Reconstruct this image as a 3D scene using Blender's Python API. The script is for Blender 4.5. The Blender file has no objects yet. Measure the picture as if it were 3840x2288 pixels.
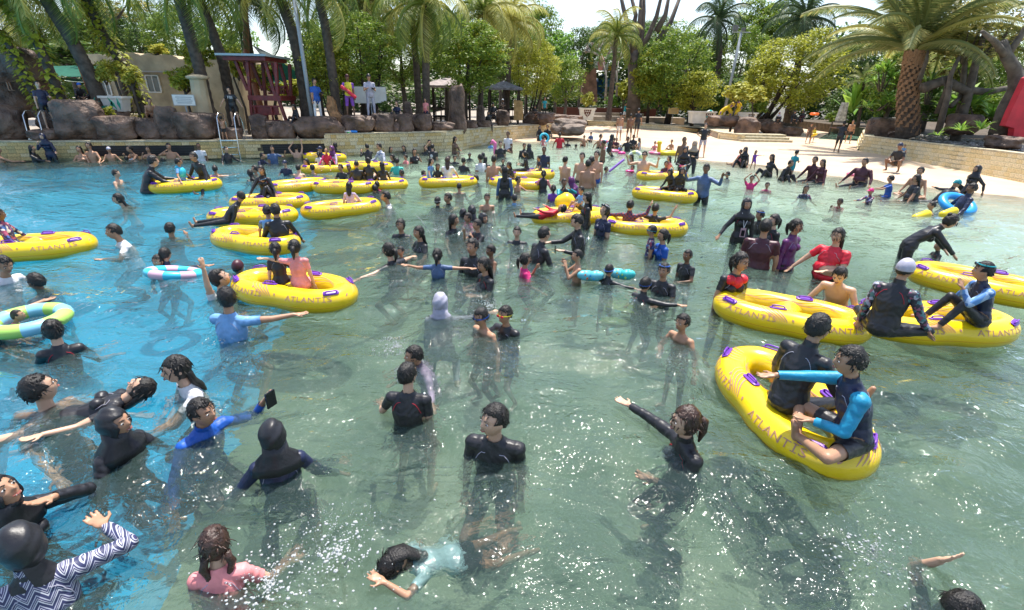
import bpy, bmesh, math, random
import numpy as np
from mathutils import Vector, Matrix, Euler, noise
random.seed(7); rng = np.random.default_rng(11)
S = bpy.context.scene; COL = S.collection
R = math.radians
# ------------------------------------------------------------------ camera
H = 2.9; TH = R(23.6); RO = R(1.1); FL = 1804.0
cf = np.array([0, math.cos(TH), -math.sin(TH)]); cu0 = np.array([0, math.sin(TH), math.cos(TH)]); cr0 = np.array([1.0, 0, 0])
cr = cr0*math.cos(RO)+cu0*math.sin(RO); cu = cu0*math.cos(RO)-cr0*math.sin(RO)
cd = bpy.data.cameras.new('camera'); cam = bpy.data.objects.new('camera', cd); COL.objects.link(cam)
cd.sensor_width = 36; cd.lens = 36*FL/3840; cd.clip_end = 2000; cd.clip_start = .05
m = Matrix.Identity(4)
for i in range(3):
    m[i][0] = cr[i]; m[i][1] = cu[i]; m[i][2] = -cf[i]
m[2][3] = H; cam.matrix_world = m; S.camera = cam
# ------------------------------------------------------------------ light
SUN_EL, SUN_AZ = 72, 18          # ahead of the camera, a little to the right
w = bpy.data.worlds.new('World'); S.world = w; w.use_nodes = True
nt = w.node_tree; nt.nodes.clear()
sky = nt.nodes.new('ShaderNodeTexSky'); sky.sky_type = 'NISHITA'; sky.sun_disc = False
sky.sun_elevation = R(SUN_EL); sky.sun_rotation = R(SUN_AZ); sky.air_density = 1.0; sky.dust_density = 1.2; sky.ozone_density = 1.0
hsv = nt.nodes.new('ShaderNodeHueSaturation'); hsv.inputs['Saturation'].default_value = .85
bg = nt.nodes.new('ShaderNodeBackground'); bg.inputs[1].default_value = .15
wo = nt.nodes.new('ShaderNodeOutputWorld')
nt.links.new(sky.outputs[0], hsv.inputs['Color']); nt.links.new(hsv.outputs[0], bg.inputs[0]); nt.links.new(bg.outputs[0], wo.inputs[0])
sl = bpy.data.lights.new('sun', 'SUN'); sl.energy = 4.1; sl.angle = R(.5); sl.color = (1, .95, .87)
so = bpy.data.objects.new('sun', sl); COL.objects.link(so)
d = Vector((math.sin(R(SUN_AZ))*math.cos(R(SUN_EL)), math.cos(R(SUN_AZ))*math.cos(R(SUN_EL)), math.sin(R(SUN_EL))))
so.rotation_euler = d.to_track_quat('Z', 'Y').to_euler(); so.location = (0, 0, 40)
S.view_settings.view_transform = 'Standard'; S.view_settings.look = 'None'; S.view_settings.exposure = 0.82; S.view_settings.gamma = 1
S.cycles.max_bounces = 8; S.cycles.transparent_max_bounces = 16; S.cycles.caustics_reflective = False; S.cycles.caustics_refractive = False
S.cycles.sample_clamp_indirect = 6
# ------------------------------------------------------------------ picture <-> ground
def ray(px, py):
    return cf + cr*((px-1920)/FL) - cu*((py-1144)/FL)
def G(px, py, z=0.0):                      # point of the ground seen at a place of the photograph
    d = ray(px, py); t = (z-H)/d[2]; return np.array([d[0]*t, d[1]*t, z])
def GY(px, py, Y):                         # the point at that place at distance Y
    d = ray(px, py); t = Y/d[1]; return np.array([d[0]*t, Y, H+d[2]*t])
def ZT(p, py):                             # height above p.xy that appears at row py
    a = cf*0 + np.array([p[0], p[1], -H]); k = (py-1144)/FL
    # -(a+z e)·cu = k (a+z e)·cf
    num = -(a@cu) - k*(a@cf); den = k*cf[2]+cu[2]
    return num/den
def PX(p):
    a = np.array(p, float)-np.array([0, 0, H]); z = a@cf
    return 1920+FL*(a@cr)/z, 1144-FL*(a@cu)/z, FL/z
V2 = 1/.6487
def GV(x, y, z=0.0): return G(x*V2, y*V2, z)
# ------------------------------------------------------------------ object helpers
def tag(o, label=None, cat=None, group=None, kind=None):
    if label: o['label'] = label
    if cat: o['category'] = cat
    if group: o['group'] = group
    if kind: o['kind'] = kind
    return o
def empty(name, loc=(0, 0, 0), rz=0, label=None, cat=None, group=None):
    o = bpy.data.objects.new(name, None); COL.objects.link(o); o.location = loc; o.rotation_euler = (0, 0, rz)
    o.empty_display_size = .1
    return tag(o, label, cat, group)
def link(name, me, parent=None, mats=None, smooth=None):
    o = bpy.data.objects.new(name, me); COL.objects.link(o)
    if parent is not None: o.parent = parent
    if mats is not None:
        for mm in (mats if isinstance(mats, (list, tuple)) else [mats]):
            if len(me.materials) < (len(mats) if isinstance(mats, (list, tuple)) else 1): me.materials.append(mm)
        if not isinstance(mats, (list, tuple)) and me.materials[0] is not mats:
            o.material_slots[0].link = 'OBJECT'; o.material_slots[0].material = mats
    if smooth is not None: me.polygons.foreach_set('use_smooth', [smooth]*len(me.polygons))
    return o
def mk(name, v, f, smooth=False, idx=None):
    me = bpy.data.meshes.new(name)
    if isinstance(f, np.ndarray):
        n, k = f.shape
        me.vertices.add(len(v)); me.vertices.foreach_set('co', np.asarray(v, np.float32).ravel())
        me.loops.add(n*k); me.loops.foreach_set('vertex_index', f.astype(np.int32).ravel())
        me.polygons.add(n); me.polygons.foreach_set('loop_start', np.arange(0, n*k, k, dtype=np.int32))
        me.polygons.foreach_set('loop_total', np.full(n, k, np.int32)); me.update(calc_edges=True)
    else:
        me.from_pydata([tuple(map(float, q)) for q in v], [], f); me.update()
    if smooth: me.polygons.foreach_set('use_smooth', np.ones(len(me.polygons), bool))
    if idx is not None: me.polygons.foreach_set('material_index', np.asarray(idx, np.int32))
    return me
class MB:
    'collects closed shapes, linked as one mesh'
    def __init__(s): s.v = []; s.f = []; s.n = 0
    def add(s, v, f):
        v = np.asarray(v, float); s.v.append(v); s.f += [tuple(i+s.n for i in q) for q in f]; s.n += len(v); return s
    def box(s, c, size, M=None):
        x, y, z = [q/2 for q in size]
        v = np.array([(-x,-y,-z),(x,-y,-z),(x,y,-z),(-x,y,-z),(-x,-y,z),(x,-y,z),(x,y,z),(-x,y,z)])
        if M is not None: v = v@np.array(M.to_3x3()).T
        return s.add(v+np.array(c), [(0,3,2,1),(4,5,6,7),(0,1,5,4),(1,2,6,5),(2,3,7,6),(3,0,4,7)])
    def cap(s, a, b, r1, r2=None, n=10, round=True):
        v, f = capsule(a, b, r1, r1 if r2 is None else r2, n, round); return s.add(v, f)
    def tube(s, pts, rs, n=8):
        v, f = tubemesh(pts, rs, n); return s.add(v, f)
    def ell(s, c, r, M=None, sub=2):
        v, f = ico(sub); v = v*np.array(r)
        if M is not None: v = v@np.array(M).T
        return s.add(v+np.array(c), f)
    def mesh(s, name, smooth=False): return mk(name, np.vstack(s.v), s.f, smooth)
    def build(s, name, mat, parent=None, smooth=False): return link(name, s.mesh(name, smooth), parent, mat)
_ico = {}
def ico(sub):
    if sub not in _ico:
        bm = bmesh.new(); bmesh.ops.create_icosphere(bm, subdivisions=sub, radius=1)
        v = np.array([q.co[:] for q in bm.verts]); f = [tuple(x.index for x in q.verts) for q in bm.faces]; bm.free(); _ico[sub] = (v, f)
    return _ico[sub]
def frame(d):
    d = np.asarray(d, float); d = d/(np.linalg.norm(d)+1e-9); a = np.array([0, 0, 1.]) if abs(d[2]) < .9 else np.array([1., 0, 0])
    x = np.cross(a, d); x /= np.linalg.norm(x); y = np.cross(d, x); return x, y, d
def rings(cs, xs, ys, rx, ry, n, close=True):
    t = np.arange(n)*2*math.pi/n; v = []
    for c, x, y, a, b in zip(cs, xs, ys, rx, ry): v.append(c+np.outer(np.cos(t)*a, x)+np.outer(np.sin(t)*b, y))
    v = np.vstack(v); f = []; k = len(cs)
    for i in range(k-1):
        for j in range(n):
            j2 = (j+1) % n; f.append((i*n+j, i*n+j2, (i+1)*n+j2, (i+1)*n+j))
    if close: f.append(tuple(range(n-1, -1, -1))); f.append(tuple((k-1)*n+j for j in range(n)))
    return v, f
def capsule(a, b, r1, r2, n=10, round=True):
    a = np.asarray(a, float); b = np.asarray(b, float); L = np.linalg.norm(b-a); x, y, d = frame(b-a if L > 1e-6 else (0, 0, 1))
    if not round: return rings([a, b], [x, x], [y, y], [r1, r2], [r1, r2], n)
    c, r = [], []
    for k in (-80, -50, -22, 0): k = R(k); c.append(a+d*r1*math.sin(k)); r.append(r1*math.cos(k))
    for k in (0, 22, 50, 80): k = R(k); c.append(b+d*r2*math.sin(k)); r.append(r2*math.cos(k))
    m = len(c); return rings(c, [x]*m, [y]*m, r, r, n)
def tubemesh(pts, rs, n=8, flat=1.0, side=None):
    pts = [np.asarray(p, float) for p in pts]; m = len(pts)
    if np.isscalar(rs): rs = [rs]*m
    xs, ys = [], []; px = None
    for i in range(m):
        d = pts[min(i+1, m-1)]-pts[max(i-1, 0)]; d = d/(np.linalg.norm(d)+1e-9)
        if side is not None: x = np.asarray(side, float)
        elif px is None: x = frame(d)[0]
        else: x = px
        x = x-d*(x@d); x /= (np.linalg.norm(x)+1e-9); px = x; xs.append(x); ys.append(np.cross(d, x))
    return rings(pts, xs, ys, rs, [r*flat for r in rs], n)
def nz(p, s=1.0, o=0.0):
    return noise.noise(Vector((p[0]*s+o, p[1]*s-o, p[2]*s+o*.5)))
# ------------------------------------------------------------------ materials
MATS = {}
def mat(name, col, rough=.6, var=0, vs=4.0, bump=0, bs=20.0, spec=.5, metal=0, col2=None, tr=0, sub=0, coat=0, bd=.02):
    if name in MATS: return MATS[name]
    m = bpy.data.materials.new(name); m.use_nodes = True; n = m.node_tree; b = n.nodes['Principled BSDF']
    b.inputs['Roughness'].default_value = rough; b.inputs['Metallic'].default_value = metal; b.inputs['Specular IOR Level'].default_value = spec
    b.inputs['Coat Weight'].default_value = coat
    c = tuple(col)+(1,); b.inputs['Base Color'].default_value = c
    if sub: b.inputs['Subsurface Weight'].default_value = sub; b.inputs['Subsurface Radius'].default_value = (.02, .008, .004)
    if var or col2:
        tc = n.nodes.new('ShaderNodeTexCoord'); no = n.nodes.new('ShaderNodeTexNoise'); no.inputs['Scale'].default_value = vs; no.inputs['Detail'].default_value = 6
        n.links.new(tc.outputs['Object'], no.inputs['Vector'])
        rp = n.nodes.new('ShaderNodeValToRGB'); rp.color_ramp.elements[0].position = .35; rp.color_ramp.elements[1].position = .65
        c1 = c; c2 = tuple(col2)+(1,) if col2 else tuple(min(1, q*(1+var)) for q in col)+(1,)
        if not col2: c1 = tuple(q*(1-var) for q in col)+(1,)
        rp.color_ramp.elements[0].color = c1; rp.color_ramp.elements[1].color = c2
        n.links.new(no.outputs[0], rp.inputs[0]); n.links.new(rp.outputs[0], b.inputs['Base Color'])
    if bump:
        tc = n.nodes.new('ShaderNodeTexCoord'); no = n.nodes.new('ShaderNodeTexNoise'); no.inputs['Scale'].default_value = bs; no.inputs['Detail'].default_value = 5
        n.links.new(tc.outputs['Object'], no.inputs['Vector'])
        bu = n.nodes.new('ShaderNodeBump'); bu.inputs['Strength'].default_value = bump; bu.inputs['Distance'].default_value = bd
        n.links.new(no.outputs[0], bu.inputs['Height']); n.links.new(bu.outputs[0], b.inputs['Normal'])
    if tr:
        # thin leaf: part of the light goes through
        t = n.nodes.new('ShaderNodeBsdfTranslucent'); mx = n.nodes.new('ShaderNodeMixShader'); mx.inputs[0].default_value = tr
        if var or col2: n.links.new(rp.outputs[0], t.inputs[0])
        else: t.inputs[0].default_value = c
        o = n.nodes['Material Output']; n.links.new(b.outputs[0], mx.inputs[1]); n.links.new(t.outputs[0], mx.inputs[2]); n.links.new(mx.outputs[0], o.inputs[0])
    MATS[name] = m; return m
def nodes(m): return m.node_tree, m.node_tree.nodes['Principled BSDF']
# ================================================================== ground, pool, water
WL = np.array([GV(x, y)[:2] for x, y in [(1262,345),(1330,345),(1420,340),(1500,347),(1600,364),(1700,392),(1800,402),(1900,412),(2000,425),(2100,438),(2200,450),(2350,468),(2491,483)]])
def shore(x): return np.interp(x, WL[:, 0], WL[:, 1], left=WL[0, 1]+0, right=WL[-1, 1])
def terrain(x, y):
    x = np.asarray(x, float); y = np.asarray(y, float)
    d = (shore(x)-y)*.78; d = d + np.where(x < WL[0, 0], np.abs(x-WL[0, 0])*.35, 0)
    z = np.where(d > 0, -np.minimum(1.08, .02+.03*np.minimum(d, 4)+.075*np.maximum(d-4, 0)), np.minimum(.16, -d*.012))
    return z
def T(px, py, dz=0):                      # point of the bed or beach
    z = 0.
    for _ in range(6):
        p = G(px, py, z+dz); z = float(max(terrain(p[0], p[1]), -5))
    return p
xs = np.unique(np.concatenate([np.linspace(-30, 30, 200), [-400, -200, -100, -60, 60, 100, 200, 400]]))
ys = np.unique(np.concatenate([np.linspace(-4, 50, 200), [-30, 70, 100, 200, 500]]))
X, Y = np.meshgrid(xs, ys); Z = terrain(X, Y)
Z = np.where((X < -32) | (X > 32) | (Y < -5) | (Y > 52), np.minimum(Z, .16), Z)
v = np.stack([X.ravel(), Y.ravel(), Z.ravel()], 1); nx = len(xs); ny = len(ys)
I = np.arange(nx*ny).reshape(ny, nx); f = np.stack([I[:-1,:-1].ravel(), I[:-1,1:].ravel(), I[1:,1:].ravel(), I[1:,:-1].ravel()], 1)
# painted pool bed: blue on the left, grey green elsewhere, cream beach
g = bpy.data.materials.new('pool_floor'); g.use_nodes = True; n, b = nodes(g); L = n.links; N = n.nodes.new
geo = N('ShaderNodeNewGeometry'); sep = N('ShaderNodeSeparateXYZ'); L.new(geo.outputs['Position'], sep.inputs[0])
def math_(op, a, bb=None, c=None):
    q = N('ShaderNodeMath'); q.operation = op
    for i, k in enumerate((a, bb, c)):
        if k is None: continue
        if isinstance(k, (int, float)): q.inputs[i].default_value = k
        else: L.new(k, q.inputs[i])
    return q.outputs[0]
def noisen(scale, detail=5, vec=None, dist=0):
    q = N('ShaderNodeTexNoise'); q.inputs['Scale'].default_value = scale; q.inputs['Detail'].default_value = detail; q.inputs['Distortion'].default_value = dist
    L.new(vec or geo.outputs['Position'], q.inputs['Vector']); return q.outputs[0]
def ramp(inp, stops):
    q = N('ShaderNodeValToRGB'); e = q.color_ramp.elements
    while len(e) < len(stops): e.new(.5)
    for k, (p, c) in zip(e, stops): k.position = p; k.color = tuple(c)+(1,)
    L.new(inp, q.inputs[0]); return q.outputs[0]
def mixc(f_, a, bb, typ='MIX'):
    q = N('ShaderNodeMix'); q.data_type = 'RGBA'; q.blend_type = typ
    for k, i in ((f_, 0), (a, 6), (bb, 7)):
        if isinstance(k, (int, float)): q.inputs[i].default_value = k
        elif isinstance(k, tuple): q.inputs[i].default_value = k+(1,) if len(k) == 3 else k
        else: L.new(k, q.inputs[i])
    return q.outputs[2]
# edge of the blue paint: a bent line, world x as a function of y
BE = [GV(x, y, -1.0) for x, y in [(395,1440),(470,1200),(600,1000),(640,900),(740,640),(800,500),(850,440),(900,395)]]
cur = N('ShaderNodeFloatCurve'); cm = cur.mapping; cp = cm.curves[0].points
pts = sorted([(p[1]/40, (p[0]+15)/30) for p in BE])
cp[0].location = (0, pts[0][1]+.0); cp[1].location = (1, pts[-1][1])
for p in pts: cp.new(*p)
cm.update(); L.new(math_('DIVIDE', sep.outputs[1], 40), cur.inputs['Value'])
edge = math_('SUBTRACT', math_('MULTIPLY', cur.outputs[0], 30), 15)
dd = math_('ADD', math_('SUBTRACT', sep.outputs[0], edge), math_('MULTIPLY', math_('SUBTRACT', noisen(2.2, 3), .5), .7))
blue = math_('MULTIPLY', math_('LESS_THAN', dd, 0), math_('LESS_THAN', sep.outputs[2], -.3))
grn = ramp(noisen(.9, 6), [(.35, (.12, .165, .11)), (.5, (.18, .235, .155)), (.7, (.33, .36, .25))])
bl = ramp(noisen(1.2, 5), [(.3, (.008, .44, .88)), (.7, (.02, .54, .97))])
deep = mixc(blue, grn, bl)
sand = ramp(noisen(.55, 7), [(.3, (.54, .39, .26)), (.55, (.63, .47, .32)), (.75, (.70, .55, .40))])
sand2 = mixc(math_('MULTIPLY', noisen(60, 2), .35), sand, (.5, .40, .30))
shal = ramp(noisen(1.3, 5), [(.3, (.74, .84, .66)), (.7, (.88, .95, .76))])
fz = N('ShaderNodeMapRange'); L.new(sep.outputs[2], fz.inputs[0]); fz.inputs[1].default_value = -1.03; fz.inputs[2].default_value = -.74
fz2 = N('ShaderNodeMapRange'); L.new(sep.outputs[2], fz2.inputs[0]); fz2.inputs[1].default_value = -.10; fz2.inputs[2].default_value = .0
mr = N('ShaderNodeMapRange'); L.new(noisen(.22, 4), mr.inputs[0]); mr.inputs[1].default_value = .57; mr.inputs[2].default_value = .68
deep = mixc(math_('MULTIPLY', math_('SUBTRACT', 1, blue), mr.outputs[0]), deep, (.44, .54, .43))
far = math_('GREATER_THAN', sep.outputs[1], 55.5); earth = ramp(noisen(.8, 5), [(.3, (.05, .05, .025)), (.7, (.12, .10, .06))])
L.new(mixc(far, mixc(fz2.outputs[0], mixc(fz.outputs[0], deep, shal), sand2), earth), b.inputs['Base Color']); b.inputs['Roughness'].default_value = .7
bu = N('ShaderNodeBump'); bu.inputs['Strength'].default_value = .25; bu.inputs['Distance'].default_value = .02; L.new(noisen(30), bu.inputs['Height']); L.new(bu.outputs[0], b.inputs['Normal'])
tag(link('ground', mk('ground', v, f, True), None, g), 'painted wave pool bed rising into a cream beach', None, None, 'structure')
# ---- water: perspective-dense grid with real waves, closed below
R_ = []; y_ = -3.0
while y_ < 46: R_.append(y_); y_ += .055 + max(0, y_)*.0085
ysw = np.array(R_); nxw = 330; uu = np.linspace(-1, 1, nxw)
Xw = np.outer(6+np.maximum(ysw, 0)*1.05, uu); Yw = np.repeat(ysw[:, None], nxw, 1)
Zw = np.zeros_like(Xw)
wr = np.random.default_rng(5)
depth = np.clip(-terrain(Xw, Yw), 0, 1.3)
for k in range(44):
    lam = .22*1.095**k*wr.uniform(.85, 1.15); a = wr.normal(0, .75)+1.35; kx, ky = math.cos(a)*2*math.pi/lam, math.sin(a)*2*math.pi/lam
    amp = .0095*lam**.7*(1 if lam < 3 else .5); cell = .055+np.maximum(Yw, 0)*.0085
    fade = np.clip(lam/(cell*2.6)-1, 0, 1)
    ph = wr.uniform(0, 6.28); warp = .9*np.sin(Xw*.7+Yw*.4+ph)+.6*np.sin(Yw*1.3-Xw*.5+2*ph)
    Zw += amp*fade*np.sin(kx*Xw+ky*Yw+ph+warp)
Zw *= np.clip(depth*2.2, .08, 1)
Zw += .02*np.clip(depth*4, 0, 1)*np.exp(-((shore(Xw)-Yw-7.5-.6*np.sin(Xw*.6))/.8)**2)
v = np.stack([Xw.ravel(), Yw.ravel(), Zw.ravel()], 1); k = len(ysw)
I = np.arange(k*nxw).reshape(k, nxw); f = np.stack([I[:-1,:-1].ravel(), I[:-1,1:].ravel(), I[1:,1:].ravel(), I[1:,:-1].ravel()], 1)
# skirt and bottom
rim = np.concatenate([I[0, :], I[1:, -1], I[-1, -2::-1], I[-2:0:-1, 0]]); nb = len(v)
low = v[rim].copy(); low[:, 2] = -3; v = np.vstack([v, low, [[0, 18, -3]]]); m_ = len(rim)
side = [(rim[i], nb+i, nb+(i+1) % m_, rim[(i+1) % m_]) for i in range(m_)]
me = bpy.data.meshes.new('water'); fl = [tuple(q) for q in f.tolist()]+[tuple(int(z) for z in q) for q in side]+[(nb+m_, nb+(i+1) % m_, nb+i) for i in range(m_)]
me.from_pydata(v.tolist(), [], fl); me.update(); me.polygons.foreach_set('use_smooth', [True]*len(f)+[False]*(len(fl)-len(f)))
wm = bpy.data.materials.new('pool_water'); wm.use_nodes = True; n = wm.node_tree; n.nodes.clear(); N = n.nodes.new; L = n.links
geo = N('ShaderNodeNewGeometry')
out = N('ShaderNodeOutputMaterial'); fr = N('ShaderNodeFresnel'); fr.inputs[0].default_value = 1.33
gl = N('ShaderNodeBsdfGlossy'); gl.inputs['Roughness'].default_value = .045; gl.inputs[0].default_value = (1, 1, 1, 1)
tr = N('ShaderNodeBsdfTransparent'); tr.inputs[0].default_value = (.97, 1, .99, 1)
rf = N('ShaderNodeBsdfRefraction'); rf.inputs['IOR'].default_value = 1.33; rf.inputs['Roughness'].default_value = .0; rf.inputs[0].default_value = (.97, 1, .99, 1)
df = N('ShaderNodeBsdfDiffuse'); df.inputs[0].default_value = (.12, .20, .185, 1)
m1 = N('ShaderNodeMixShader'); m1.inputs[0].default_value = .5; L.new(tr.outputs[0], m1.inputs[1]); L.new(rf.outputs[0], m1.inputs[2])
m2 = N('ShaderNodeMixShader'); m2.inputs[0].default_value = .16; L.new(m1.outputs[0], m2.inputs[1]); L.new(df.outputs[0], m2.inputs[2])
m3 = N('ShaderNodeMixShader'); L.new(fr.outputs[0], m3.inputs[0]); L.new(m2.outputs[0], m3.inputs[1]); L.new(gl.outputs[0], m3.inputs[2])
n1 = noisen(7, 3, None, .6); n2 = noisen(19, 2, None, .4); vm = N('ShaderNodeMapping'); vm.inputs['Scale'].default_value = (.55, 1.25, 1); vm.inputs['Rotation'].default_value = (0, 0, .25); L.new(geo.outputs['Position'], vm.inputs['Vector']); n0 = noisen(2.3, 3, vm.outputs[0], .9); hh = math_('ADD', math_('ADD', n1, math_('MULTIPLY', n2, .35)), math_('MULTIPLY', n0, 2.6))
bu = N('ShaderNodeBump'); bu.inputs['Strength'].default_value = .9; bu.inputs['Distance'].default_value = .045; L.new(hh, bu.inputs['Height'])
for q in (fr, gl, rf): L.new(bu.outputs[0], q.inputs['Normal'])
va = N('ShaderNodeVolumeAbsorption'); va.inputs[0].default_value = (.52, .86, .74, 1); va.inputs[1].default_value = .2
L.new(m3.outputs[0], out.inputs[0]); L.new(va.outputs[0], out.inputs[1])
tag(link('water', me, None, wm), 'rippled clear pool water', None, None, 'structure')
# ================================================================== pool walls, decks, rocks
CR = {'V': (0, 0, .6487), 'T0': (0, 0, 2.1198), 'T1': (960, 0, 2.1198), 'T2': (1920, 0, 2.1198), 'T3': (2880, 0, 2.1198),
      'M0': (0, 540, 2.1198), 'M1': (960, 540, 2.1198), 'M2': (1920, 540, 2.1198), 'M3': (2880, 540, 2.1198),
      'B0': (0, 1100, 1.2492), 'B1': (1280, 1100, 1.2492), 'B2': (2560, 900, 1.0695),
      'D1': (800, 460, 3.892), 'D2': (1440, 460, 3.892), 'D3': (2000, 440, 3.892),
      'E1': (800, 160, 4.6375), 'E2': (0, 160, 3.711), 'E3': (1560, 280, 3.892), 'E4': (2140, 200, 3.278)}
def K(c, x, y):
    a, b, s = CR[c]; return a+x/s, b+y/s
stone = [mat('yellow_stone_%s' % a, c, .75, .3, 6, .5, 25, .3) for a, c in (('pale', (.74,.60,.34)), ('ochre', (.68,.50,.22)), ('olive', (.56,.45,.21)), ('sand', (.78,.66,.43)))]
grout = mat('stone_grout', (.16,.13,.08), .9, .3, 5); copem = mat('coping_stone', (.50,.44,.30), .7, .25, 5, .4, 15)
deckm = mat('deck_paving', (.36,.30,.24), .8, .3, 1.2, .3, 8)
rockm = mat('brown_rock', (.055,.034,.026), .6, 0, 1.6, 1.0, 3.5, .5, col2=(.22,.14,.10), bd=.16)
rockl = mat('tan_rock', (.13,.095,.075), .7, 0, 1.4, 1.0, 3.5, .5, col2=(.30,.23,.18), bd=.14)
darkm = mat('dark_recess', (.012,.012,.013), .6); steel = mat('steel', (.62,.63,.65), .25, metal=1)
_tile = None
def wall(name, pts, th, rows, length, label, skip=(), lean=0, cope=.06, nmax=300, mats=(0, 1, 2, 3)):
    'pts: (x, y, ztop); front face towards the pool (to the right of the walking direction)'
    global _tile
    P = [np.array(p, float) for p in pts]; rt = empty(name, (0, 0, 0), 0, label, 'wall')
    cum = [0]
    for a, b in zip(P, P[1:]): cum.append(cum[-1]+np.linalg.norm((b-a)[:2]))
    def at(s):
        s = min(max(s, 0), cum[-1]-1e-6); i = max(j for j in range(len(cum)-1) if cum[j] <= s); a, b = P[i], P[i+1]; k = (s-cum[i])/(cum[i+1]-cum[i])
        d = (b-a)[:2]/np.linalg.norm((b-a)[:2]); return a+(b-a)*k, np.array([d[0], d[1], 0]), np.array([d[1], -d[0], 0])
    # core and coping as lofts
    for nm, z0f, z1f, o0, o1, mm in (('wall_core', lambda z: -1.5, lambda z: z-cope, .0, th, grout), ('coping', lambda z: z-cope, lambda z: z, -.09, th+.03, copem)):
        v, f = [], []; n = max(2, int(cum[-1]/.9))
        for i in range(n+1):
            p, d, q = at(cum[-1]*i/n)
            j = (rng.random()-.5)*.012 if nm == 'coping' else 0
            ln = lean*0 if nm == 'coping' else lean
            for off, z in ((o0+j, z0f(p[2])), (o1, z0f(p[2])), (o1, z1f(p[2])+j), (o0+j, z1f(p[2])+j)):
                v.append(p*[1, 1, 0]+q*(-off)+[0, 0, z]+q*(lean*(p[2]-z) if off == o0+j and nm != 'coping' else 0))
        for i in range(n):
            for k in range(4):
                a, b = i*4+k, i*4+(k+1) % 4; f.append((a, b, b+4, a+4))
        f.append((3, 2, 1, 0)); f.append(tuple(n*4+k for k in range(4)))
        link(nm, mk(nm, v, f), rt, mm)
    if _tile is None:
        b = bmesh.new(); bmesh.ops.create_cube(b, size=1); bmesh.ops.bevel(b, geom=b.edges[:], offset=.03, segments=1, affect='EDGES')
        _tile = bpy.data.meshes.new('tile'); b.to_mesh(_tile); b.free(); _tile.materials.append(stone[0])
    zt = max(p[2] for p in P); rowh = (zt+.02-cope)/rows; cand = []
    for r in range(rows):
        s = (rng.random()*.4-.4)*length
        while s < cum[-1]-.05:
            l = length*rng.uniform(.65, 1.35); c = s+l/2
            if 0 < c < cum[-1]:
                p, d, q = at(c); ztop = p[2]-cope; z = ztop-(r+.5)*rowh
                if not any(a < c < b and z0 < z < z1 for a, b, z0, z1 in skip):
                    cand.append((p, d, q, z, l-.012, rowh-.012, ztop))
            s += l
    rest = MB(); cand.sort(key=lambda t: t[0][0]**2+t[0][1]**2)
    for i, (p, d, q, z, l, h, zt_) in enumerate(cand):
        o = rng.uniform(.0, .012); c = p*[1, 1, 0]+q*(.012+o+lean*(p[2]-z))+[0, 0, z]
        M = Matrix(((d[0], -q[0], 0), (d[1], -q[1], 0), (0, 0, 1)))
        if i < nmax:
            t = bpy.data.objects.new('tile', _tile); COL.objects.link(t); t.parent = rt
            m4 = M.to_4x4(); t.matrix_world = Matrix.Translation(Vector(c))@m4@Matrix.Diagonal((l, .06, h, 1))
            t.material_slots[0].link = 'OBJECT'; t.material_slots[0].material = stone[mats[int(rng.integers(0, len(mats)))]]
        else: rest.box(c, (l, .06, h), M)
    if rest.n: tag(rest.build('stone_courses', stone[mats[0]], rt), kind='stuff')
    return at, cum[-1]
def wp(x, yb, yt):
    p = GV(x, yb); return (p[0], p[1], ZT(p, yt*V2))
LW = [wp(-160, 394.5, 344), wp(0, 390, 341.5), wp(200, 388.5, 341), wp(450, 386, 340), wp(797, 379, 337.5)]
HW = [wp(797, 379, 324), wp(900, 376, 323), wp(1000, 372.5, 319.5), wp(1084, 369, 315.5), wp(1117, 365.5, 313.4), wp(1184, 350, 309), wp(1242, 341, 304.5), wp(1301, 333, 300), wp(1348, 327, 296.5)]
for L_ in (LW, HW):
    z = [p[2] for p in L_]
    for i, p in enumerate(L_): L_[i] = (p[0], p[1], .78 if L_ is LW else float(np.interp(i, [0, 4, 8], [1.03, 1.06, .82])))
def sX(W, x):                       # length along a wall at a picture column
    c = 0
    for a, b in zip(W, W[1:]):
        pa, pb = PX((a[0], a[1], 0))[0]*.6487, PX((b[0], b[1], 0))[0]*.6487; l = math.dist(a[:2], b[:2])
        if pa <= x <= pb: return c+l*(x-pa)/(pb-pa)
        c += l
    return c
vents = [(220, 477), (795, 1520*0+795)]
v1 = (sX(LW, 222), sX(LW, 476)); v2 = (sX(LW, 636), sX(LW, 793))
at1, l1 = wall('pool_wall', LW, .4, 5, .40, 'low yellow stone wall under the dark boulders with two black openings', skip=[(v1[0]-.1, v1[1]+.1, .12, .62), (v2[0]-.1, v2[1]+.1, .12, .62)], mats=(1, 2, 1, 0))
at2, l2 = wall('pool_wall', HW, .4, 6, .38, 'higher curved stone wall between the deep pool and the planted deck', mats=(0, 1, 3, 0))
for (a, b), lab in ((v1, 'long black grille opening in the low wall behind the shirtless bathers'), (v2, 'black grille opening in the low wall beside the higher curved wall')):
    rt = empty('wall_vent', (0, 0, 0), 0, lab, 'vent'); mb = MB(); fr_ = MB()
    n = 6
    for i in range(n):
        s0, s1 = a+(b-a)*i/n, a+(b-a)*(i+1)/n; p, d, q = at1((s0+s1)/2); M = Matrix(((d[0], -q[0], 0), (d[1], -q[1], 0), (0, 0, 1)))
        mb.box(p*[1, 1, 0]+q*.012+[0, 0, .37], (s1-s0+.01, .02, .46), M)
    mb.build('back_panel', darkm, rt)
    for k in range(5):
        z = .17+k*.1; p, d, q = at1((a+b)/2); M = Matrix(((d[0], -q[0], 0), (d[1], -q[1], 0), (0, 0, 1)))
        link('slat', MB().box(p*[1, 1, 0]+q*.035+[0, 0, z], (b-a, .012, .018), M).mesh('slat'), rt, mat('black_slat', (.03, .03, .035), .4))
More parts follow.
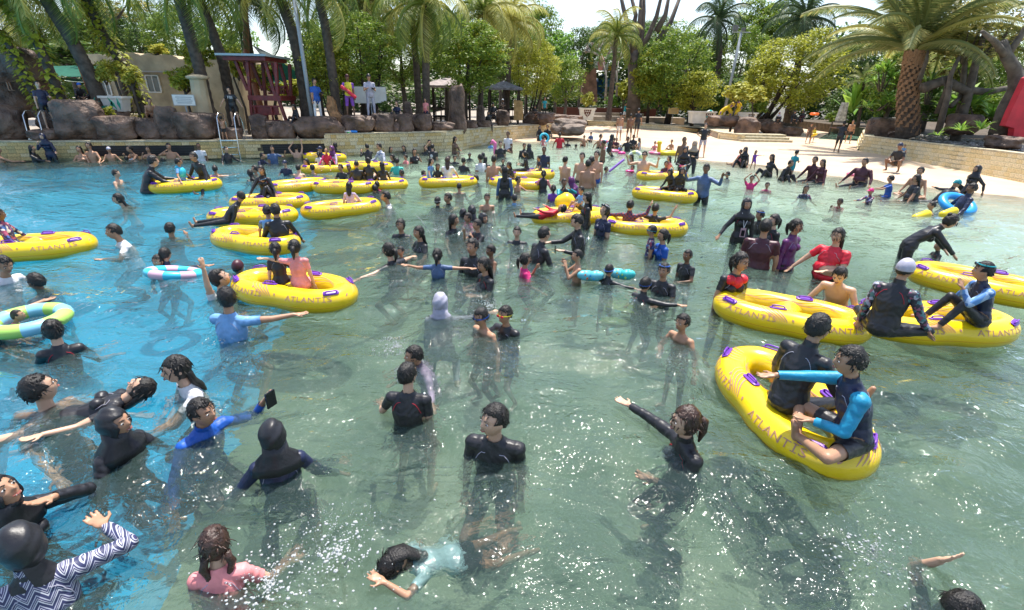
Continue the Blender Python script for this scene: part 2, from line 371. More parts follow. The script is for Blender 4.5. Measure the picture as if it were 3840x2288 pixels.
# beach walls
BW = [wp(1392, 308, 293), wp(1426, 308.5, 294), wp(1500, 312, 296.5), wp(1612, 320, 301), wp(1700, 327, 302.5), wp(1722, 333, 303), wp(1748, 343, 304.5), wp(1800, 349, 309)]
BW = [(p[0], p[1], .62) for p in BW]
wall('beach_wall', BW, .4, 3, .7, 'low pale stone wall along the back of the cream beach', mats=(0, 3, 3, 0), cope=.08)
RW = [wp(2100, 341, 330), wp(2092, 352, 338), wp(2095, 372, 342), wp(2150, 381, 341), wp(2220, 394.5, 346), wp(2300, 409, 354), wp(2400, 427, 364), wp(2491, 444, 375), wp(2620, 470, 390)]
RW = [(p[0], p[1], .95+.02*i) for i, p in enumerate(RW)]
wall('beach_wall', RW, .4, 6, .34, 'curved sloping stone wall round the palm bed on the right of the beach', lean=.25, mats=(3, 0, 3, 0))
# steps beside the corner boulder
st = empty('stone_steps', (0, 0, 0), 0, 'three pale stone steps going up beside the corner boulder', 'steps')
p0 = GV(1815, 352)
for i in range(4): MB().box((p0[0]+1.6, p0[1]+.5+i*.45, .08+i*.15), (3.6, 1.2-.1*i, .15), None).build('step', copem, st)
# decks behind the walls
def prism(name, poly, z0, z1, m, kind='structure', label=None):
    n = len(poly); v = [(x, y, z0) for x, y in poly]+[(x, y, z1) for x, y in poly]
    f = [tuple(range(n-1, -1, -1)), tuple(range(n, 2*n))]+[(i, (i+1) % n, n+(i+1) % n, n+i) for i in range(n)]
    return tag(link(name, mk(name, v, f), None, m), label, None, None, kind)
off = lambda W, o, at_, l, n=14: [(lambda p, d, q: (p[0]-q[0]*o, p[1]-q[1]*o))(*at_(l*i/n)) for i in range(n+1)]
A = off(LW, .38, at1, l1)
prism('deck', [(-120, 20)]+A+[(A[-1][0], 120), (-120, 120)], -1, .70, deckm)
B = off(HW, .38, at2, l2)
prism('deck', [(A[-1][0]+.02, A[-1][1]+.5)]+B[1:]+[(B[-1][0]+1, B[-1][1]+12), (B[-1][0]+3, 120), (A[-1][0]+.02, 120)], -1, .93, deckm)
C_ = [(p[0], p[1]+.38) for p in BW]
prism('deck', [(B[-1][0]+1.02, 50)]+C_+[(C_[-1][0]+.2, 120), (B[-1][0]+3.1, 120)], -1, .52, deckm)
D_ = [(p[0]+.55, p[1]+.3) for p in RW]
soil = mat('garden_soil', (.10,.075,.05), .95, .4, 3, .8, 12)
prism('garden_bed', D_[::-1][0:0]+[(D_[0][0], D_[0][1])]+[(x, y) for x, y in D_[1:]]+[(60, 14), (60, 60), (D_[0][0]+2, 60)], -1, .88, soil)
def WY(px):                          # distance of the poolside wall at a picture column (full-size px)
    x = px*.6487; t = [(PX((p[0], p[1], 0))[0]*.6487, p[1]) for p in LW+HW[1:]+BW[1:]+RW[3:]]
    return float(np.interp(x, [a for a, _ in t], [b for _, b in t]))
# ---- rocks
def rock(c, x, yb, w, h, dY, label, m=None, sq=1.0, seed=0, flat=0, tall=False, group='boulders round the pool', Y=None, sink=.15):
    X_, Y_ = K(c, x, yb); D = (WY(X_) if Y is None else Y)+dY; s = CR[c][2]
    p = GY(X_, Y_, D); k = PX(p)[2]; W_ = w/s/k; H_ = h/s/k*1.04
    v, f = ico(4); r = np.random.default_rng(seed+int(x)*7+int(w)); o = r.uniform(-50, 50)
    e = .62 if not tall else .5
    v = np.sign(v)*np.abs(v)**e; v /= np.max(np.abs(v), axis=0)
    ds = np.array([nz(q, 1.1, o)*.30+nz(q, 2.6, o+9)*.13+nz(q, 6, o+3)*.05 for q in v])
    v = v*(1+ds)[:, None]
    if tall: v[:, 0] *= 1.0-.22*(v[:, 2]+1)/2; v[:, 1] *= 1.0-.22*(v[:, 2]+1)/2
    v[:, 2] = np.where(v[:, 2] > .8-.0*flat, .8+(v[:, 2]-.8)*.5, v[:, 2])
    v = v/np.max(np.abs(v[:, 0])); dep = W_*(.42 if not tall else .5)*sq; hh = H_*(1+sink)
    v[:, 2] = (v[:, 2]-v[:, 2].min())/(v[:, 2].max()-v[:, 2].min())
    v = v*[W_/2, max(dep, .25), hh]; v[:, 2] -= hh-H_
    o_ = link('boulder', mk('boulder', v, f, True), None, m or rockm); o_.location = p; o_.rotation_euler = (0, 0, -math.atan2(p[0], p[1])*.9)
    return tag(o_, label, 'rock', group)
for a in [('T0',70,1105,330,250,.8,'tall dark boulder under the cave at the left edge'),('T0',690,1105,350,280,.9,'biggest dark boulder with a person crouching on top'),
 ('T0',960,1105,340,170,.8,'broad boulder on the wall left of the squatting man'),('T0',1200,1100,230,150,.9,'boulder under the squatting shirtless man'),('T0',1372,1105,190,235,.8,'tall rounded boulder right of the squatting man'),
 ('T0',1590,1100,340,190,.8,'long low dark boulder left of the second ladder'),('T0',960,935,150,60,2.2,'small flat boulder behind the broad boulder'),
 ('T0',400,1105,300,75,.6,'low dark ledge of rock behind the first ladder'),('T0',470,1030,250,150,1.8,'brown boulder behind the legs of the person at the first ladder'),('T0',1840,1100,200,80,.6,'low rock ledge behind the second ladder'),
 ('T1',45,1100,150,175,.8,'upright boulder right of the second ladder'),('T1',210,1100,250,130,.8,'brown boulder below the red lookout tower'),('T1',510,1095,410,155,.8,'long dark boulder below the person in the blue polo'),
 ('T1',815,1050,270,125,.7,'boulder under the lifeguard and the camera man'),('T1',1010,1050,190,135,.75,'reddish boulder left of the seated person in black'),('T1',1105,1045,90,70,.5,'small tan boulder between two larger ones'),
 ('T1',1165,1045,210,130,.8,'boulder under the seated person in black leggings'),('T1',1320,1040,200,125,.9,'boulder in front of the person in the pink shirt'),('T1',1480,1035,210,62,.8,'flat low boulder left of the broad brown pillar'),
 ('T1',1710,1020,120,60,.8,'low boulder right of the broad brown pillar'),('T1',1810,1010,130,50,.7,'low boulder left of the seated person in black'),('T1',1965,1000,120,115,.8,'pale brown boulder on the wall beside the seated people')]:
    rock(*a)
rock('T1',1605,1030,150,320,.9,'tall broad brown rock pillar on the deck',tall=True); rock('T1',1787,985,75,135,1.4,'short square brown rock stump beside the tall pillar',tall=True); rock('T1',1215,985,75,160,1.2,'dark round rock post behind the seated person',tall=True)
rock('T0',110,620,500,220,3.0,'dark rock slab roof of the cave at the left edge',sq=.8); rock('T0',120,905,560,330,3.6,'dark rock cave wall at the left edge',sq=.5)
rock('T2',220,985,260,85,1.2,'brown boulder under the person in a floral dress',Y=38.5); rock('T2',360,975,200,60,2.6,'long low rock behind the floral dress',Y=39.5)
rock('T2',445,1060,290,110,-.3,'broad flat rock at the left end of the beach',rockl,Y=38.0,sq=.9); rock('T2',490,1064,200,72,-1.6,'cracked light rock in front of the broad flat rock',rockl,Y=38.0)
rock('T2',440,975,260,55,3.2,'dark low rock behind the broad flat rock',Y=40)
rock('T2',1855,1095,190,150,.2,'corner boulder at the end of the beach wall',Y=40.5); rock('T2',1690,1000,320,75,1.2,'wide low boulder in front of the leaning yellow tube',Y=41.5); rock('T2',1985,1025,150,75,3.4,'boulder beside the stone steps',Y=41.5)
rock('T3',20,1060,190,90,3.0,'rounded boulder beside the far small pool',Y=41); rock('T3',130,1080,260,70,3.2,'dark flat rocks edging the far small pool',Y=40.5)
rock('T3',888,1150,270,195,-.3,'big rounded boulder at the start of the curved wall',Y=33.5); rock('T3',1005,1120,120,70,.8,'small grey boulder at the foot of the big palm',Y=31)
rock('T3',1850,1175,250,90,1.0,'wide dark rock on the curved wall at the right',Y=23.3); rock('T3',1890,1130,150,160,2.2,'upright dark rock beside the red slab',Y=23.3); rock('T3',1520,1060,240,140,3.6,'mossy brown rock under the tree',Y=25)
# pebbles in the palm bed
pb = MB(); rp = np.random.default_rng(3)
for i in range(420):
    px, py = K('T3', rp.uniform(1030, 2035), 0); sx = (px-2880)*2.1198; y = np.interp(sx, [1030, 1300, 2035], [1075, 1100, 1180])+rp.uniform(-25, 30)
    p = G(px, y/2.1198, .9); 
    if p[1] < 50: pb.ell(p, (rp.uniform(.06, .16), rp.uniform(.05, .12), rp.uniform(.04, .08)), None, 1)
tag(pb.build('pebbles', mat('grey_pebbles', (.22,.21,.2), .7, .4, 3), None, True), 'grey and tan pebbles scattered over the palm bed', None, None, 'stuff')
# far small pool behind the beach
p = [GV(x, y, .165) for x, y in [(1990, 338), (2025, 318), (2145, 320), (2140, 341), (2090, 343)]]
wm2 = mat('far_pool_water', (.16,.30,.22), .12, .3, 2, .4, 6)
tag(link('far_pool', mk('far_pool', [tuple(q) for q in p], [tuple(range(5))]), None, wm2), None, None, None, 'structure')
FW = [wp(1975, 318, 300), wp(2030, 313.5, 299), wp(2080, 317, 300), wp(2150, 325, 303)]; wall('garden_wall', [(q[0], q[1], .75) for q in FW], .4, 3, .6, 'low stone wall behind the far small pool', mats=(2, 0, 2, 1), nmax=80)
# ladders
def ladder(c, foot, topx, label):
    (x0, y0), (x1, y1) = foot; p = G(*K(c, x0, y0)); q = G(*K(c, x1, y1)); p[1] = q[1] = min(p[1], q[1])
    rt = empty('pool_ladder', tuple(p), 0, label, 'ladder'); w = q[0]-p[0]; t = MB()
    for i, k in enumerate((0, w)):
        pts = [(k, 0, -.8), (k, 0, .3), (k, .05, .95), (k, .12, 1.75), (k, .3, 1.93), (k, .6, 1.9), (k, .75, 1.5), (k, .8, .8)]
        MB().tube(pts, .024, 8).build('handrail', steel, rt, True)
    for z in (-.1, .2, .5, .8): MB().box((w/2, .02, z), (w, .09, .03)).build('step', steel, rt)
ladder('T0', ((285, 1265), (440, 1262)), 0, 'steel pool ladder at the left beside the tall boulder'); ladder('T0', ((1780, 1262), (1925, 1262)), 0, 'steel pool ladder climbed by a boy below the black t-shirt')
# ================================================================== tower, buildings, huts, signs, planters
red = mat('red_brown_paint', (.17,.022,.02), .5, .3, 6); redp = mat('bright_red_paint', (.55,.02,.04), .55, .15, 2); orange = mat('orange_wood', (.42,.12,.03), .6, .3, 5)
white = mat('white_paint', (.74,.73,.68), .5, .08, 3); black = mat('black_plastic', (.02,.02,.022), .4); greenc = mat('green_shade_cloth', (.02,.17,.11), .8, .15, 4, tr=.35)
beige = mat('beige_render', (.46,.37,.24), .85, .25, 1.2, .5, 6); glass = mat('window_glass', (.10,.13,.14), .08, spec=.8); bark = mat('dark_timber', (.035,.024,.018), .7, .4, 6)
def bar(a, b, t, m, parent, name='post', t2=None):
    a = np.array(a, float); b = np.array(b, float); x, y, d = frame(b-a); M = Matrix((x, y, d)).transposed()
    return MB().box((a+b)/2, (t, t2 or t, np.linalg.norm(b-a)), M).build(name, m, parent)
def PE(c, x, y, Y): return GY(*K(c, x, y), Y)
YT = WY(K('E1', 900, 0)[0])+1.6
tw = empty('lookout_tower', (0, 0, 0), 0, 'dark red timber lookout tower with a flat pale roof', 'tower')
def tp(x, y, dy=0): return PE('E1', x, y, YT)+np.array([0, dy, 0])
rA, rB = tp(150, 215, -.5), tp(1010, 235, -.5)
roof = MB().box(((rA[0]+rB[0])/2, YT+.75, rA[2]), (rB[0]-rA[0], 2.7, .09)).build('roof', mat('pale_roof', (.36,.44,.47), .5), tw)
MB().box(((rA[0]+rB[0])/2+.05, YT+.75, rA[2]-.14), (rB[0]-rA[0]-.35, 2.3, .16)).build('roof_frame', red, tw)
for dy in (0, 1.5):
    for a, b in (((590, 300), (650, 1000)), ((1085, 340), (1125, 1000)), ((650, 1000), (690, 1420)), ((1140, 1000), (1290, 1420)), ((385, 320), (600, 830)), ((905, 340), (1080, 930))): bar(tp(*a, dy), tp(*b, dy), .13, red, tw, 'post')
for a, b in (((470, 330), (600, 700)), ((965, 340), (1070, 720))): bar(tp(*a, .3), tp(*b, .3), .1, red, tw, 'brace')
q0, q1 = tp(620, 960), tp(1190, 960)
MB().box(((q0[0]+q1[0])/2, YT+.75, q0[2]), (q1[0]-q0[0], 1.75, .22)).build('floor_platform', red, tw)
for y in (765, 880): bar(tp(740, y, 1.3), tp(1040, y, 1.3), .09, red, tw, 'rail')
for i in range(7): bar(tp(790+i*38, 770, 1.3), tp(795+i*38, 880, 1.3), .13, red, tw, 'backrest_board', .04)
for y in (1108, 1245, 1355): bar(tp(690, y, -.05), tp(1175, y, -.05), .07, red, tw, 'step')
MB().box((tp(920, 1165)[0], YT, tp(920, 1165)[2]), (tp(1150, 0)[0]-tp(700, 0)[0], .05, .38)).build('panel', red, tw)
bar(tp(1020, 1110, -.1), tp(1070, 1400, -.1), .07, red, tw, 'stringer'); bar(tp(735, 1110, -.1), tp(775, 1400, -.1), .07, red, tw, 'stringer')
# beige building on the left
YB = WY(400)+9
bd = empty('beige_building', (0, 0, 0), 0, 'beige rendered building with a wavy parapet behind yellow shrubs', 'building')
top = [(660,425),(700,432),(760,428),(830,440),(900,436),(960,440),(1000,412),(1060,418),(1110,445),(1170,420),(1230,442),(1300,432),(1370,440),(1400,452),(1420,470),(1500,470),(1560,480),(1830,470),(1860,480)]
ft = [PE('T0', x, y, YB) for x, y in top]; v = []; 
for p in ft: v += [(p[0], YB, p[2]), (p[0], YB, .5), (p[0], YB+5, p[2]), (p[0], YB+5, .5)]
f = []
for i in range(len(ft)-1):
    a = i*4; b = a+4; f += [(a+1, b+1, b, a), (a+2, b+2, b+3, a+3), (a, b, b+2, a+2)]
f += [(0, 2, 3, 1), (len(v)-4, len(v)-3, len(v)-1, len(v)-2)]
link('wall', mk('wall', v, f), bd, beige)
def window(c, x0, y0, x1, y1, Y, parent, panes=2):
    a, b = PE(c, x0, y0, Y), PE(c, x1, y1, Y); w = b[0]-a[0]; h = a[2]-b[2]; cx, cz = (a[0]+b[0])/2, (a[2]+b[2])/2
    fr = MB(); t = .07
    for q, s in (((cx, Y-.03, a[2]), (w, .08, t)), ((cx, Y-.03, b[2]), (w, .08, t)), ((a[0], Y-.03, cz), (t, .08, h-t)), ((b[0], Y-.03, cz), (t, .08, h-t))): fr.box(q, s)
    for i in range(1, panes): fr.box((a[0]+w*i/panes, Y-.03, cz), (t*.7, .06, h-t))
    o = fr.build('window', white, parent)
    for i in range(panes): MB().box((a[0]+w*(i+.5)/panes, Y-.02, cz), (w/panes-.06, .02, h-.1)).build('pane', glass, o)
window('T0', 1155, 600, 1290, 735, YB, bd); window('T0', 800, 650, 900, 760, YB, bd)
a = PE('T0', 1120, 570, YB); MB().box((a[0]+1.2, YB-.35, a[2]), (3.0, .7, .07)).build('canopy', mat('grey_slab', (.35, .33, .3), .8), bd)
wb = MB(); wall('garden_wall', [(PE('T0', 640, 0, YB-3)[0], YB-3, 1.6), (PE('T0', 1500, 0, YB-3)[0], YB-3, 1.6)], .3, 4, .45, 'low stone wall in front of the beige building', nmax=120, mats=(2, 0, 2, 0))
col = empty('beige_pillar', (0, 0, 0), 0, 'rough beige pillar beside the white notice board', 'pillar')
a, b = PE('T0', 1570, 620, WY(740)+1.6), PE('T0', 1570, 910, WY(740)+1.6); v, f = tubemesh([(a[0]-.1, a[1], b[2]-.2), (a[0]-.05, a[1], (a[2]+b[2])/2), (a[0], a[1], a[2])], [.42, .36, .33], 10); link('shaft', mk('shaft', v, f), col, beige)
MB().ell((a[0], a[1], a[2]+.02), (.5, .5, .13)).build('cap', beige, col, True)
# orange posts and green awning
for xa, ya, xb, yb, lab in ((375, 485, 505, 815, 'left orange leaning post holding the green awning'), (615, 440, 760, 825, 'right orange leaning post beside the leaning palm')):
    Yp = WY(xb/2.1198)+2.3; o = MB(); a_, b_ = PE('T0', xa, ya, Yp), PE('T0', xb, yb, Yp); x, y, d = frame(a_-b_); o.box((a_+b_)/2, (.2, .2, np.linalg.norm(a_-b_)), Matrix((x, y, d)).transposed())
    tag(o.build('wooden_post', orange), lab, 'post', 'orange posts under the awning')
def cloth(name, pts, m, label, cat, sag=.25, n=14):
    'four corners, sagging sheet with thickness'
    P = [np.array(p, float) for p in pts]; v = []
    for j in range(n+1):
        for i in range(n+1):
            s, t = i/n, j/n; p = P[0]*(1-s)*(1-t)+P[1]*s*(1-t)+P[2]*s*t+P[3]*(1-s)*t; p = p-[0, 0, sag*16*s*(1-s)*t*(1-t)]; v.append(p)
    N_ = (n+1)**2; v = v+[p+np.array([0, .01, .012]) for p in v]; f = []
    for j in range(n):
        for i in range(n):
            a = j*(n+1)+i; q = (a, a+1, a+n+2, a+n+1); f += [q, tuple(N_+k for k in q[::-1])]
    return tag(link(name, mk(name, v, f, True), None, m), label, cat)
Ya = WY(250)+5
cloth('awning', [PE('T0', 280, 600, Ya-1), PE('T0', 800, 620, Ya-1), PE('T0', 780, 520, Ya+1.5), PE('T0', 290, 530, Ya+1.5)], greenc, 'green fabric awning strip behind the orange posts', 'awning', .1)
cloth('awning', [PE('T0', 455, 640, Ya-2), PE('T0', 720, 665, Ya-2), PE('T0', 715, 640, Ya), PE('T0', 450, 615, Ya)], mat('pale_green_sheet', (.45, .55, .45), .6), 'small pale sheet roof above the crouching person', 'roof sheet', .05)
Ys = YT+3.5
cloth('shade_sail', [PE('E1', 600, 560, Ys+3), PE('E1', 1060, 700, Ys), PE('E1', 1900, 830, Ys-.5), PE('E1', 1120, 290, Ys+1)], greenc, 'large green shade sail beside the red tower', 'shade sail', .12)
cloth('shade_sail', [PE('E1', 680, 45, Ys+1), PE('E1', 820, 215, Ys), PE('E1', 1080, 250, Ys), PE('E1', 1000, 200, Ys+1)], mat('dark_shade_cloth', (.04,.06,.06), .8), 'small dark shade sail above the tower roof', 'shade sail', .02)
p = PE('T0', 1960, 435, Ys+1); v, f = tubemesh([(p[0]+.4, p[1], .6), (p[0], p[1], p[2]), PE('T0', 1945, -20, Ys+1)], [.17, .16, .14], 10); tag(link('sail_mast', mk('sail_mast', v, f), None, mat('rust_paint', (.3, .1, .05), .6)), 'rust red mast rising behind the tower roof', 'mast')
# lamp poles
def pole(c, pts, r, Y, label, head=None, m=None):
    P = [PE(c, x, y, Y) for x, y in pts]; P[-1][2] = min(P[-1][2], .7); rt = empty('light_pole', tuple(P[-1]), 0, label, 'pole')
    v, f = tubemesh([p-P[-1] for p in P], [r*.8, r], 10); link('pole', mk('pole', v, f, True), rt, m or mat('grey_steel', (.33, .36, .38), .5))
    q = P[0]-P[-1]
    if head: MB().box(q+[0, 0, .05], (1.6, .1, .08)).build('crossarm', mat('grey_steel', (.33, .36, .38), .5), rt); MB().box(q+[-.6, -.1, .35], (.45, .2, .4)).build('floodlight', mat('lamp_housing', (.12, .12, .12), .4), rt); MB().box(q+[.1, -.1, .25], (.3, .15, .25)).build('floodlight', mat('lamp_housing', (.12, .12, .12), .4), rt)
pole('T1', [(295, -60), (452, 965)], .10, WY(1170)+1.1, 'slanting grey steel pole left of the blue polo shirt')
pole('T2', [(1822, 262), (1700, 800)], .13, 47, 'grey floodlight pole rising out of the dark trees', True)
# signs
def text(s, size, m, parent, loc, rot, name='lettering', ext=.004, align='CENTER'):
    cu_ = bpy.data.curves.new(name, 'FONT'); cu_.body = s; cu_.size = size; cu_.extrude = ext; cu_.align_x = align; cu_.align_y = 'CENTER'
    o = bpy.data.objects.new('t', cu_); COL.objects.link(o); me = bpy.data.meshes.new_from_object(o); bpy.data.objects.remove(o)
    t = link(name, me, parent, m); t.location = loc; t.rotation_euler = rot; return t
def sign(c, x0, y0, x1, y1, dY, label, lines, fc, tc, post=True, Y=None, tilt=0, size=None):
    X_, _ = K(c, (x0+x1)/2, 0); D = (WY(X_) if Y is None else Y)+dY; a, b = PE(c, x0, y0, D), PE(c, x1, y1, D); w, h = b[0]-a[0], a[2]-b[2]
    rt = empty('sign_board', ((a[0]+b[0])/2, D, b[2]), -math.atan2(a[0], a[1])*.5, label, 'sign'); rt.rotation_euler[1] = tilt
    MB().box((0, 0, h/2), (w, .04, h)).build('board', fc, rt); MB().box((0, .005, h/2), (w+.05, .025, h+.05)).build('board_frame', mat('sign_rim', (.4, .4, .38), .5), rt)
    if post: bar((0, .04, -1.2), (0, .04, h*.4), .05, mat('grey_steel', (.33, .36, .38), .5), rt, 'post')
    n = len(lines)
    for i, s in enumerate(lines): text(s, size or h/(n+1.2), tc, rt, (0, -.0235, h-(i+.9)*h/(n+.8)), (math.pi/2, 0, 0), ext=.002)
grey_t = mat('grey_ink', (.22, .24, .25), .6); brown_t = mat('brown_ink', (.28, .1, .03), .6)
sign('T0', 1378, 755, 1545, 838, 1.0, 'white notice board on a post above the low wall', ['- - - - - - - -', '- - - - - - -', '- - - - - - - -'][:0], white, grey_t)
sign('T1', 780, 690, 1035, 822, 2.2, 'large white sign board behind the man in the light blue shirt', ['r & tidar', 'bertasikan', 'wa.', 'epanjang', 'nda'], white, grey_t, size=.12)
sign('T2', 1248, 858, 1320, 905, .4, 'small yellow notice board on a thin post behind the beach wall', ['I ■■■■', 'I ■■■'][:0], mat('yellow_board', (.62, .40, .10), .6), brown_t, Y=48.6)
# mark rows on the yellow and white boards (illegible lines of print)
for o in [o for o in COL.objects if o.name.startswith('sign_board')]:
    nb = [c for c in o.children if c.name.startswith('board')]; w_, h_ = nb[0].dimensions.x, nb[0].dimensions.z
    if len([c for c in o.children if c.name.startswith('lettering')]): continue
    pr = MB()
    for i in range(4): pr.box((w_*.02, -.0225, h_*(.8-.19*i)), (w_*(.78-.1*(i % 2)), .003, h_*.06))
    pr.build('print_lines', brown_t if h_ < .5 and o['label'].startswith('small') else grey_t, o)
# planters
pat = mat('brown_pattern', (.12, .04, .025), .7)
def planter(c, x0, x1, yt, yb, Y, label, px, pw=.36, taper=.84):
    a, b = PE(c, x0, yt, Y), PE(c, x1, yb, Y); w, h = b[0]-a[0], a[2]-b[2]; rt = empty('planter', ((a[0]+b[0])/2, Y, b[2]), 0, label, 'planter')
    v = []; 
    for s, z in ((taper, 0), (1, h)): v += [(-w/2*s, -w/2*s*.6, z), (w/2*s, -w/2*s*.6, z), (w/2*s, w/2*s*.6, z), (-w/2*s, w/2*s*.6, z)]
    link('pot', mk('pot', v, [(3, 2, 1, 0), (0, 1, 5, 4), (1, 2, 6, 5), (2, 3, 7, 6), (3, 0, 4, 7), (4, 5, 6, 7)]), rt, white); MB().box((0, 0, h+.03), (w+.12, w*.6+.12, .1)).build('rim', white, rt)
    MB().box((0, 0, h+.081), (w-.1, w*.6-.1, .01)).build('soil', soil, rt)
    cx = w*px; s = h*.36; tl = -math.atan2(w/2*(1-taper)*.6, h)
    m_ = MB(); y_ = lambda z: -w/2*(taper+(1-taper)*z/h)*.6-.012
    P = [(cx-s, h*.92), (cx+s, h*.92), (cx+s*.8, h*.55), (cx, h*.22), (cx-s*.8, h*.55)]
    vv = [(q, y_(z), z) for q, z in P]+[(q, y_(z)+.03, z) for q, z in P]; k = 5
    m_.add(vv, [tuple(range(k))[::1], tuple(range(2*k-1, k-1, -1))]+[(i, i+k, (i+1) % k+k, (i+1) % k) for i in range(k)]); m_.build('pattern_shield', pat, rt)
    g_ = MB()
    for u, z in ((-.5, .8), (0, .78), (.5, .8), (-.25, .55), (.25, .55), (0, .38)):
        for an in (90, 215, 325):
            p0 = np.array([cx+s*u, 0, h*z]); p1 = p0+np.array([math.cos(R(an)), 0, math.sin(R(an))])*s*.26; p0[1] = y_(p0[2])-.006; p1[1] = y_(p1[2])-.006; g_.cap(p0, p1, .03, .02, 6)
    g_.build('pattern_rods', white, rt); return rt
planter('E4', 108, 288, 680, 820, 52.5, 'white tapered planter with a brown shield pattern at the left of the steps', 0, taper=.75)
planter('E4', 1475, 1735, 722, 862, 45.5, 'long white planter with a brown pattern behind the beach wall', .22, taper=.9)
planter('E4', 2030, 2245, 735, 850, 43.5, 'white planter holding the yellow leaved shrub beside the yellow tube', .2)
planter('E2', 1455, 1800, 765, 960, WY(440)+2.2, 'white planter painted with green leaves behind the leaning palm', 0, taper=.8)
for o in list(COL.objects):
    if o.parent and o.parent.name.startswith('planter') and 'green leaves' in o.parent.get('label', '') and o.name.startswith('pattern'): bpy.data.objects.remove(o)
gp = [o for o in COL.objects if 'painted with green leaves' in str(o.get('label', ''))][0]; lf = MB()
for x, a, l in ((-.75, 30, .7), (-.6, 60, .6), (.55, 120, .6), (.3, 75, .4), (.7, 95, .5), (-.3, 20, .5)):
    d_ = np.array([math.cos(R(a)), 0, math.sin(R(a))]); c_ = np.array([x, -.66, .1])+d_*l/2; sx = np.array([-d_[2], 0, d_[0]])*.07; lf.add([c_-d_*l/2, c_+sx, c_+d_*l/2, c_-sx]+[q+np.array([0, .015, 0]) for q in (c_-d_*l/2, c_+sx, c_+d_*l/2, c_-sx)], [(0, 3, 2, 1), (4, 5, 6, 7), (0, 1, 5, 4), (1, 2, 6, 5), (2, 3, 7, 6), (3, 0, 4, 7)])
lo = lf.build('painted_leaves', mat('teal_paint', (.02, .25, .18), .6), gp); lo.location = (0, -.12, .0)
# huts
def hut(c, x0, x1, ytop, yeave, ybase, Y, label, roofm):
    a, b = PE(c, x0, yeave, Y), PE(c, x1, yeave, Y); w = b[0]-a[0]; z1 = a[2]; z2 = PE(c, 0, ytop, Y+w/2)[2]; zb = .9 if z1 > 1.5 else .6; cx = (a[0]+b[0])/2
    rt = empty('timber_hut', (cx, Y, zb), 0, label, 'hut'); h = z1-zb; hw = w/2
    link('roof', mk('roof', [(-hw, 0, h), (hw, 0, h), (hw, w, h), (-hw, w, h), (0, hw, z2-zb), (-hw, 0, h-.12), (hw, 0, h-.12), (hw, w, h-.12), (-hw, w, h-.12)], [(0, 1, 4), (1, 2, 4), (2, 3, 4), (3, 0, 4), (0, 5, 6, 1), (1, 6, 7, 2), (2, 7, 8, 3), (3, 8, 5, 0), (8, 7, 6, 5)]), rt, roofm)
    k = hw*.78
    for x in (-k, 0, k):
        for y in (.4, w-.4): bar((x, y, 0), (x, y, h-.06), .16, bark, rt, 'post')
    for z in (.35, 1.0):
        bar((-k, .4, z), (k, .4, z), .1, bark, rt, 'rail'); bar((-k, w-.4, z), (k, w-.4, z), .1, bark, rt, 'rail')
    for i in range(7): bar((-k+.15+i*k/3.4, w-.42, .1), (-k+.15+i*k/3.4, w-.42, h*.8), .3, bark, rt, 'wall_board', .04)
    MB().box((0, w/2, .5), (k*1.8, 1.0, .06)).build('table_top', bark, rt); bar((-k*.5, w/2, 0), (-k*.5, w/2, .47), .1, bark, rt, 'table_leg'); bar((k*.5, w/2, 0), (k*.5, w/2, .47), .1, bark, rt, 'table_leg')
grt = mat('grey_shingle_roof', (.17, .17, .19), .8, .4, 6, .6, 20)
hut('E3', 1000, 1560, 60, 190, 560, 37.5, 'dark timber hut with a grey shingle roof behind the seated people', grt)
hut('E3', 60, 800, 20, 150, 620, 36, 'dark open timber hut behind the broad brown pillar', mat('pinkish_roof', (.34, .29, .28), .8, .2, 4))
# standing slab, carved stone, totem, red slab, tower of stone, slide
def slab(name, c, pts, Y, th, m, label, cat, smooth=False):
    P = [PE(c, x, y, Y) for x, y in pts]; n = len(P); v = [tuple(p) for p in P]+[(p[0], p[1]+th, p[2]) for p in P]
    return tag(link(name, mk(name, v, [tuple(range(n)), tuple(range(2*n-1, n-1, -1))]+[(i, n+i, n+(i+1) % n, (i+1) % n) for i in range(n)]), None, m), label, cat)
slab('stone_slab', 'E3', [(1425, 670), (1430, 370), (1445, 358), (1480, 380), (1520, 378), (1558, 395), (1565, 665)], 37, .4, mat('honey_stone', (.40,.27,.12), .8, .3, 3, .8, 10), 'upright honey coloured stone slab beside the yellow green tree', 'stone')
slab('driftwood_sculpture', 'T1', [(595, 935), (560, 850), (565, 760), (600, 770), (622, 800), (640, 880), (690, 950), (690, 978), (600, 975)], WY(1250)+1.2, .35, mat('orange_wood_raw', (.42,.22,.10), .7, .4, 7, .6, 14), 'orange brown carved wood piece between blue polo and lifeguard', 'wood carving')
slab('red_panel', 'T3', [(1885, 1000), (1935, 880), (2060, 620), (2100, 600), (2100, 1060), (1990, 1118), (1945, 1110), (1960, 1020)], 24.6, .3, redp, 'big bright red leaning panel at the right edge', 'panel')
tt = slab('carved_totem', 'T3', [(555, 960), (610, 815), (645, 815), (615, 962)], 40, .4, mat('grey_white_stone', (.42,.42,.38), .8, .4, 6, .6, 14), 'pale carved stone totem leaning in front of the banana plants', 'totem')
slab('stone_tower', 'E4', [(135, 620), (150, 200), (200, 170), (270, 160), (315, 190), (330, 600)], 62, 4, mat('red_brown_stone', (.23,.13,.085), .85, .4, 1.5, 1, 3), 'tall brown rock tower in front of the slide building', 'rock tower')
sd = empty('slide_dome', (0, 0, 0), 0, 'blue dome with yellow and white striped slide roof behind the trees', 'playground building')
p = PE('E4', 450, 540, 66); MB().ell((p[0], 66, p[2]+1.3), (1.7, 1.6, 1.6), None, 3).build('dome', mat('blue_dome', (.05,.22,.48), .4, .3, 2), sd, True)
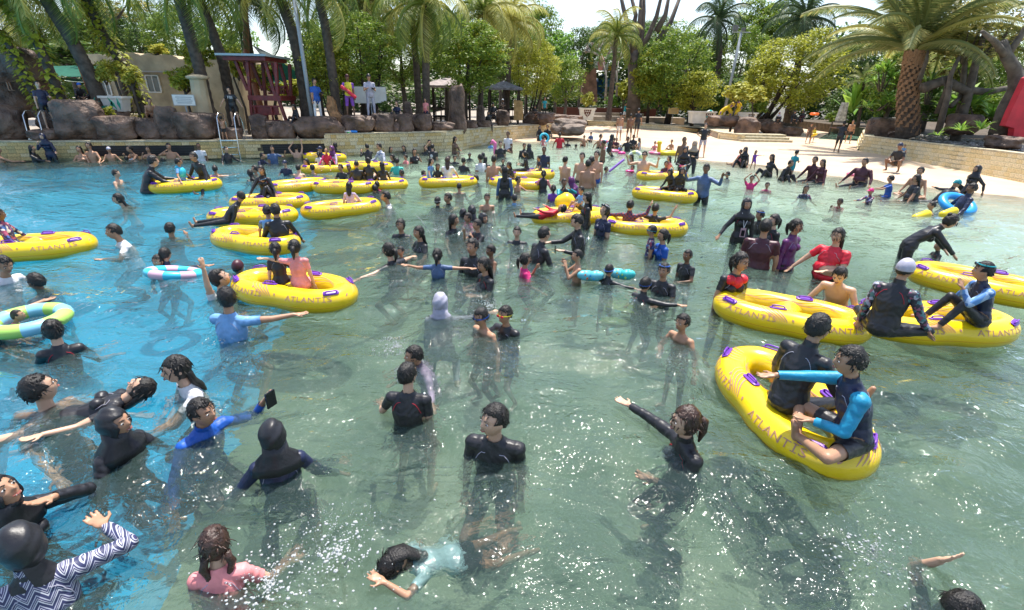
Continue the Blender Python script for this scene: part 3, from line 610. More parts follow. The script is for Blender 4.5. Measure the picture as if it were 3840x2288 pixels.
for i in range(6): MB().box((p[0]-2.6+.6*i, 65.5, p[2]+3.7-.10*i), (.6, 2.2, 1.1-.1*i)).build('roof_stripe', mat('yellow_roof', (.7, .42, .03), .5) if i % 2 == 0 else white, sd)
v, f = tubemesh([PE('E4', 370, 210, 60), PE('E4', 378, 120, 60), PE('E4', 382, 28, 60)], [.25, .45, .1], 8); tag(link('furled_flag', mk('furled_flag', v, f, True), None, mat('pink_cloth', (.5, .25, .24), .7)), 'furled pink banner in front of the grey bare tree', 'banner')
# benches and terraces behind the beach wall
for i, (x0, x1, y, h, Y) in enumerate(((285, 1400, 835, 60, 53), (285, 900, 760, 30, 56), (300, 1000, 725, 25, 59))):
    a, b = PE('E4', x0, y-h, Y), PE('E4', x1, y, Y); tag(MB().box(((a[0]+b[0])/2, Y+1, (a[2]+.3)/2), (b[0]-a[0], 2, max(a[2]-.3, .3))).build('terrace', deckm), ['lowest paved terrace behind the beach wall', 'middle paved terrace under the trees', 'upper paved terrace under the trees'][i], 'terrace', None)
a = PE('E4', 40, 640, 57); tag(MB().box((a[0]+3.5, 57, a[2]-1.0), (11, .5, 1.6)).build('garden_wall', mat('dark_red_wall', (.10,.03,.02), .8)), 'dark red brown low wall behind the tapered planter', 'wall')
# slanted handrails on the right of the planters
for i, (xa, ya, xb, yb) in enumerate(((2160, 740, 2300, 620), (2280, 830, 2440, 680))):
    a, b = PE('E4', xa, ya, 44), PE('E4', xb, yb, 48); tag(MB().tube([a, b], .04).build('handrail', steel), ['upper steel handrail slanting up beside the yellow leaved shrub', 'lower steel handrail slanting up beside the steps'][i], 'handrail')
# water gun on the wall
p = PE('D1', 1990, 145, WY(K('D1', 1990, 0)[0])+.12); wg = empty('water_gun', (p[0], p[1], HW[0][2]+.01), 0, 'white orange and blue toy water blaster lying on the wall top', 'toy')
MB().cap((-.3, 0, .06), (.1, 0, .06), .05).build('barrel', mat('white_plastic', (.8, .8, .8), .3), wg, True); MB().cap((.1, 0, .07), (.33, 0, .06), .055).build('tank', mat('blue_plastic', (.02, .25, .8), .3), wg, True)
MB().cap((-.38, 0, .06), (-.3, 0, .06), .045).build('nozzle', mat('orange_plastic', (.9, .2, .05), .3), wg, True); MB().cap((-.1, -.02, .05), (0, -.03, 0), .03).build('grip', mat('green_plastic', (.05, .6, .15), .3), wg, True)
# ================================================================== vegetation
def leafmat(name, stops, tr=.45, rough=.5):
    m = bpy.data.materials.new(name); m.use_nodes = True; nt_, b_ = nodes(m); Nn, Ln = nt_.nodes.new, nt_.links.new
    ge = Nn('ShaderNodeNewGeometry'); rp_ = Nn('ShaderNodeValToRGB'); e = rp_.color_ramp.elements
    while len(e) < len(stops): e.new(.5)
    for k, (p, c) in zip(e, stops): k.position = p; k.color = tuple(c)+(1,)
    Ln(ge.outputs['Random Per Island'], rp_.inputs[0]); Ln(rp_.outputs[0], b_.inputs['Base Color']); b_.inputs['Roughness'].default_value = rough
    t = Nn('ShaderNodeBsdfTranslucent'); mx = Nn('ShaderNodeMixShader'); mx.inputs[0].default_value = tr; Ln(rp_.outputs[0], t.inputs[0])
    Ln(b_.outputs[0], mx.inputs[1]); Ln(t.outputs[0], mx.inputs[2]); Ln(mx.outputs[0], nt_.nodes['Material Output'].inputs[0]); return m
LM = {'dark': leafmat('leaves_dark_green', [(0, (0.044,0.098,0.018)), (.6, (0.094,0.177,0.034)), (1, (0.175,0.244,0.046))]),
      'mid': leafmat('leaves_mid_green', [(0, (0.088,0.171,0.023)), (.6, (0.200,0.312,0.037)), (1, (0.384,0.432,0.057))]),
      'fresh': leafmat('leaves_fresh_green', [(0, (0.096,0.223,0.032)), (.6, (0.209,0.387,0.057)), (1, (0.352,0.521,0.076))]),
      'yell': leafmat('leaves_yellow_green', [(0, (0.160,0.194,0.023)), (.5, (0.369,0.387,0.037)), (1, (0.600,0.620,0.076))]),
      'olive': leafmat('leaves_olive', [(0, (0.128,0.149,0.037)), (.6, (0.303,0.298,0.076)), (1, (0.600,0.506,0.189))]),
      'gold': leafmat('leaves_golden', [(0, (0.225,0.268,0.034)), (.5, (0.575,0.537,0.069)), (1, (0.600,0.600,0.161))]),
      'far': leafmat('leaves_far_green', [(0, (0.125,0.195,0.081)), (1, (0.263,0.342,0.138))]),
      'palm': leafmat('palm_green', [(0, (0.100,0.159,0.025)), (.6, (0.213,0.281,0.046)), (1, (0.400,0.415,0.081))]),
      'palmy': leafmat('palm_yellow', [(0, (0.250,0.281,0.057)), (.5, (0.500,0.464,0.115)), (1, (0.600,0.600,0.230))]),
      'palmd': leafmat('palm_dark', [(0, (0.044,0.085,0.034)), (1, (0.112,0.171,0.069))]),
      'palmg': leafmat('palm_grey_green', [(0, (0.125,0.171,0.046)), (.6, (0.250,0.281,0.092)), (1, (0.450,0.415,0.138))])}
tbark = mat('grey_bark', (.10,.085,.07), .9, .35, 3, 1, 12); pbark = mat('palm_bark', (.085,.065,.05), .9, .35, 5, 1, 14); dbark = mat('dark_bark', (.04,.03,.022), .9, .3, 3, .8, 12); sbark = mat('silver_bark', (.30,.27,.24), .8, .3, 4)
def leafcloud(name, n_clump, per, leaf, seed, rad=.26, hollow=.45, asp=2.0):
    r = np.random.default_rng(seed); u = r.normal(size=(n_clump, 3)); u /= np.linalg.norm(u, axis=1)[:, None]
    rr = hollow+(1-hollow)*r.random(n_clump)**.6; lump = np.array([1+.28*nz(q, 1.7, seed)+.12*nz(q, 4, seed+3) for q in u])
    cc = u*(rr*lump*.86)[:, None]
    C2 = np.repeat(cc, per, 0); q = r.normal(size=(len(C2), 3)); q /= np.linalg.norm(q, axis=1)[:, None]
    q[:, 2] = np.abs(q[:, 2])*np.where(r.random(len(q)) < .75, 1, -1); P = C2+q*(rad*r.uniform(.45, 1.1, (len(q), 1)))*[1, 1, .62]
    nrm = q*.6+r.normal(size=q.shape)*.5+[0, 0, .8]; nrm /= np.linalg.norm(nrm, axis=1)[:, None]
    a = np.cross(nrm, r.normal(size=q.shape)); a /= np.linalg.norm(a, axis=1)[:, None]; b = np.cross(nrm, a); s = leaf*r.uniform(.6, 1.35, (len(q), 1))
    v = np.stack([P-a*s*asp/2, P+b*s*.5, P+a*s*asp/2, P-b*s*.5], 1).reshape(-1, 3); f = np.arange(len(v)).reshape(-1, 4)
    m = mk(name, v, f); m.materials.append(LM['mid']); return m
CROWN = [leafcloud('crown', 95, 75, .048, 3), leafcloud('crown', 120, 65, .042, 8), leafcloud('crown', 80, 80, .055, 21, .3), leafcloud('crown', 60, 55, .07, 33, .28, .3)]
CROWNBIG = [leafcloud('crown', 190, 80, .030, 5, .19, .6), leafcloud('crown', 210, 75, .028, 15, .18, .6)]
SPARSE = [leafcloud('crown', 46, 34, .06, 44, .2, .35), leafcloud('crown', 60, 26, .055, 45, .22, .3)]
BUSH = [leafcloud('foliage', 34, 40, .12, 50, .34, .3, 2.6)]
tseed = [0]
def tree(c, cx, cy, w, h, Y, leaf, label, kind='n', base=None, lean=0, group='trees round the pool', tr=None, bm_=None, multi=False, zb=None):
    tseed[0] += 1; r = np.random.default_rng(tseed[0]*13); X_, Y_ = K(c, cx, cy); s = CR[c][2]; p = GY(X_, Y_, Y); k = PX(p)[2]; W_, H_ = w/s/k, h/s/k*1.02
    zb = (.7 if Y < 60 else .3) if zb is None else zb; bx = p[0] if base is None else PE(c, base, 0, Y)[0]
    rt = empty('tree' if kind != 'bush' else 'bush', (bx, Y, zb), 0, label, 'tree' if kind != 'bush' else 'bush', group)
    lst = {'n': CROWN, 'big': CROWNBIG, 'sp': SPARSE, 'bush': BUSH}[kind]; me = lst[tseed[0] % len(lst)]
    o = link('crown' if kind != 'bush' else 'foliage', me, rt, LM[leaf]); o.location = (p[0]-bx, 0, p[2]-zb); dep = max(W_*.42, min(H_, W_)*.4)
    if me.materials[0] is LM[leaf]: o.material_slots[0].link = 'OBJECT'; o.material_slots[0].material = LM[leaf]
    o.scale = (W_*.53, dep, H_*.53); o.rotation_euler = (0, 0, 0)
    cz = p[2]-zb; cx_ = p[0]-bx; tr = tr or max(.06, W_*.035); m_ = MB(); n = 4 if not multi else 6
    if not multi: m_.tube([(0, 0, -.3), (cx_*.3+r.normal()*.1, 0, cz*.4), (cx_*.7+r.normal()*.15, 0, max(cz-H_*.35, cz*.5)), (cx_, 0, cz)], [tr*1.3, tr, tr*.8, tr*.35], 8)
    for i in range(n):
        a = r.uniform(0, 6.28); st = np.array([cx_*.6, 0, max(cz-H_*.42, cz*.35)]) if not multi else np.array([r.normal()*.15, r.normal()*.1, -.2])
        en = np.array([cx_+math.cos(a)*W_*.3, math.sin(a)*dep*.6, cz+r.uniform(-.1, .3)*H_]); m_.tube([st, st*.55+en*.45+[math.cos(a)*W_*.04, 0, -.05*H_], en], [tr*.6 if not multi else tr*.9, tr*.45, tr*.15], 6)
    m_.build('trunk' if kind != 'bush' else 'stems', bm_ or tbark, rt, True); return rt
WL_ = WY(300)
for a in [
 ('T0',60,200,460,460,WL_+13,'dark','dark dense tree at the top left corner behind the cave rocks','big'),('T0',360,270,560,400,WL_+15,'dark','dense dark tree behind the green awning','big'),
 ('T0',720,250,560,420,WL_+17,'mid','wide dense green tree behind the beige parapet','big'),('T0',1080,270,520,400,WL_+16,'dark','dense tree above the window of the beige building','big'),
 ('T0',1380,290,480,440,WL_+15,'mid','green tree between the beige building and the two palm trunks','big'),('T0',1700,330,460,380,WL_+14,'mid','bright green tree left of the red tower roof'),
 ('T0',520,440,620,240,WL_+12,'dark','low dark tree mass just above the green awning'),('T0',1900,360,300,420,WL_+16,'fresh','small light green tree behind the red tower','sp'),
 ('T0',1250,110,420,240,WL_+19,'dark','thin twiggy treetop against the sky on the left','sp'),('T0',800,60,700,260,WL_+9,'olive','sparse overhanging twigs against the sky at the top left','sp'),
 ('T1',120,620,380,260,WY(1000)+7,'yell','yellow green shrubbery tree behind the shade sail','n'),('T1',470,400,380,420,WY(1200)+6,'mid','leafy tree right of the slanting steel pole'),
 ('T1',1150,450,560,460,WY(1500)+9,'mid','green tree behind the two coconut palm trunks','big'),('T1',900,240,620,420,WY(1400)+12,'dark','darker tall tree above the camera man','n'),
 ('T1',1500,330,600,460,WY(1700)+13,'fresh','light green tree behind the tall coconut palm crown','n'),('T1',1950,430,420,520,WY(1900)+15,'dark','tall dark tree at the centre behind the huts'),
 ('T2',240,260,340,440,56,'mid','tall rounded tree with big clustered leaves left of the open sky','n'),('T2',120,330,320,420,52,'fresh','bright green tree just right of the golden palm crown','n'),('T2',360,460,340,420,54,'fresh','bright green tree above the stone rock tower','n'),
 ('T2',560,420,300,360,60,'dark','dark tree left of the grey bare tree','n'),('T2',430,640,320,360,48,'mid','grey green tree over the dark fishing boat shapes','n'),
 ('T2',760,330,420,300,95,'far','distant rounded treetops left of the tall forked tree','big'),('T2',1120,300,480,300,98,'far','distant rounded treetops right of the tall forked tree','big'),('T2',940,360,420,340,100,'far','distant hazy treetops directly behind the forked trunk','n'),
 ('T2',1000,760,260,300,56,'dark','dark shrubby tree at the foot of the forked trunk'),('T2',1480,470,420,420,62,'mid','tree behind the big light green tree and the dark palm','n'),
 ('T2',1780,500,560,520,60,'mid','dense green tree behind the floodlight pole','big'),('T2',1930,230,400,420,66,'mid','tall leafy tree top beside the floodlight pole','n'),('T2',1720,800,520,380,54,'dark','dark undergrowth tree above the long white planter','n'),
 ('T3',110,210,420,360,64,'mid','tall light leaved tree left of the dark feathery palm','n'),('T3',820,470,560,560,56,'dark','dark tree right of the yellow green round tree','big'),('T3',700,820,420,360,47,'dark','dark bush mass behind the pale totem','n'),
 ('T3',1020,640,460,560,40,'mid','leafy thicket tree just behind the thick palm trunk','n'),('T3',1400,500,620,520,38,'olive','olive leaved tree right of the thick palm trunk','n'),('T3',1500,840,640,320,35,'dark','dark low thicket behind the pebble bed','n'),
 ('T3',1800,560,560,560,36,'mid','leafy tree behind the leaning trunk at the right edge','big'),('T3',1300,120,620,420,44,'olive','dry olive treetop above the thick palm crown','n'),('T3',1850,860,460,320,31,'mid','green thicket at the right edge behind the red panel','n')]:
    tree(*a)
tree('T1',770,420,760,560,WY(1330)+3.4,'mid','wide bushy light green tree with many stems above the lifeguard','big',multi=True,bm_=dbark)
tree('T1',590,560,420,420,WY(1240)+2.6,'yell','yellow green bushy tree right behind the blue polo shirt','n',multi=True,bm_=dbark)
tree('T1',1690,470,680,540,WY(1760)+2.6,'mid','wide green tree growing out of the broad brown pillar','big',base=1610,bm_=dbark)
tree('T1',1780,390,420,380,WY(1800)+1.9,'yell','yellow topped bushy tree right of the broad brown pillar','n',bm_=dbark)
tree('T2',175,560,450,440,40,'yell','rounded yellow green tree behind the seated floral dress','big',base=150,multi=True,bm_=dbark)
tree('T2',1290,560,640,640,50.5,'mid','largest spreading light green tree behind the yellow notice board','big',bm_=dbark); tree('T2',1470,720,400,330,48.5,'yell','lower drooping light green bough tree above the long white planter','n',bm_=dbark); tree('T2',1120,620,320,420,51.5,'yell','light green tree touching the forked dark trunk','n',bm_=dbark)
tree('T3',240,570,800,610,46,'yell','big round yellow green tree like a ball left of the thick palm','big',base=150,multi=True,bm_=dbark); tree('T2',2000,640,300,420,48,'yell','yellow green bough left of the big round tree','n',bm_=dbark)
tree('T3',1750,180,900,560,29,'olive','overhanging olive tree canopy at the top right corner','sp',base=1900); tree('T3',1500,330,600,360,30,'olive','dry brownish boughs hanging beside the thick palm crown','sp',base=1900)
for a in [('T0',820,580,170,200,WY(380)+2.6,'gold','bright golden leaved shrub right of the leaning palm','bush'),('T0',910,545,130,120,WY(420)+2.9,'gold','small golden shrub head behind the first golden shrub','bush'),('T0',1040,610,180,170,WY(480)+2.8,'gold','golden leaved shrub at the foot of the vine covered palm','bush'),
 ('T0',1250,395,160,90,WL_+9.5,'gold','yellow bush growing over the beige parapet','bush'),('T0',1460,640,260,220,WY(680)+2.4,'yell','open branched shrub with yellow tips above the notice board','bush'),('T0',1560,480,220,150,WY(730)+3.2,'yell','yellow tipped shrub between the two palm trunks','bush'),
 ('T0',1880,520,140,260,WY(860)+4,'yell','yellow green shrub seen through the tower posts','bush'),('T0',870,890,80,90,WY(400)+1.2,'yell','small green plant growing on the biggest boulder','bush'),
 ('T1',270,720,260,170,WY(1080)+4,'yell','yellow green hedge shrub under the shade sail','bush'),('T1',1015,850,110,90,WY(1440)+1.0,'dark','small round dark bush right of the camera man','bush'),
 ('T2',1790,740,230,170,42.5,'gold','golden leaved shrub above the leaning yellow tube','bush'),('T2',1930,760,180,150,43,'gold','golden shrub in the white planter by the yellow tube','bush'),('T2',600,800,120,130,52.3,'gold','thin yellow leaved shrub in the tapered planter','bush'),
 ('T2',790,810,120,110,54,'fresh','small clipped green bush left of the forked tree','bush'),('T2',900,720,170,180,54,'yell','bush with yellow and red leaves beside the forked tree','bush'),
 ('T2',1960,850,140,150,43.5,'mid','green shrub beside the steel handrails','bush'),('T3',520,930,120,90,41,'mid','green ground plant left of the pale totem','bush')]:
    tree(*a, group='shrubs round the pool')
# forked tall tree and bare grey tree
def branches(name, c, lines, Y, r0, m, label, cat='tree'):
    rt = empty(name, (PE(c, lines[0][0][0], 0, Y)[0], Y, .5), 0, label, cat); o = np.array(rt.location); mb = MB()
    for i, ln in enumerate(lines):
        P = [PE(c, x, y, Y+(0 if i == 0 else math.sin(i*2.1)*1.2*j/len(ln)))-o for j, (x, y) in enumerate(ln)]
        k = r0 if i == 0 else r0*(.42 if len(ln) > 2 else .22); mb.tube(P, [k*(1-.55*j/(len(P)-1)) for j in range(len(P))], 7)
    mb.build('trunk', m, rt, True); return rt
branches('tall_forked_tree', 'T2', [[(965,930),(975,700),(960,500),(985,400)],[(975,430),(930,240),(885,60),(860,-60)],[(985,400),(1015,200),(1030,-60)],[(990,400),(1030,300),(1048,100),(1050,-60)],[(985,420),(960,250),(985,120),(940,-60)],[(1000,420),(1080,300),(1150,130),(1190,-40)],[(1150,250),(1220,120),(1250,-40)],[(1160,330),(1260,180),(1350,-60)],[(960,560),(900,350),(900,100)]], 52, .75, mat('brown_grey_bark', (.12,.095,.08), .9, .3, 2, .8, 8), 'tall tree whose dark trunk forks into many bare limbs against the sky')
rr_ = np.random.default_rng(77)
def twig(x, y, a, l, d):
    if d == 0: return []
    x2, y2 = x+math.cos(a)*l, y-math.sin(a)*l; out = [[(x, y), ((x+x2)/2+rr_.normal()*4, (y+y2)/2), (x2, y2)]]
    for k in range(2 if d < 4 else 3): out += twig(x2, y2, a+rr_.uniform(-.75, .75), l*rr_.uniform(.6, .85), d-1)
    return out
for x, a, l in ((745, 1.75, 110), (830, 1.4, 120)): branches('bare_tree', 'T2', [[(x, 800), (x+5, 660), (x, 560)]]+twig(x, 600, a, l, 5), 54, .16, sbark, 'bare grey branching tree %s the thin palm trunk' % ('left of' if x < 800 else 'right of'))
branches('leaning_tree', 'T3', [[(1830,1060),(1900,850),(1975,700),(1960,560),(1890,440),(1860,330)],[(1975,700),(2035,620),(2060,500)],[(1890,450),(1800,330),(1700,250)],[(1900,440),(2000,300),(2050,200)]], 25.5, .42, tbark, 'thick leaning tree trunk at the right edge behind the red panel')
branches('fallen_trunk', 'T3', [[(1230,700),(1400,640),(1560,720),(1750,730),(1900,700)],[(1450,850),(1560,740),(1600,720)],[(1340,900),(1440,640),(1520,450)],[(1200,640),(1260,480),(1270,400)]], 29, .30, tbark, 'grey crooked boughs between the thick palm and the right edge')
branches('thin_tree', 'T3', [[(1350,1050),(1430,760),(1450,600),(1520,450)],[(1430,760),(1380,600)]], 27.5, .17, tbark, 'thin leaning tree stem right of the thick palm trunk')
# ---- palms
def frond(name, L, droop, n, lw, seed, ll=.8, hang=.5):
    r = np.random.default_rng(seed); pts = []; a = R(50); p = np.zeros(3)
    for i in range(13):
        pts.append(p.copy()); a -= droop/12*(.5+1.0*i/12); p = p+np.array([math.cos(a), 0, math.sin(a)])*L/12
    pts = np.array(pts); v, f = tubemesh(pts, [.035*(1-.8*i/12) for i in range(13)], 5); V_ = [v]; F_ = [list(q) for q in f]; nn = len(v)
    for i in range(n):
        t = .12+.88*i/n; k = t*12; j = min(int(k), 11); q = pts[j]+(pts[j+1]-pts[j])*(k-j); tg = pts[j+1]-pts[j]; tg /= np.linalg.norm(tg); l = ll*math.sin(math.pi*min(1, t*.82+.14))**.6*r.uniform(.85, 1.1)
        for s in (-1, 1):
            dr = np.array([0, s, 0])*.8+tg*.55+np.array([0, 0, -.25-hang*r.uniform(.3, 1)]); dr /= np.linalg.norm(dr); d2 = dr+np.array([0, 0, -hang*.9]); d2 /= np.linalg.norm(d2)
            m1_, e = q+dr*l*.5, q+dr*l*.5+d2*l*.5; wv = tg*lw*.5
            V_.append(np.array([q-wv*.4, q+wv*.4, m1_+wv, m1_-wv, e])); F_ += [[nn, nn+1, nn+2, nn+3], [nn+3, nn+2, nn+4]]; nn += 5
    me_ = mk(name, np.vstack(V_), [tuple(q) for q in F_]); me_.materials.append(LM['palm']); return me_
FR = [frond('frond', 1, 2.2, 46, .013, s, .26, h_) for s, h_ in ((1, .7), (2, .45), (3, .95))]; FRD = [frond('frond', 1, 1.3, 70, .010, s, .13, .15) for s in (4, 5)]
FRT = [frond('frond', 1, 1.2, 34, .02, 6, .24, .5)]
def palm(c, pts, Y, r0, L, n, leaf, label, frs=None, elev=(-.9, 1.0), vine=False, zb=.7, yellow=0, rings_=True, crown=True, seed=None):
    tseed[0] += 1; r = np.random.default_rng(tseed[0]*7 if seed is None else seed); P = [PE(c, x, y, Y) for x, y in pts]; P[-1][2] = min(P[-1][2], zb+.2); o = P[-1].copy(); rt = empty('palm_tree', tuple(o), 0, label, 'palm tree', 'palms round the pool')
    Q = [p-o for p in P][::-1]; t = np.linspace(0, len(Q)-1, 60); 
    S_ = [np.array([np.interp(a, range(len(Q)), [q[k] for q in Q]) for k in range(3)]) for a in t]
    for _ in range(6): S_ = [S_[0]]+[(S_[i-1]+S_[i]*2+S_[i+1])/4 for i in range(1, 59)]+[S_[-1]]
    v, f = tubemesh(S_, [r0*(1.35-.5*i/59 if i < 6 else 1.1-.25*i/59)*(1+(.10 if rings_ and i % 2 else 0)) for i in range(60)], 10); link('trunk', mk('trunk', v, f, True), rt, pbark)
    top = S_[-1]
    if crown:
        for i in range(n):
            az = i*2.39996+r.uniform(-.2, .2); k = i/max(1, n-1); e = elev[0]+(elev[1]-elev[0])*k+r.uniform(-.12, .12)
            fm = (frs or FR)[i % len(frs or FR)]; o_ = link('frond', fm, rt, None); lm = LM['palmy'] if r.random() < yellow else LM[leaf]
            o_.material_slots[0].link = 'OBJECT'; o_.material_slots[0].material = lm; o_.location = top; s = L*r.uniform(.85, 1.1); o_.scale = (s, s, s); o_.rotation_euler = (r.uniform(-.3, .3), -e+.25, az)
    if vine:
        m_ = []; F_ = []; n_ = 0
        for i in range(760):
            k = r.uniform(0, 58.9); j = int(k); q = S_[j]+(S_[j+1]-S_[j])*(k-j); a = r.uniform(0, 6.28); rad = r0*r.uniform(1.0, 2.5); q = q+np.array([math.cos(a)*rad, math.sin(a)*rad, r.uniform(-.1, .1)])
            d_ = np.array([math.cos(a), math.sin(a), -.9+r.normal()*.3]); d_ /= np.linalg.norm(d_); sd_ = np.cross(d_, [0, 0, 1.]); sd_ /= np.linalg.norm(sd_)+1e-6; s = r.uniform(.13, .26)
            m_.append(np.array([q, q+d_*s*.35+sd_*s*.45, q+d_*s*1.15, q+d_*s*.35-sd_*s*.45])); F_.append((n_, n_+1, n_+2, n_+3)); n_ += 4
        tag(link('vine_leaves', mk('vine_leaves', np.vstack(m_), np.array(F_)), rt, LM[vine]), kind='stuff')
    return rt
W_ = WY
palm('T0', [(300,-160),(380,20),(560,300),(700,560),(812,850)], W_(340)+2.4, .26, 3.6, 16, 'palm', 'leaning grey coconut palm crossing the right orange post')
palm('T0', [(640,-200),(690,-20),(800,250),(1000,540),(1140,800)], W_(480)+3.2, .20, 3.2, 14, 'palm', 'leaning palm covered in yellow green vine in front of the beige building', vine='yell')
palm('T0', [(-30,-100),(60,-10),(180,180),(310,360),(440,560)], W_(120)+2.2, .16, 3.2, 14, 'palmy', 'leaning palm wrapped in vine above the cave at the left', vine='yell')
palm('T0', [(-240,60),(-120,180),(60,330),(220,470)], W_(60)+2.0, .12, 2.2, 8, 'palmy', 'vine covered stem at the left edge above the cave roof', vine='yell')
palm('T0', [(1385,-160),(1430,20),(1500,250),(1580,520),(1655,850)], W_(740)+2.2, .24, 3.4, 16, 'palm', 'left one of two dark leaning palm trunks beside the red tower')
palm('T0', [(1545,-170),(1590,0),(1690,260),(1770,480),(1830,800)], W_(800)+3.6, .22, 3.4, 16, 'palm', 'right one of two dark leaning palm trunks beside the red tower')
palm('T0', [(1930,-10),(1950,200),(1985,420),(2000,600)], W_(900)+7, .20, 3.6, 16, 'palmd', 'dark green coconut palm with drooping fronds behind the tower roof')
palm('T1', [(150,-120),(205,20),(280,220),(335,420),(400,800)], W_(1120)+3, .26, 3.0, 16, 'palm', 'coconut palm with a hanging yellow frond left of the steel pole', yellow=.35)
palm('T1', [(470,-120),(505,20),(550,200),(610,600),(655,960)], W_(1250)+1.6, .20, 3.2, 16, 'palm', 'slim dark palm trunk between the steel pole and the lifeguard', yellow=.15)
palm('T1', [(905,-30),(900,200),(880,500),(860,800)], W_(1400)+8, .28, 3.8, 18, 'palmy', 'coconut palm crown at the top above the camera man', yellow=.3)
palm('T1', [(700,0),(705,300),(700,700)], W_(1330)+9, .22, 3.4, 16, 'palmd', 'dark palm crown at the top above the lifeguard')
palm('T1', [(1240,70),(1250,250),(1275,520),(1295,800)], W_(1560)+4.5, .18, 3.2, 16, 'palm', 'coconut palm with the thin darker trunk left of the tallest one', yellow=.3)
palm('T1', [(1335,30),(1342,300),(1350,500),(1345,800)], W_(1600)+2.2, .19, 3.3, 22, 'palm', 'coconut palm with golden drooping fronds above the pink shirt', yellow=.5, elev=(-1.25, .9))
palm('T1', [(1815,90),(1810,400),(1790,600),(1780,900)], W_(1820)+2.8, .17, 3.4, 22, 'palm', 'coconut palm with pale golden fronds left of the open sky', yellow=.55, elev=(-1.1, .9))
palm('T2', [(-10,170),(-20,400),(-40,700)], 39, .17, 3.6, 20, 'palmy', 'coconut palm with spreading yellow fronds behind the rounded yellow green tree', yellow=.5)
palm('T2', [(828,300),(815,480),(790,720),(768,925)], 47, .2, 3.2, 20, 'palm', 'small headed palm with a thin dark trunk standing before the bare trees', yellow=.45, elev=(-.8, 1.3))
palm('T2', [(1640,160),(1650,400),(1660,600)], 58, .3, 4.4, 20, 'palmd', 'dark feathery palm against the sky left of the floodlight pole', elev=(-1.2, 1.3))
palm('T3', [(300,150),(280,300),(250,560)], 50, .3, 4.6, 20, 'palmd', 'dark coconut palm against the sky left of the thick palm', elev=(-1.0, 1.2))
palm('T3', [(760,640),(745,800),(730,940)], 41, .12, 1.5, 12, 'palmg', 'small fan like palm left of the thick palm trunk', zb=.8, frs=FRT)
# thick date palm with its leaf-stub armour
dp = palm('T3', [(1165,395),(1150,520),(1110,760),(1115,1060)], 30.0, .45, 6.3, 46, 'palmg', 'thick date palm with scaly brown trunk and long arching fronds', frs=FRD, elev=(-.35, 1.15), zb=.88, rings_=False, yellow=.22)
sb = bmesh.new(); bmesh.ops.create_cube(sb, size=1)
for q in sb.verts:
    if q.co.z > 0: q.co.x *= .55; q.co.y = q.co.y*.5-.28
stub = bpy.data.meshes.new('leaf_stub'); sb.to_mesh(stub); sb.free(); stub.materials.append(mat('leaf_stub_brown', (.26,.15,.08), .85, .35, 6, .6, 12))
P = [PE('T3', x, y, 30.0) for x, y in [(1115,1060),(1110,760),(1150,520),(1165,395)]]; o_ = np.array(dp.location)
for i in range(250):
    k = i/250*2.95; j = int(k); q = P[j]+(P[j+1]-P[j])*(k-j)-o_; a = i*2.39996; rd = .45*(1.12-.1*k)*rng.uniform(.96, 1.06)
    s_ = bpy.data.objects.new('leaf_stub', stub); COL.objects.link(s_); s_.parent = dp; s_.location = (q[0]+math.cos(a)*rd, q[1]+math.sin(a)*rd, q[2]); s_.rotation_euler = (0, 0, a+math.pi/2+rng.normal()*.15); s_.scale = (.20*rng.uniform(.8, 1.2), .15, .20*rng.uniform(.75, 1.3))
# rosette plants: dracaena, spider plants, banana
def rosette(c, x, y, Y, L, n, wd, leaf, label, heads=1, cat='plant', up=.5, stemh=0):
    rt = empty('rosette_plant', tuple(PE(c, x, y, Y)), 0, label, cat, 'spiky plants in the palm bed'); r = np.random.default_rng(int(x*3+y)); V_, F_, n_ = [], [], 0; st_ = MB()
    for h_ in range(heads):
        b_ = np.array([r.normal()*.35, r.normal()*.3, stemh+r.uniform(-.5, .5)]) if heads > 1 else np.array([0, 0, stemh])
        if stemh or heads > 1: st_.tube([(b_[0]*.3, b_[1]*.3, -stemh*.2-.6), b_], [.05, .035], 6)
        for i in range(n):
            az = i*2.4; e = r.uniform(-.1, 1.2)*up+.15; d_ = np.array([math.cos(az)*math.cos(e), math.sin(az)*math.cos(e), math.sin(e)]); sd_ = np.array([-math.sin(az), math.cos(az), 0])*wd/2; l = L*r.uniform(.7, 1.1)
            m_ = b_+d_*l*.55; e_ = b_+d_*l-[0, 0, l*.22]; V_.append(np.array([b_-sd_*.5, b_+sd_*.5, m_+sd_, m_-sd_, e_])); F_ += [(n_, n_+1, n_+2, n_+3), (n_+3, n_+2, n_+4)]; n_ += 5
    link('leaves', mk('leaves', np.vstack(V_), F_), rt, LM[leaf])
    if st_.n: st_.build('stem', tbark, rt, True)
rosette('T3', 930, 640, 34, 1.0, 26, .12, 'fresh', 'bright green dracaena heads left of the thick palm', 6, up=.7, stemh=.2); rosette('T3', 880, 800, 33.5, 1.0, 26, .12, 'fresh', 'lower bright green dracaena beside the thick palm trunk', 4, up=.7)
rosette('T3', 1290, 740, 33, 1.3, 26, .10, 'dark', 'dark spiky pandanus right of the thick palm', 5, up=.8, stemh=.3); rosette('T3', 1620, 560, 33, 1.3, 26, .10, 'mid', 'spiky pandanus heads above the crooked boughs', 6, up=.8, stemh=.3)
rosette('T3', 1530, 1040, 24.2, .8, 30, .07, 'fresh', 'left striped spider plant on the pebble bed', up=.8); rosette('T3', 1690, 1030, 23.8, .8, 30, .07, 'fresh', 'right striped spider plant on the pebble bed', up=.8); rosette('T3', 1345, 1075, 25.2, .6, 20, .05, 'fresh', 'small spiky green plant at the wall top', up=.8)
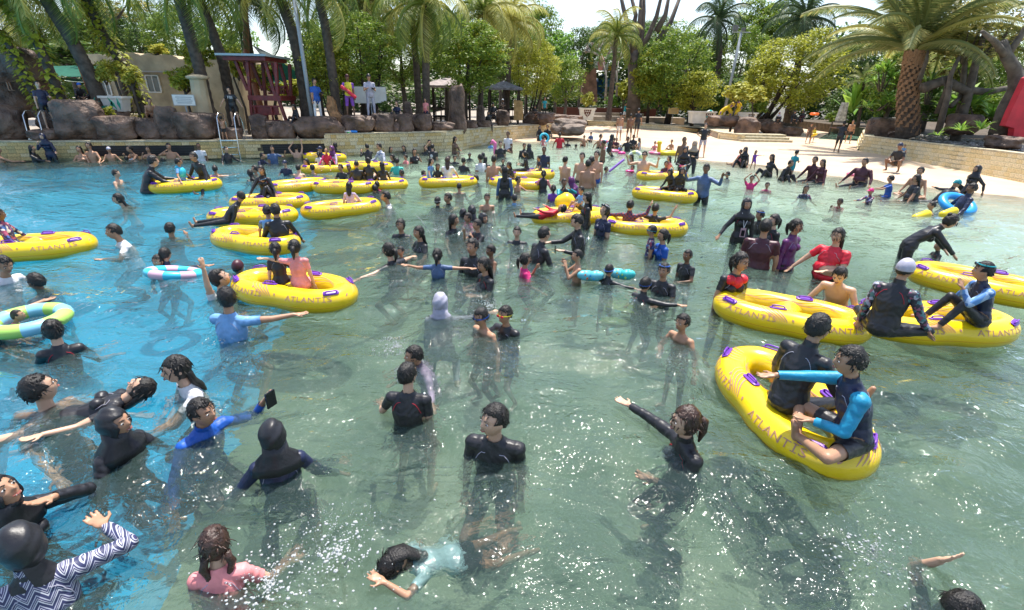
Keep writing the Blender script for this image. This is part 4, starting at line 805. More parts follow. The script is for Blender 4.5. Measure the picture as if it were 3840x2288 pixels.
rosette('T3', 660, 900, 41, 3.2, 14, .55, 'fresh', 'tall banana like plant with broad paddle leaves', up=1.35); rosette('T3', 1500, 880, 31, 1.7, 24, .3, 'fresh', 'broad leaved green plant behind the mossy rock', 3, up=.8); rosette('T3', 1700, 860, 29, 1.6, 24, .3, 'fresh', 'broad leaved green plant left of the red panel', 2, up=.8)
# dense background wood behind everything
bw = []
for i in range(26):
    tseed[0] += 1; x = -105+i*8.4; y = 74+10*math.sin(i*1.7); me_ = CROWNBIG[i % 2]; o_ = bpy.data.objects.new('woodland', me_)
    bw.append((x, y, 5.0+1.8*math.sin(i*2.3)))
V_, F_ = [], []; n_ = 0
src = np.zeros(len(CROWN[1].vertices)*3, np.float32); CROWN[1].vertices.foreach_get('co', src); src = src.reshape(-1, 3)
for o_ in [o for o in bpy.data.objects if o.name.startswith('woodland')]: bpy.data.objects.remove(o_)
for x, y, h in bw:
    V_.append(src*[8.5, 5, h*.95]+[x+4, y, h*.8]); F_.append(np.arange(len(src)).reshape(-1, 4)+n_); n_ += len(src)
tag(link('woodland', mk('woodland', np.vstack(V_), np.vstack(F_)), None, LM['dark']), 'dark wood closing the view behind the park', None, None, 'stuff')
# ================================================================== floating tubes
yel = mat('yellow_vinyl', (.92,.65,.010), .28, .06, 2, .05, 6, coat=.3); pur = mat('purple_vinyl', (.17,.035,.42), .35); prt = mat('purple_print', (.50,.25,.16), .4); seamm = mat('seam_amber', (.62,.32,.003), .4)
RT = .205
def rc(th):
    c, s = math.cos(th), math.sin(th); x = .93*math.copysign(abs(c)**.86, c); y = (.40-.045*math.exp(-(x/.28)**2))*math.copysign(abs(s)**.86, s); return np.array([x, y, 0])
_TH = np.linspace(0, 2*math.pi, 721); _RC = np.array([rc(t) for t in _TH]); _L = np.concatenate([[0], np.cumsum(np.linalg.norm(np.diff(_RC, axis=0), axis=1))]); RLEN = _L[-1]
def rs(s, phi, o=.006):             # surface point: arc length s, angle phi round the tube (0 outside, 90 top)
    s = s % RLEN; c = np.array([np.interp(s, _L, _RC[:, k]) for k in range(3)]); c2 = np.array([np.interp((s+.01) % RLEN, _L, _RC[:, k]) for k in range(3)])
    t = c2-c; t /= np.linalg.norm(t); n = np.array([t[1], -t[0], 0]); return c+(n*math.cos(phi)+np.array([0, 0, 1])*math.sin(phi))*(RT+o), t, n*math.cos(phi)+np.array([0, 0, 1.])*math.sin(phi)
S2 = bpy.data.scenes.new('workbench')
def remesh(mb, vox, name='r'):
    me = mb.mesh('tmp'); o = bpy.data.objects.new('tmp', me); COL.objects.link(o); m_ = o.modifiers.new('r', 'REMESH'); m_.mode = 'VOXEL'; m_.voxel_size = vox
    COL.objects.unlink(o); S2.collection.objects.link(o); S2.view_layers[0].update(); dg = S2.view_layers[0].depsgraph; e = o.evaluated_get(dg); n_ = e.to_mesh(); k = len(n_.vertices)
    v = np.zeros(k*3, np.float32); n_.vertices.foreach_get('co', v); nr = np.zeros(k*3, np.float32); n_.vertex_normals.foreach_get('vector', nr)
    f = np.zeros(len(n_.loops), np.int32); n_.loops.foreach_get('vertex_index', f); e.to_mesh_clear(); bpy.data.objects.remove(o); bpy.data.meshes.remove(me)
    return v.reshape(-1, 3), nr.reshape(-1, 3), f.reshape(-1, 4)
mb = MB(); T_ = np.linspace(0, 2*math.pi, 73)[:-1]; cs = [rc(t) for t in T_]; v, f = rings(cs, [np.array([math.cos(t), math.sin(t), 0]) for t in T_], [np.array([0, 0, 1.])]*72, [RT]*72, [RT]*72, 20, False)
# true normals for the rings
v = []
for i in range(72):
    s = RLEN*i/72; p0 = rs(s, 0, -RT)
    for j in range(20): v.append(rs(s, 2*math.pi*j/20, 0)[0])
f = [(i*20+j, ((i+1) % 72)*20+j, ((i+1) % 72)*20+(j+1) % 20, i*20+(j+1) % 20) for i in range(72) for j in range(20)]
mb.add(v, [q[::-1] for q in f]); mb.cap((0, -.34, -.01), (0, .34, -.01), .165, .165, 16)
v, nr, f = remesh(mb, .022); 
for _ in range(6):                   # soften the joints
    acc = np.zeros_like(v); cnt = np.zeros(len(v)); 
    for a, b in ((0, 1), (1, 2), (2, 3), (3, 0)): np.add.at(acc, f[:, a], v[f[:, b]]); np.add.at(cnt, f[:, a], 1); np.add.at(acc, f[:, b], v[f[:, a]]); np.add.at(cnt, f[:, b], 1)
    v = v*.5+acc/cnt[:, None]*.5
me_body = mk('inflated_body', v*1.01, f, True); me_body.materials.append(yel)
# seam
q = [rs(RLEN*i/90, R(-12), .002)[0] for i in range(91)]; sv, sf = tubemesh(q, .006, 5); me_seam = mk('seam', sv, sf); me_seam.materials.append(seamm)
def handle_mesh(s, phi):
    m_ = MB(); p, t, n = rs(s, phi, .008); b = np.cross(n, t); M = np.array([t, b, n]).T
    v, f = ico(2); e = np.sign(v)*np.abs(v)**.5; m_.add((e*[.13, .05, .009])@M.T+p, f)
    A = [p-t*.09+n*.0, p-t*.086+n*.03, p-t*.06+n*.042, p+t*.06+n*.042, p+t*.086+n*.03, p+t*.09]; m_.tube(A, .011, 6); me = m_.mesh('handle', True); me.materials.append(pur); return me
HND = [handle_mesh(RLEN*k, R(ph)) for k, ph in ((.055, 60), (.445, 60), (.555, 60), (.945, 60), (.205, 100), (.705, 100))]
def strip(pts, w):
    V_, n_ = [], len(pts)
    for i, (s, ph) in enumerate(pts):
        a = rs(*pts[max(i-1, 0)])[0]; b = rs(*pts[min(i+1, n_-1)])[0]; p, t, n = rs(s, ph, .0075); d_ = b-a; d_ /= np.linalg.norm(d_)+1e-9; sd = np.cross(n, d_); ww = w*math.sin(math.pi*(i+.6)/(n_+.2))**.7*.5; V_ += [p-sd*ww, p+sd*ww]
    return V_, [(2*i, 2*i+1, 2*i+3, 2*i+2) for i in range(n_-1)]
SW = []
for k, mir in ((.0, 1), (.235, -1), (.5, 1), (.735, -1)):
    m_ = MB()
    for j in range(5): m_.add(*strip([(RLEN*k+mir*(.035*j+.16*math.sin(R(u*11))**1.2*(1+.2*j)), R(24+u*9.5)) for u in range(10)], .020-.002*j))
    for a, b, c in ((.22, 40, .05), (.29, 28, .035), (.33, 55, .03), (-.1, 30, .035)): m_.add(*strip([(RLEN*k+mir*(a+c*u/6), R(b+u*2.0)) for u in range(6)], .028))
    me = m_.mesh('swirl_print'); me.materials.append(prt); SW.append(me)
m_ = MB()
for sgn in (0, .5):
    for j in range(3): m_.add(*strip([(RLEN*(sgn+.05+.4*u/24), R(122+j*9+6*math.sin(u*.7+j))) for u in range(25)], .014))
me = m_.mesh('swirl_print'); me.materials.append(prt); SW.append(me)
def wraptext(s, s0, phi0, size, name, out=.007):
    cu_ = bpy.data.curves.new(name, 'FONT'); cu_.body = s; cu_.size = size; cu_.align_x = 'CENTER'; cu_.resolution_u = 2; cu_.space_character = 1.08
    o = bpy.data.objects.new('t', cu_); COL.objects.link(o); me = bpy.data.meshes.new_from_object(o); bpy.data.objects.remove(o)
    for q in me.vertices:
        p, t, n = rs(s0-q.co.x*-1.0, phi0+q.co.y/RT, out); q.co = p
    me.materials.append(prt); me.name = name; return me
LT = []
for k in (.125, .37, .625, .87):
    LT.append(wraptext('ATLANTİS', RLEN*k+.02, R(18), .125, 'lettering'))
nring = [0]; RINGS = []
def tube_ring(e1, e2, label, z=.14, roll=0, pitch=0, flip=False):
    a, b = GV(*e1, .2), GV(*e2, .2); c = (a+b)/2; az = math.atan2(b[1]-a[1], b[0]-a[0])+(math.pi if flip else 0)
    rt = empty('inflatable_tube', (c[0], c[1], z), az, label, 'pool float', 'yellow two-seat tubes in the pool'); rt.rotation_euler = (R(roll), R(pitch), az); rt.scale = (.87,)*3
    for me in [me_body, me_seam]+HND+SW+LT:
        o = bpy.data.objects.new(me.name.split('.')[0], me); COL.objects.link(o); o.parent = rt
    nring[0] += 1; RINGS.append((c, np.array([math.cos(az), math.sin(az), 0]))); return rt
for e1, e2, lab, kw in [
 ((1812,862),(2062,1118),'nearest yellow tube, carrying the teen in the bright blue rash shirt',dict(roll=4)),
 ((1748,728),(2112,790),'yellow tube that the shirtless teen leans over on the right',dict(pitch=1)),
 ((2095,765),(2452,785),'yellow tube carrying the grey capped person and the boy in blue camouflage',dict(pitch=-1)),
 ((2245,655),(2550,715),'yellow tube half out of the frame at the right edge',{}),
 ((577,680),(862,712),'yellow tube carrying the two small girls in black and pink',dict(pitch=2)),
 ((517,562),(731,592),'yellow tube under the boy in the pale blue vest with purple goggles',{}),
 ((505,524),(722,516),'yellow tube under the lying boy in black and the black clad goggle boy',{}),
 ((602,488),(710,484),'yellow tube under the woman in black with long hair',{}),
 ((729,508),(926,496),'yellow tube pushed by the man in white, with the girl in lilac',dict(pitch=-2)),
 ((655,455),(785,441),'yellow tube beside the boy in the dark cap and the bare back',{}),
 ((783,450),(893,450),'yellow tube under the arms of the boy in a black tee',{}),
 ((862,446),(971,444),'yellow tube carrying the long haired woman in black at centre left',{}),
 ((753,408),(838,406),'yellow tube held by the shirtless boy with both arms up',{}),
 ((836,400),(960,404),'yellow tube beside the man in the floral white shirt',{}),
 ((733,378),(848,382),'farthest left yellow tube with the laughing girl in red',{}),
 ((1019,440),(1160,438),'yellow tube carrying the woman in a cropped white tee',{}),
 ((1206,440),(1310,447),'yellow tube held by the girl in pink and black',{}),
 ((1240,424),(1338,420),'yellow tube under the seated person in black holding a phone',{}),
 ((1315,524),(1457,518),'yellow tube with the child whose bare legs stick up',{}),
 ((1474,542),(1662,549),'yellow tube carrying the man in a plaid shirt',{}),
 ((1566,465),(1668,474),'yellow tube under the two girls in black hijabs being splashed',{}),
 ((1573,425),(1650,426),'yellow tube under the girl in pale pink',{}),
 ((-92,604),(231,584),'yellow tube cut by the left edge, pushed by the man in white',{}),
 ((362,452),(535,441),'yellow tube alone in the blue water with three riders',{})]:
    tube_ring(e1, e2, lab, **kw)
o = tube_ring((100, 600), (200, 600), 'yellow tube standing on end against a rock behind the beach'); p = PE('T2', 1735, 880, 43.2); o.location = (p[0], p[1], p[2]); o.rotation_euler = (R(78), R(-32), 0); o['group'] = 'yellow two-seat tubes on land'
# small floats
def torus(name, c, x, y, Rr, r, m, label, z=.05, rot=(0, 0, 0), cat='swim ring', m2=None, gpos=None):
    p = G(*K(c, x, y), z) if gpos is None else gpos; n1, n2 = 32, 12; V_ = []; F_ = []; idx = []
    for i in range(n1):
        a = 2*math.pi*i/n1
        for j in range(n2): b = 2*math.pi*j/n2; V_.append(((Rr+r*math.cos(b))*math.cos(a), (Rr+r*math.cos(b))*math.sin(a), r*math.sin(b)*.9)); F_.append((i*n2+j, ((i+1) % n1)*n2+j, ((i+1) % n1)*n2+(j+1) % n2, i*n2+(j+1) % n2)); idx.append(1 if (i//3) % 2 else 0)
    me = mk(name, V_, F_, True, idx if m2 else None); me.materials.append(m)
    if m2: me.materials.append(m2)
    o = link(name, me); o.location = p; o.rotation_euler = rot; return tag(o, label, cat)
def cm(n, c, r=.35, **k): return mat(n, c, r, **k)
cyanv = cm('cyan_vinyl', (.05,.55,.75)); pinkv = cm('pink_vinyl', (.75,.16,.30)); bluev = cm('blue_vinyl', (.02,.32,.75)); whv = cm('white_vinyl', (.75,.8,.75)); yelv = cm('lemon_vinyl', (.85,.62,.02)); grnv = cm('lime_vinyl', (.45,.75,.15)); hotp = cm('hot_pink_vinyl', (.85,.05,.30)); orv = cm('orange_vinyl', (.9,.16,.01))
torus('swim_ring', 'M0', 1385, 1025, .34, .085, cyanv, 'cyan and pink swim ring held by two boys', .07, (R(-12), R(8), .2), m2=cm('pale_pink_vinyl', (.7,.45,.55)))
torus('baby_float', 'M0', 230, 1400, .36, .10, grnv, 'rainbow coloured baby float with an infant leaning on it', .08, (0, 0, 0), m2=cm('sky_vinyl', (.25,.6,.8)))
torus('swim_ring', 'D2', 2340, 225, .28, .08, cyanv, 'round cyan swim ring on the sand edge beside the small child in pink', .22, (R(70), 0, .2)); torus('swim_ring', 'D3', 410, 225, .26, .07, cm('violet_vinyl', (.2,.1,.55)), 'violet swim ring behind the person in red at the water edge', .25, (R(75), 0, 0))
torus('swim_ring', 'D3', 1480, 600, .30, .09, whv, 'white and yellow swim ring tilted beside the dark haired swimmer', .12, (R(60), R(-50), 0), m2=cm('pale_yellow_vinyl', (.7,.75,.3)))
torus('swim_ring', 'D3', 1790, 520, .33, .09, pinkv, 'pale pink swim ring round the small child in shallow water', .06, m2=cm('rose_vinyl', (.8,.35,.4))); torus('swim_ring', 'D3', 1165, 490, .28, .07, pinkv, 'flat pink swim ring by the kid with a green toy', .05)
torus('swim_ring', 'D3', 1045, 400, .26, .08, cm('pale_blue_vinyl', (.4,.7,.85)), 'pale blue swim ring behind the hijab girl in grey', .2, (R(60), 0, .3), m2=pinkv)
torus('swim_ring', 'M3', 1505, 480, .38, .12, bluev, 'large bright blue swim ring on the lap of the reclining man', .16, (R(30), 0, 0)); torus('swim_ring', 'M3', 700, 243, .28, .07, pinkv, 'pink swim ring lying before the heavy man in maroon', .09)
torus('swim_ring', 'T2', 1575, 905, .3, .09, cm('teal_vinyl', (.05,.5,.5)), 'teal and white swim ring hanging on the long white planter', 0, (R(80), 0, 0), m2=whv, gpos=PE('T2', 1572, 912, 45.0))
dk = empty('duck_float', tuple(G(*K('D3', 1960, 520), .08)), 0, 'yellow duck shaped float carrying a toddler in maroon', 'duck float'); MB().tube([(.5*math.cos(a), .38*math.sin(a), 0) for a in np.linspace(0, 6.283, 21)], .12, 10).build('ring_body', yelv, dk, True); MB().cap((-.5, 0, .05), (-.52, 0, .42), .11, .09).ell((-.53, -.02, .52), (.14, .13, .13)).build('neck', yelv, dk, True); MB().cap((-.62, -.03, .5), (-.72, -.05, .49), .04, .02).build('beak', orv, dk, True)
MB_ = MB().cap((0, 0, 0), (0, 0, .55), .09).cap((0, 0, .55), (-.12, 0, .66), .085).cap((-.12, 0, .66), (-.2, 0, .55), .07, .05); o = MB_.build('flamingo_neck', cm('flamingo_vinyl', (.9,.2,.45)), None, True); o.location = G(*K('D2', 1620, 465)); tag(o, 'tall pink inflatable flamingo neck beside the woman in black', 'pool float')
a, b = G(*K('D3', 1115, 785), .05), G(*K('D3', 1115, 785), .05); b = b+np.array([.55, .1, .45]); tag(MB().cap(a, b, .05).build('pool_noodle', cm('violet_foam', (.35,.18,.65)), None, True), 'purple foam noodle raised diagonally beside a swimming kid', 'pool noodle')
for i, (x, y, w_) in enumerate(((585, 1045, .2), (655, 1050, .2), (835, 1030, .2), (905, 1040, .18))):
    o = MB().cap((-.07, 0, 0), (.07, 0, 0), .085, .095, 14, False).cap((-.09, 0, 0), (-.06, 0, 0), .07, .086, 14).cap((.06, 0, 0), (.09, 0, 0), .094, .075, 14).build('arm_float', cm('aqua_vinyl', (.14,.56,.66)) if i != 3 else cm('teal_vinyl', (.05,.5,.5)), None, True); p = G(*K('M2', x, y), .1); o.location = p; o.rotation_euler = (0, .2*(-1)**i, .3*(-1)**i)
    tag(o, ['leftmost pale blue arm float beside the shirtless boy', 'pale blue arm float touching the goggled child on his left', 'pale blue arm float touching the goggled child on his right', 'teal arm float at the right end of the row'][i], 'arm float', 'arm floats of the goggled child')
    m_ = MB(); 
    for q in range(3): m_.ell((-.05+.05*q, -.084+.006*abs(q-1), .02*(-1)**q), (.022, .006, .03), None, 1)
    m_.build('print_spots', [orv, bluev, yelv, grnv][i], o)
for x, y, w_, l in ((1215, 580, .26, 'left yellow float paddle under the boy in the shallows'), (1430, 555, .26, 'right yellow float paddle beside the outstretched arm')):
    o = MB().cap((-.16, 0, 0), (.16, 0, .05), .10, .12).build('arm_float', yelv, None, True); o.location = G(*K('M3', x, y), .1); o.rotation_euler = (0, -.1, .2); tag(o, l, 'arm float')
o = MB().ell((0, 0, 0), (.16, .12, .05)).ell((.15, .03, 0), (.08, .07, .04)).build('float_toy', hotp, None, True); o.location = G(*K('M2', 930, 215), .06); tag(o, 'flat red pink float board beside the kid near the sunglasses man', 'float toy')
o = MB().ell((0, 0, 0), (.22, .15, .1)).build('float_toy', hotp, None, True); o.location = G(*K('D3', 1290, 525), .08); tag(o, 'hot pink float under the child in a white sun hat', 'float toy')
o = MB().ell((0, 0, 0), (.28, .16, .08)).ell((.2, .1, 0), (.14, .12, .07)).build('wet_bundle', cm('yellow_green_cloth', (.28,.36,.03)), None, True); o.location = G(*K('M2', 810, 1420), -.55); tag(o, 'yellow green leafy bundle sunk on the pool bed', 'bundle')
o = MB().cap((0, 0, 0), (.1, 0, .02), .2, .24).build('wet_bundle', yelv, None, True); o.location = G(*K('D3', 420, 1240), .35); tag(o, 'yellow flat swim board behind the raised bare legs', 'swim board')
# ================================================================== people
SKIN = {k: mat('skin_'+n, c, .45, .10, 6, sub=.05) for k, n, c in (('l','light',(.60,.37,.25)), ('m','tan',(.44,.24,.145)), ('d','deep_brown',(.21,.105,.06)))}
FAB = {'k':('black_fabric',(.016,.016,.020)), 'n':('navy_fabric',(.012,.018,.055)), 'w':('white_fabric',(.72,.72,.74)), 'r':('red_fabric',(.62,.015,.035)), 'p':('pink_fabric',(.80,.27,.27)), 'b':('blue_fabric',(.01,.09,.42)), 'c':('cyan_fabric',(.008,.27,.46)), 'u':('purple_fabric',(.11,.02,.12)), 'v':('violet_fabric',(.22,.06,.45)),
 'g':('grey_fabric',(.22,.22,.27)), 'm':('maroon_fabric',(.06,.010,.02)), 'y':('yellow_fabric',(.75,.65,.03)), 't':('teal_fabric',(.01,.28,.33)), 'a':('aqua_fabric',(.05,.52,.42)), 'i':('lilac_fabric',(.56,.42,.62)), 's':('sky_blue_fabric',(.16,.36,.66)), 'q':('beige_fabric',(.42,.33,.24)), 'o':('khaki_fabric',(.30,.27,.08)), 'e':('brown_fabric',(.12,.07,.045)),
 'A':('pale_aqua_fabric',(.42,.66,.70)), 'x':('pale_grey_fabric',(.42,.41,.50)), 'h':('hot_pink_fabric',(.75,.03,.20)), 'z':('denim_blue_fabric',(.07,.13,.27))}
def fabric(k):
    if k in FAB:
        n_, c = FAB[k]; return mat(n_, c, .42 if k in 'knmu' else .5, .18, 7, .35, 14)
    nm = {'F':'floral_fabric','Z':'zigzag_fabric','P':'plaid_fabric','C':'camouflage_fabric','W':'floral_white_fabric','B':'floral_dark_fabric','D':'brown_floral_fabric'}[k]
    if nm in MATS: return MATS[nm]
    m = bpy.data.materials.new(nm); m.use_nodes = True; nt_, b_ = nodes(m); Nn, Ln = nt_.nodes.new, nt_.links.new; tc = Nn('ShaderNodeTexCoord'); rp_ = Nn('ShaderNodeValToRGB'); e = rp_.color_ramp.elements; rp_.color_ramp.interpolation = 'CONSTANT'
    def st(l):
        while len(e) < len(l): e.new(.5)
        for q, (p, c) in zip(e, l): q.position = p; q.color = tuple(c)+(1,)
    if k in 'ZP':
        sx = Nn('ShaderNodeSeparateXYZ'); Ln(tc.outputs['Object'], sx.inputs[0])
        def M(op, a, b2):
            q = Nn('ShaderNodeMath'); q.operation = op
            for i, z in enumerate((a, b2)):
                if isinstance(z, (int, float)): q.inputs[i].default_value = z
                else: Ln(z, q.inputs[i])
            return q.outputs[0]
        if k == 'Z': z = M('ADD', M('MULTIPLY', sx.outputs[2], 16), M('PINGPONG', M('MULTIPLY', sx.outputs[0], 22), 1)); st([(0, (.03,.035,.10)), (.35, (.55,.56,.62)), (.5, (.03,.035,.10)), (.62, (.5,.5,.56)), (.7, (.04,.04,.12)), (.86, (.45,.46,.55))]); Ln(M('FRACT', z, 0), rp_.inputs[0])
        else: z = M('MULTIPLY', M('ADD', M('GREATER_THAN', M('FRACT', M('MULTIPLY', sx.outputs[0], 12), 0), .5), M('GREATER_THAN', M('FRACT', M('MULTIPLY', sx.outputs[2], 12), 0), .5)), .49); st([(0, (.02,.02,.07)), (.3, (.22,.03,.04)), (.8, (.03,.03,.12))]); Ln(z, rp_.inputs[0])
    else:
        vo = Nn('ShaderNodeTexVoronoi'); vo.inputs['Scale'].default_value = {'F':22,'C':12,'W':16,'B':30,'D':16}[k]; Ln(tc.outputs['Object'], vo.inputs['Vector']); s2 = Nn('ShaderNodeSeparateColor'); Ln(vo.outputs['Color'], s2.inputs[0]); Ln(s2.outputs[0], rp_.inputs[0])
        st({'F':[(0, (.02,.02,.09)), (.5, (.35,.06,.12)), (.7, (.05,.12,.35)), (.85, (.6,.55,.5))], 'C':[(0, (.05,.16,.42)), (.4, (.12,.30,.62)), (.7, (.03,.07,.2)), (.85, (.35,.5,.7))], 'W':[(0, (.62,.64,.72)), (.7, (.12,.16,.35)), (.85, (.4,.45,.6))], 'B':[(0, (.03,.03,.05)), (.55, (.4,.4,.5)), (.7, (.25,.08,.15)), (.85, (.08,.2,.22))], 'D':[(0, (.03,.02,.015)), (.5, (.35,.25,.18)), (.8, (.12,.05,.03))]}[k])
    Ln(rp_.outputs[0], b_.inputs['Base Color']); b_.inputs['Roughness'].default_value = .5; MATS[nm] = m; return m
hairm = mat('black_hair', (.012,.010,.009), .42, .5, 30, .5, 90, .45); hairb = mat('brown_hair', (.045,.02,.012), .35, .4, 30, .6, 60, .6)
eyew = mat('eye_white', (.6, .58, .55), .3); eyek = mat('dark_iris', (.012, .008, .006), .25); lipm = mat('lips', (.30, .10, .08), .45); teeth = mat('teeth', (.75, .72, .66), .3)
ARM = {'d':((.16,.02,-1),(.08,-.18,-1)), 'o':((.5,-.35,-.8),(.4,-.85,-.25)), 'f':((.2,-.85,-.5),(.05,-1,-.05)), 'F':((.25,-1,-.1),(.0,-1,.05)), 'u':((.35,-.1,.95),(.0,-.1,1)), 'w':((.75,-.2,.25),(.25,-.35,1)), 'a':((.25,-.75,-.55),(-.45,-.25,.95)),
 'h':((.75,.25,-.7),(-.85,-.25,-.5)), 'b':((.25,-.3,-.9),(-.35,-.9,.25)), 'c':((.3,-.4,-.85),(-.7,-.7,-.1)), 's':((1,-.15,-.12),(1,-.3,-.02)), 'p':((.35,.6,-.8),(.15,.2,-1)), 'g':((.45,-.35,-.85),(.35,-.55,-.75)), 'k':((.3,-.8,-.35),(-.2,-.85,-.3)), 'x':((.55,-.2,.9),(-.65,.1,.75)),
 'l':((.55,-.15,-.8),(.5,-.55,-.7)), 'e':((.5,-.55,-.1),(-.75,.1,.45)), 'n':((.65,-.5,-.55),(.3,-.9,.45)), 'q':((.9,-.35,.0),(.9,-.5,.1)), '1':((.95,-.35,-.12),(-.50,-.9,.35)), 'z':((.85,-.4,-.3),(.2,-.45,.9))}
def hk_ok(h): return True
def nrm(v): v = np.array(v, float); return v/np.linalg.norm(v)
def rotx(a): c, s = math.cos(a), math.sin(a); return np.array([[1,0,0],[0,c,-s],[0,s,c]])
def rotz(a): c, s = math.cos(a), math.sin(a); return np.array([[c,-s,0],[s,c,0],[0,0,1]])
def headshape(fine):
    v, f = ico(4 if fine else 3); x, y, z = v[:, 0].copy(), v[:, 1].copy(), v[:, 2].copy(); p = v*[.075, .094, .116]
    t = np.clip(-z, 0, 1); p[:, 0] *= 1-.30*t**1.4; p[:, 1] *= np.where(y > 0, 1-.42*t, 1-.03*t); p[:, 1] *= np.where((y > 0) & (z > 0), 1.07, 1)
    X_, Z_ = p[:, 0], p[:, 2]; fr = (y < -.2)
    g = lambda cx, sx, cz, sz: np.exp(-((np.abs(X_)-cx)/sx)**2-((Z_-cz)/sz)**2)*fr
    p[:, 1] += -.024*g(0, .013, -.014, .014)-.012*g(0, .010, .006, .016)+.010*g(.031, .017, .012, .012)-.005*g(.03, .02, .036, .009)-.006*g(0, .026, -.052, .012)-.007*g(0, .022, -.092, .016)-.004*g(.042, .016, -.02, .02)
    return p, f
HS = {True: headshape(True), False: headshape(False)}
def hair_cap(kind, fine, seed):
    'local head coordinates'
    v, f = ico(4 if fine else 3); r = np.random.default_rng(seed); o = r.uniform(-50, 50); out = []
    p = v*[.086, .104, .122]+[0, .008, .012]
    d = np.array([nz(q, 5, o)*.10+nz(q, 14, o)*.05 for q in v]); 
    if kind == 'z': p = v*[.080, .100, .120]+[0, .004, .006]; d *= .2
    p = (p-[0, 0, .0])*(1+d[:, None]*(.8 if kind != 'z' else 1)); x, y, z = v[:, 0], v[:, 1], v[:, 2]
    low = {'s': -.30, 'z': -.15}.get(kind, -.75); hl = .50+.10*np.array([nz((q[0], q[1], 0), 7, o) for q in v])
    face = ((y < -.30) & (z < hl-.12*np.abs(x)*0) & (np.abs(x) < .80)) | (z < low-.35*np.clip(y, -.5, 1)) | ((y < .05) & (z < (-.02 if kind in 'sz' else -.35)))
    if kind in 'lpubB': face = ((y < -.25) & (z < hl*1.05-.25*np.abs(x)) & (np.abs(x) < .86)) | (z < -.8)
    p = np.where(face[:, None], v*[.055, .06, .085]+[0, .012, .0], p); return [(p, f)]
def bun(c, r_): v, f = ico(2); return (v*r_+np.array(c), f)
TR = {'pelvis': 0}
NP_ = [0]; PEOPLE = []
def person(c, x, yw, yt, S_, pose, yaw, skin, top, bot, hair, label, extra=None, z0=None, group='people in and around the pool', fat=1.0):
    NP_[0] += 1; pid = NP_[0]; r = np.random.default_rng(pid*31); pp = pose.split('/'); lg, a1, a2 = pp[0][0], pp[0][1], pp[0][2]; lean = R(float(pp[1])) if len(pp) > 1 and pp[1] else 0; hy = float(pp[2]) if len(pp) > 2 and pp[2] else 0; hp = float(pp[3]) if len(pp) > 3 and pp[3] else 0
    fx, fy = K(c, x, yt); fem = hair[0] in 'lpubh'
    # --- placement inputs
    mode = 'w'; yws = str(yw)
    if yws.startswith('r'): mode = 'r'; seat = float(yws[1:] or .24)-(0 if c in ('B2', 'M3', 'B0', 'B1') else .12)
    elif yws.startswith('g'): mode = 'g'; dz = float(yws[1:] or 0)
    elif '@' in yws: mode = 'd'; yf, dY = yws.split('@'); yf = float(yf); dY = float(dY)
    elif yws.startswith('f'): mode = 'f'; yf = float(yws[1:])
    if mode in 'wgr': S_ *= {'w': 1.13, 'g': 1.12, 'r': 1.0}[mode]
    seatp = None
    if mode == 'r' and lg != 'S' and abs(lean) < R(40) and c not in ('B2', 'M3'):      # sits on the tube it belongs to
        best = None
        for rc_, ra_ in RINGS:
            for t_ in np.linspace(-.66, .66, 33):
                q_ = rc_+ra_*t_; u1, v1, _k = PX((q_[0], q_[1], .55)); dd = abs(u1-fx)+.35*abs(v1-fy-.38*_k)
                if best is None or dd < best[0]: best = (dd, q_, _k)
        if best[0] < .45*best[2]:
            seatp = best[1]; zt = ZT(seatp, fy); S0 = S_; S_ = 1.7*(zt-seat)/(.97-.53*(1-math.cos(lean))); S_ = min(max(S_, S0*.80), S0*1.3)
    if mode == 'd':
        Yd = WY(fx)+dY if dY < 20 else dY; a = GY(fx, fy, Yd); b = GY(*K(c, x, yf), Yd); hv = a[2]-b[2]
        if lg in 'SW': S_ = hv
    elif mode == 'f':
        b = T(*K(c, x, yf)); zt = ZT(b, fy); S_ = zt-b[2]
    elif mode == 'w':
        b = G(*K(c, x, float(yw)))
        if b[1] > WY(fx)-.5: b = b*(WY(fx)-.5)/b[1]
        zt = ZT(b, fy)
        if zt > S_: S_ = zt+.1
    k = S_/1.7; hs = 1.08+max(0, 1.6-S_)*.42; HSc = k*hs
    # --- skeleton, facing -Y
    wd = 1.0 if not fem else .93; tw_ = fat*(1.08 if S_ > 1.4 and not fem else 1)
    sd = nrm((0, -math.sin(lean), math.cos(lean))); fwd = nrm((0, -math.cos(lean), -math.sin(lean)))
    pel = np.array([0, 0, 0.]); up = lambda h: pel+sd*h*k
    if abs(lean) < R(60): b1 = nrm((0, -math.sin(lean*.5), math.cos(lean*.5))); spine = [pel-b1*.06*k, pel+b1*.05*k, pel+b1*.17*k, pel+b1*.17*k+sd*.15*k, pel+b1*.17*k+sd*.27*k, pel+b1*.17*k+sd*.36*k]
    else: spine = [pel-sd*.06*k, pel+sd*.05*k, pel+sd*.17*k, pel+sd*.32*k, pel+sd*.44*k, pel+sd*.53*k]
    rw = np.array([.125, .165*(1.04 if fem else .97), .132*(.95 if fem else 1.03), .158*wd, .155*wd, .062])*k*tw_; rw[-1] /= tw_
    bones = []; MBd = []          # (tag, a, b, r)
    neckb = spine[5]; hdir = nrm(sd*.85+np.array([0, 0, .35])+fwd*.12) if abs(lean) < R(70) else nrm(sd+np.array([0, 0, .35])); nk = neckb+hdir*.045*k; hc = neckb+hdir*(.075*k+.105*HSc)
    shc = spine[4]+sd*.015*k; L_ = {}
    swap = abs((yaw+540) % 360-180) > 90          # facing away: picture left is the body's left
    chars = {-1: a1, 1: a2} if not swap else {1: a1, -1: a2}
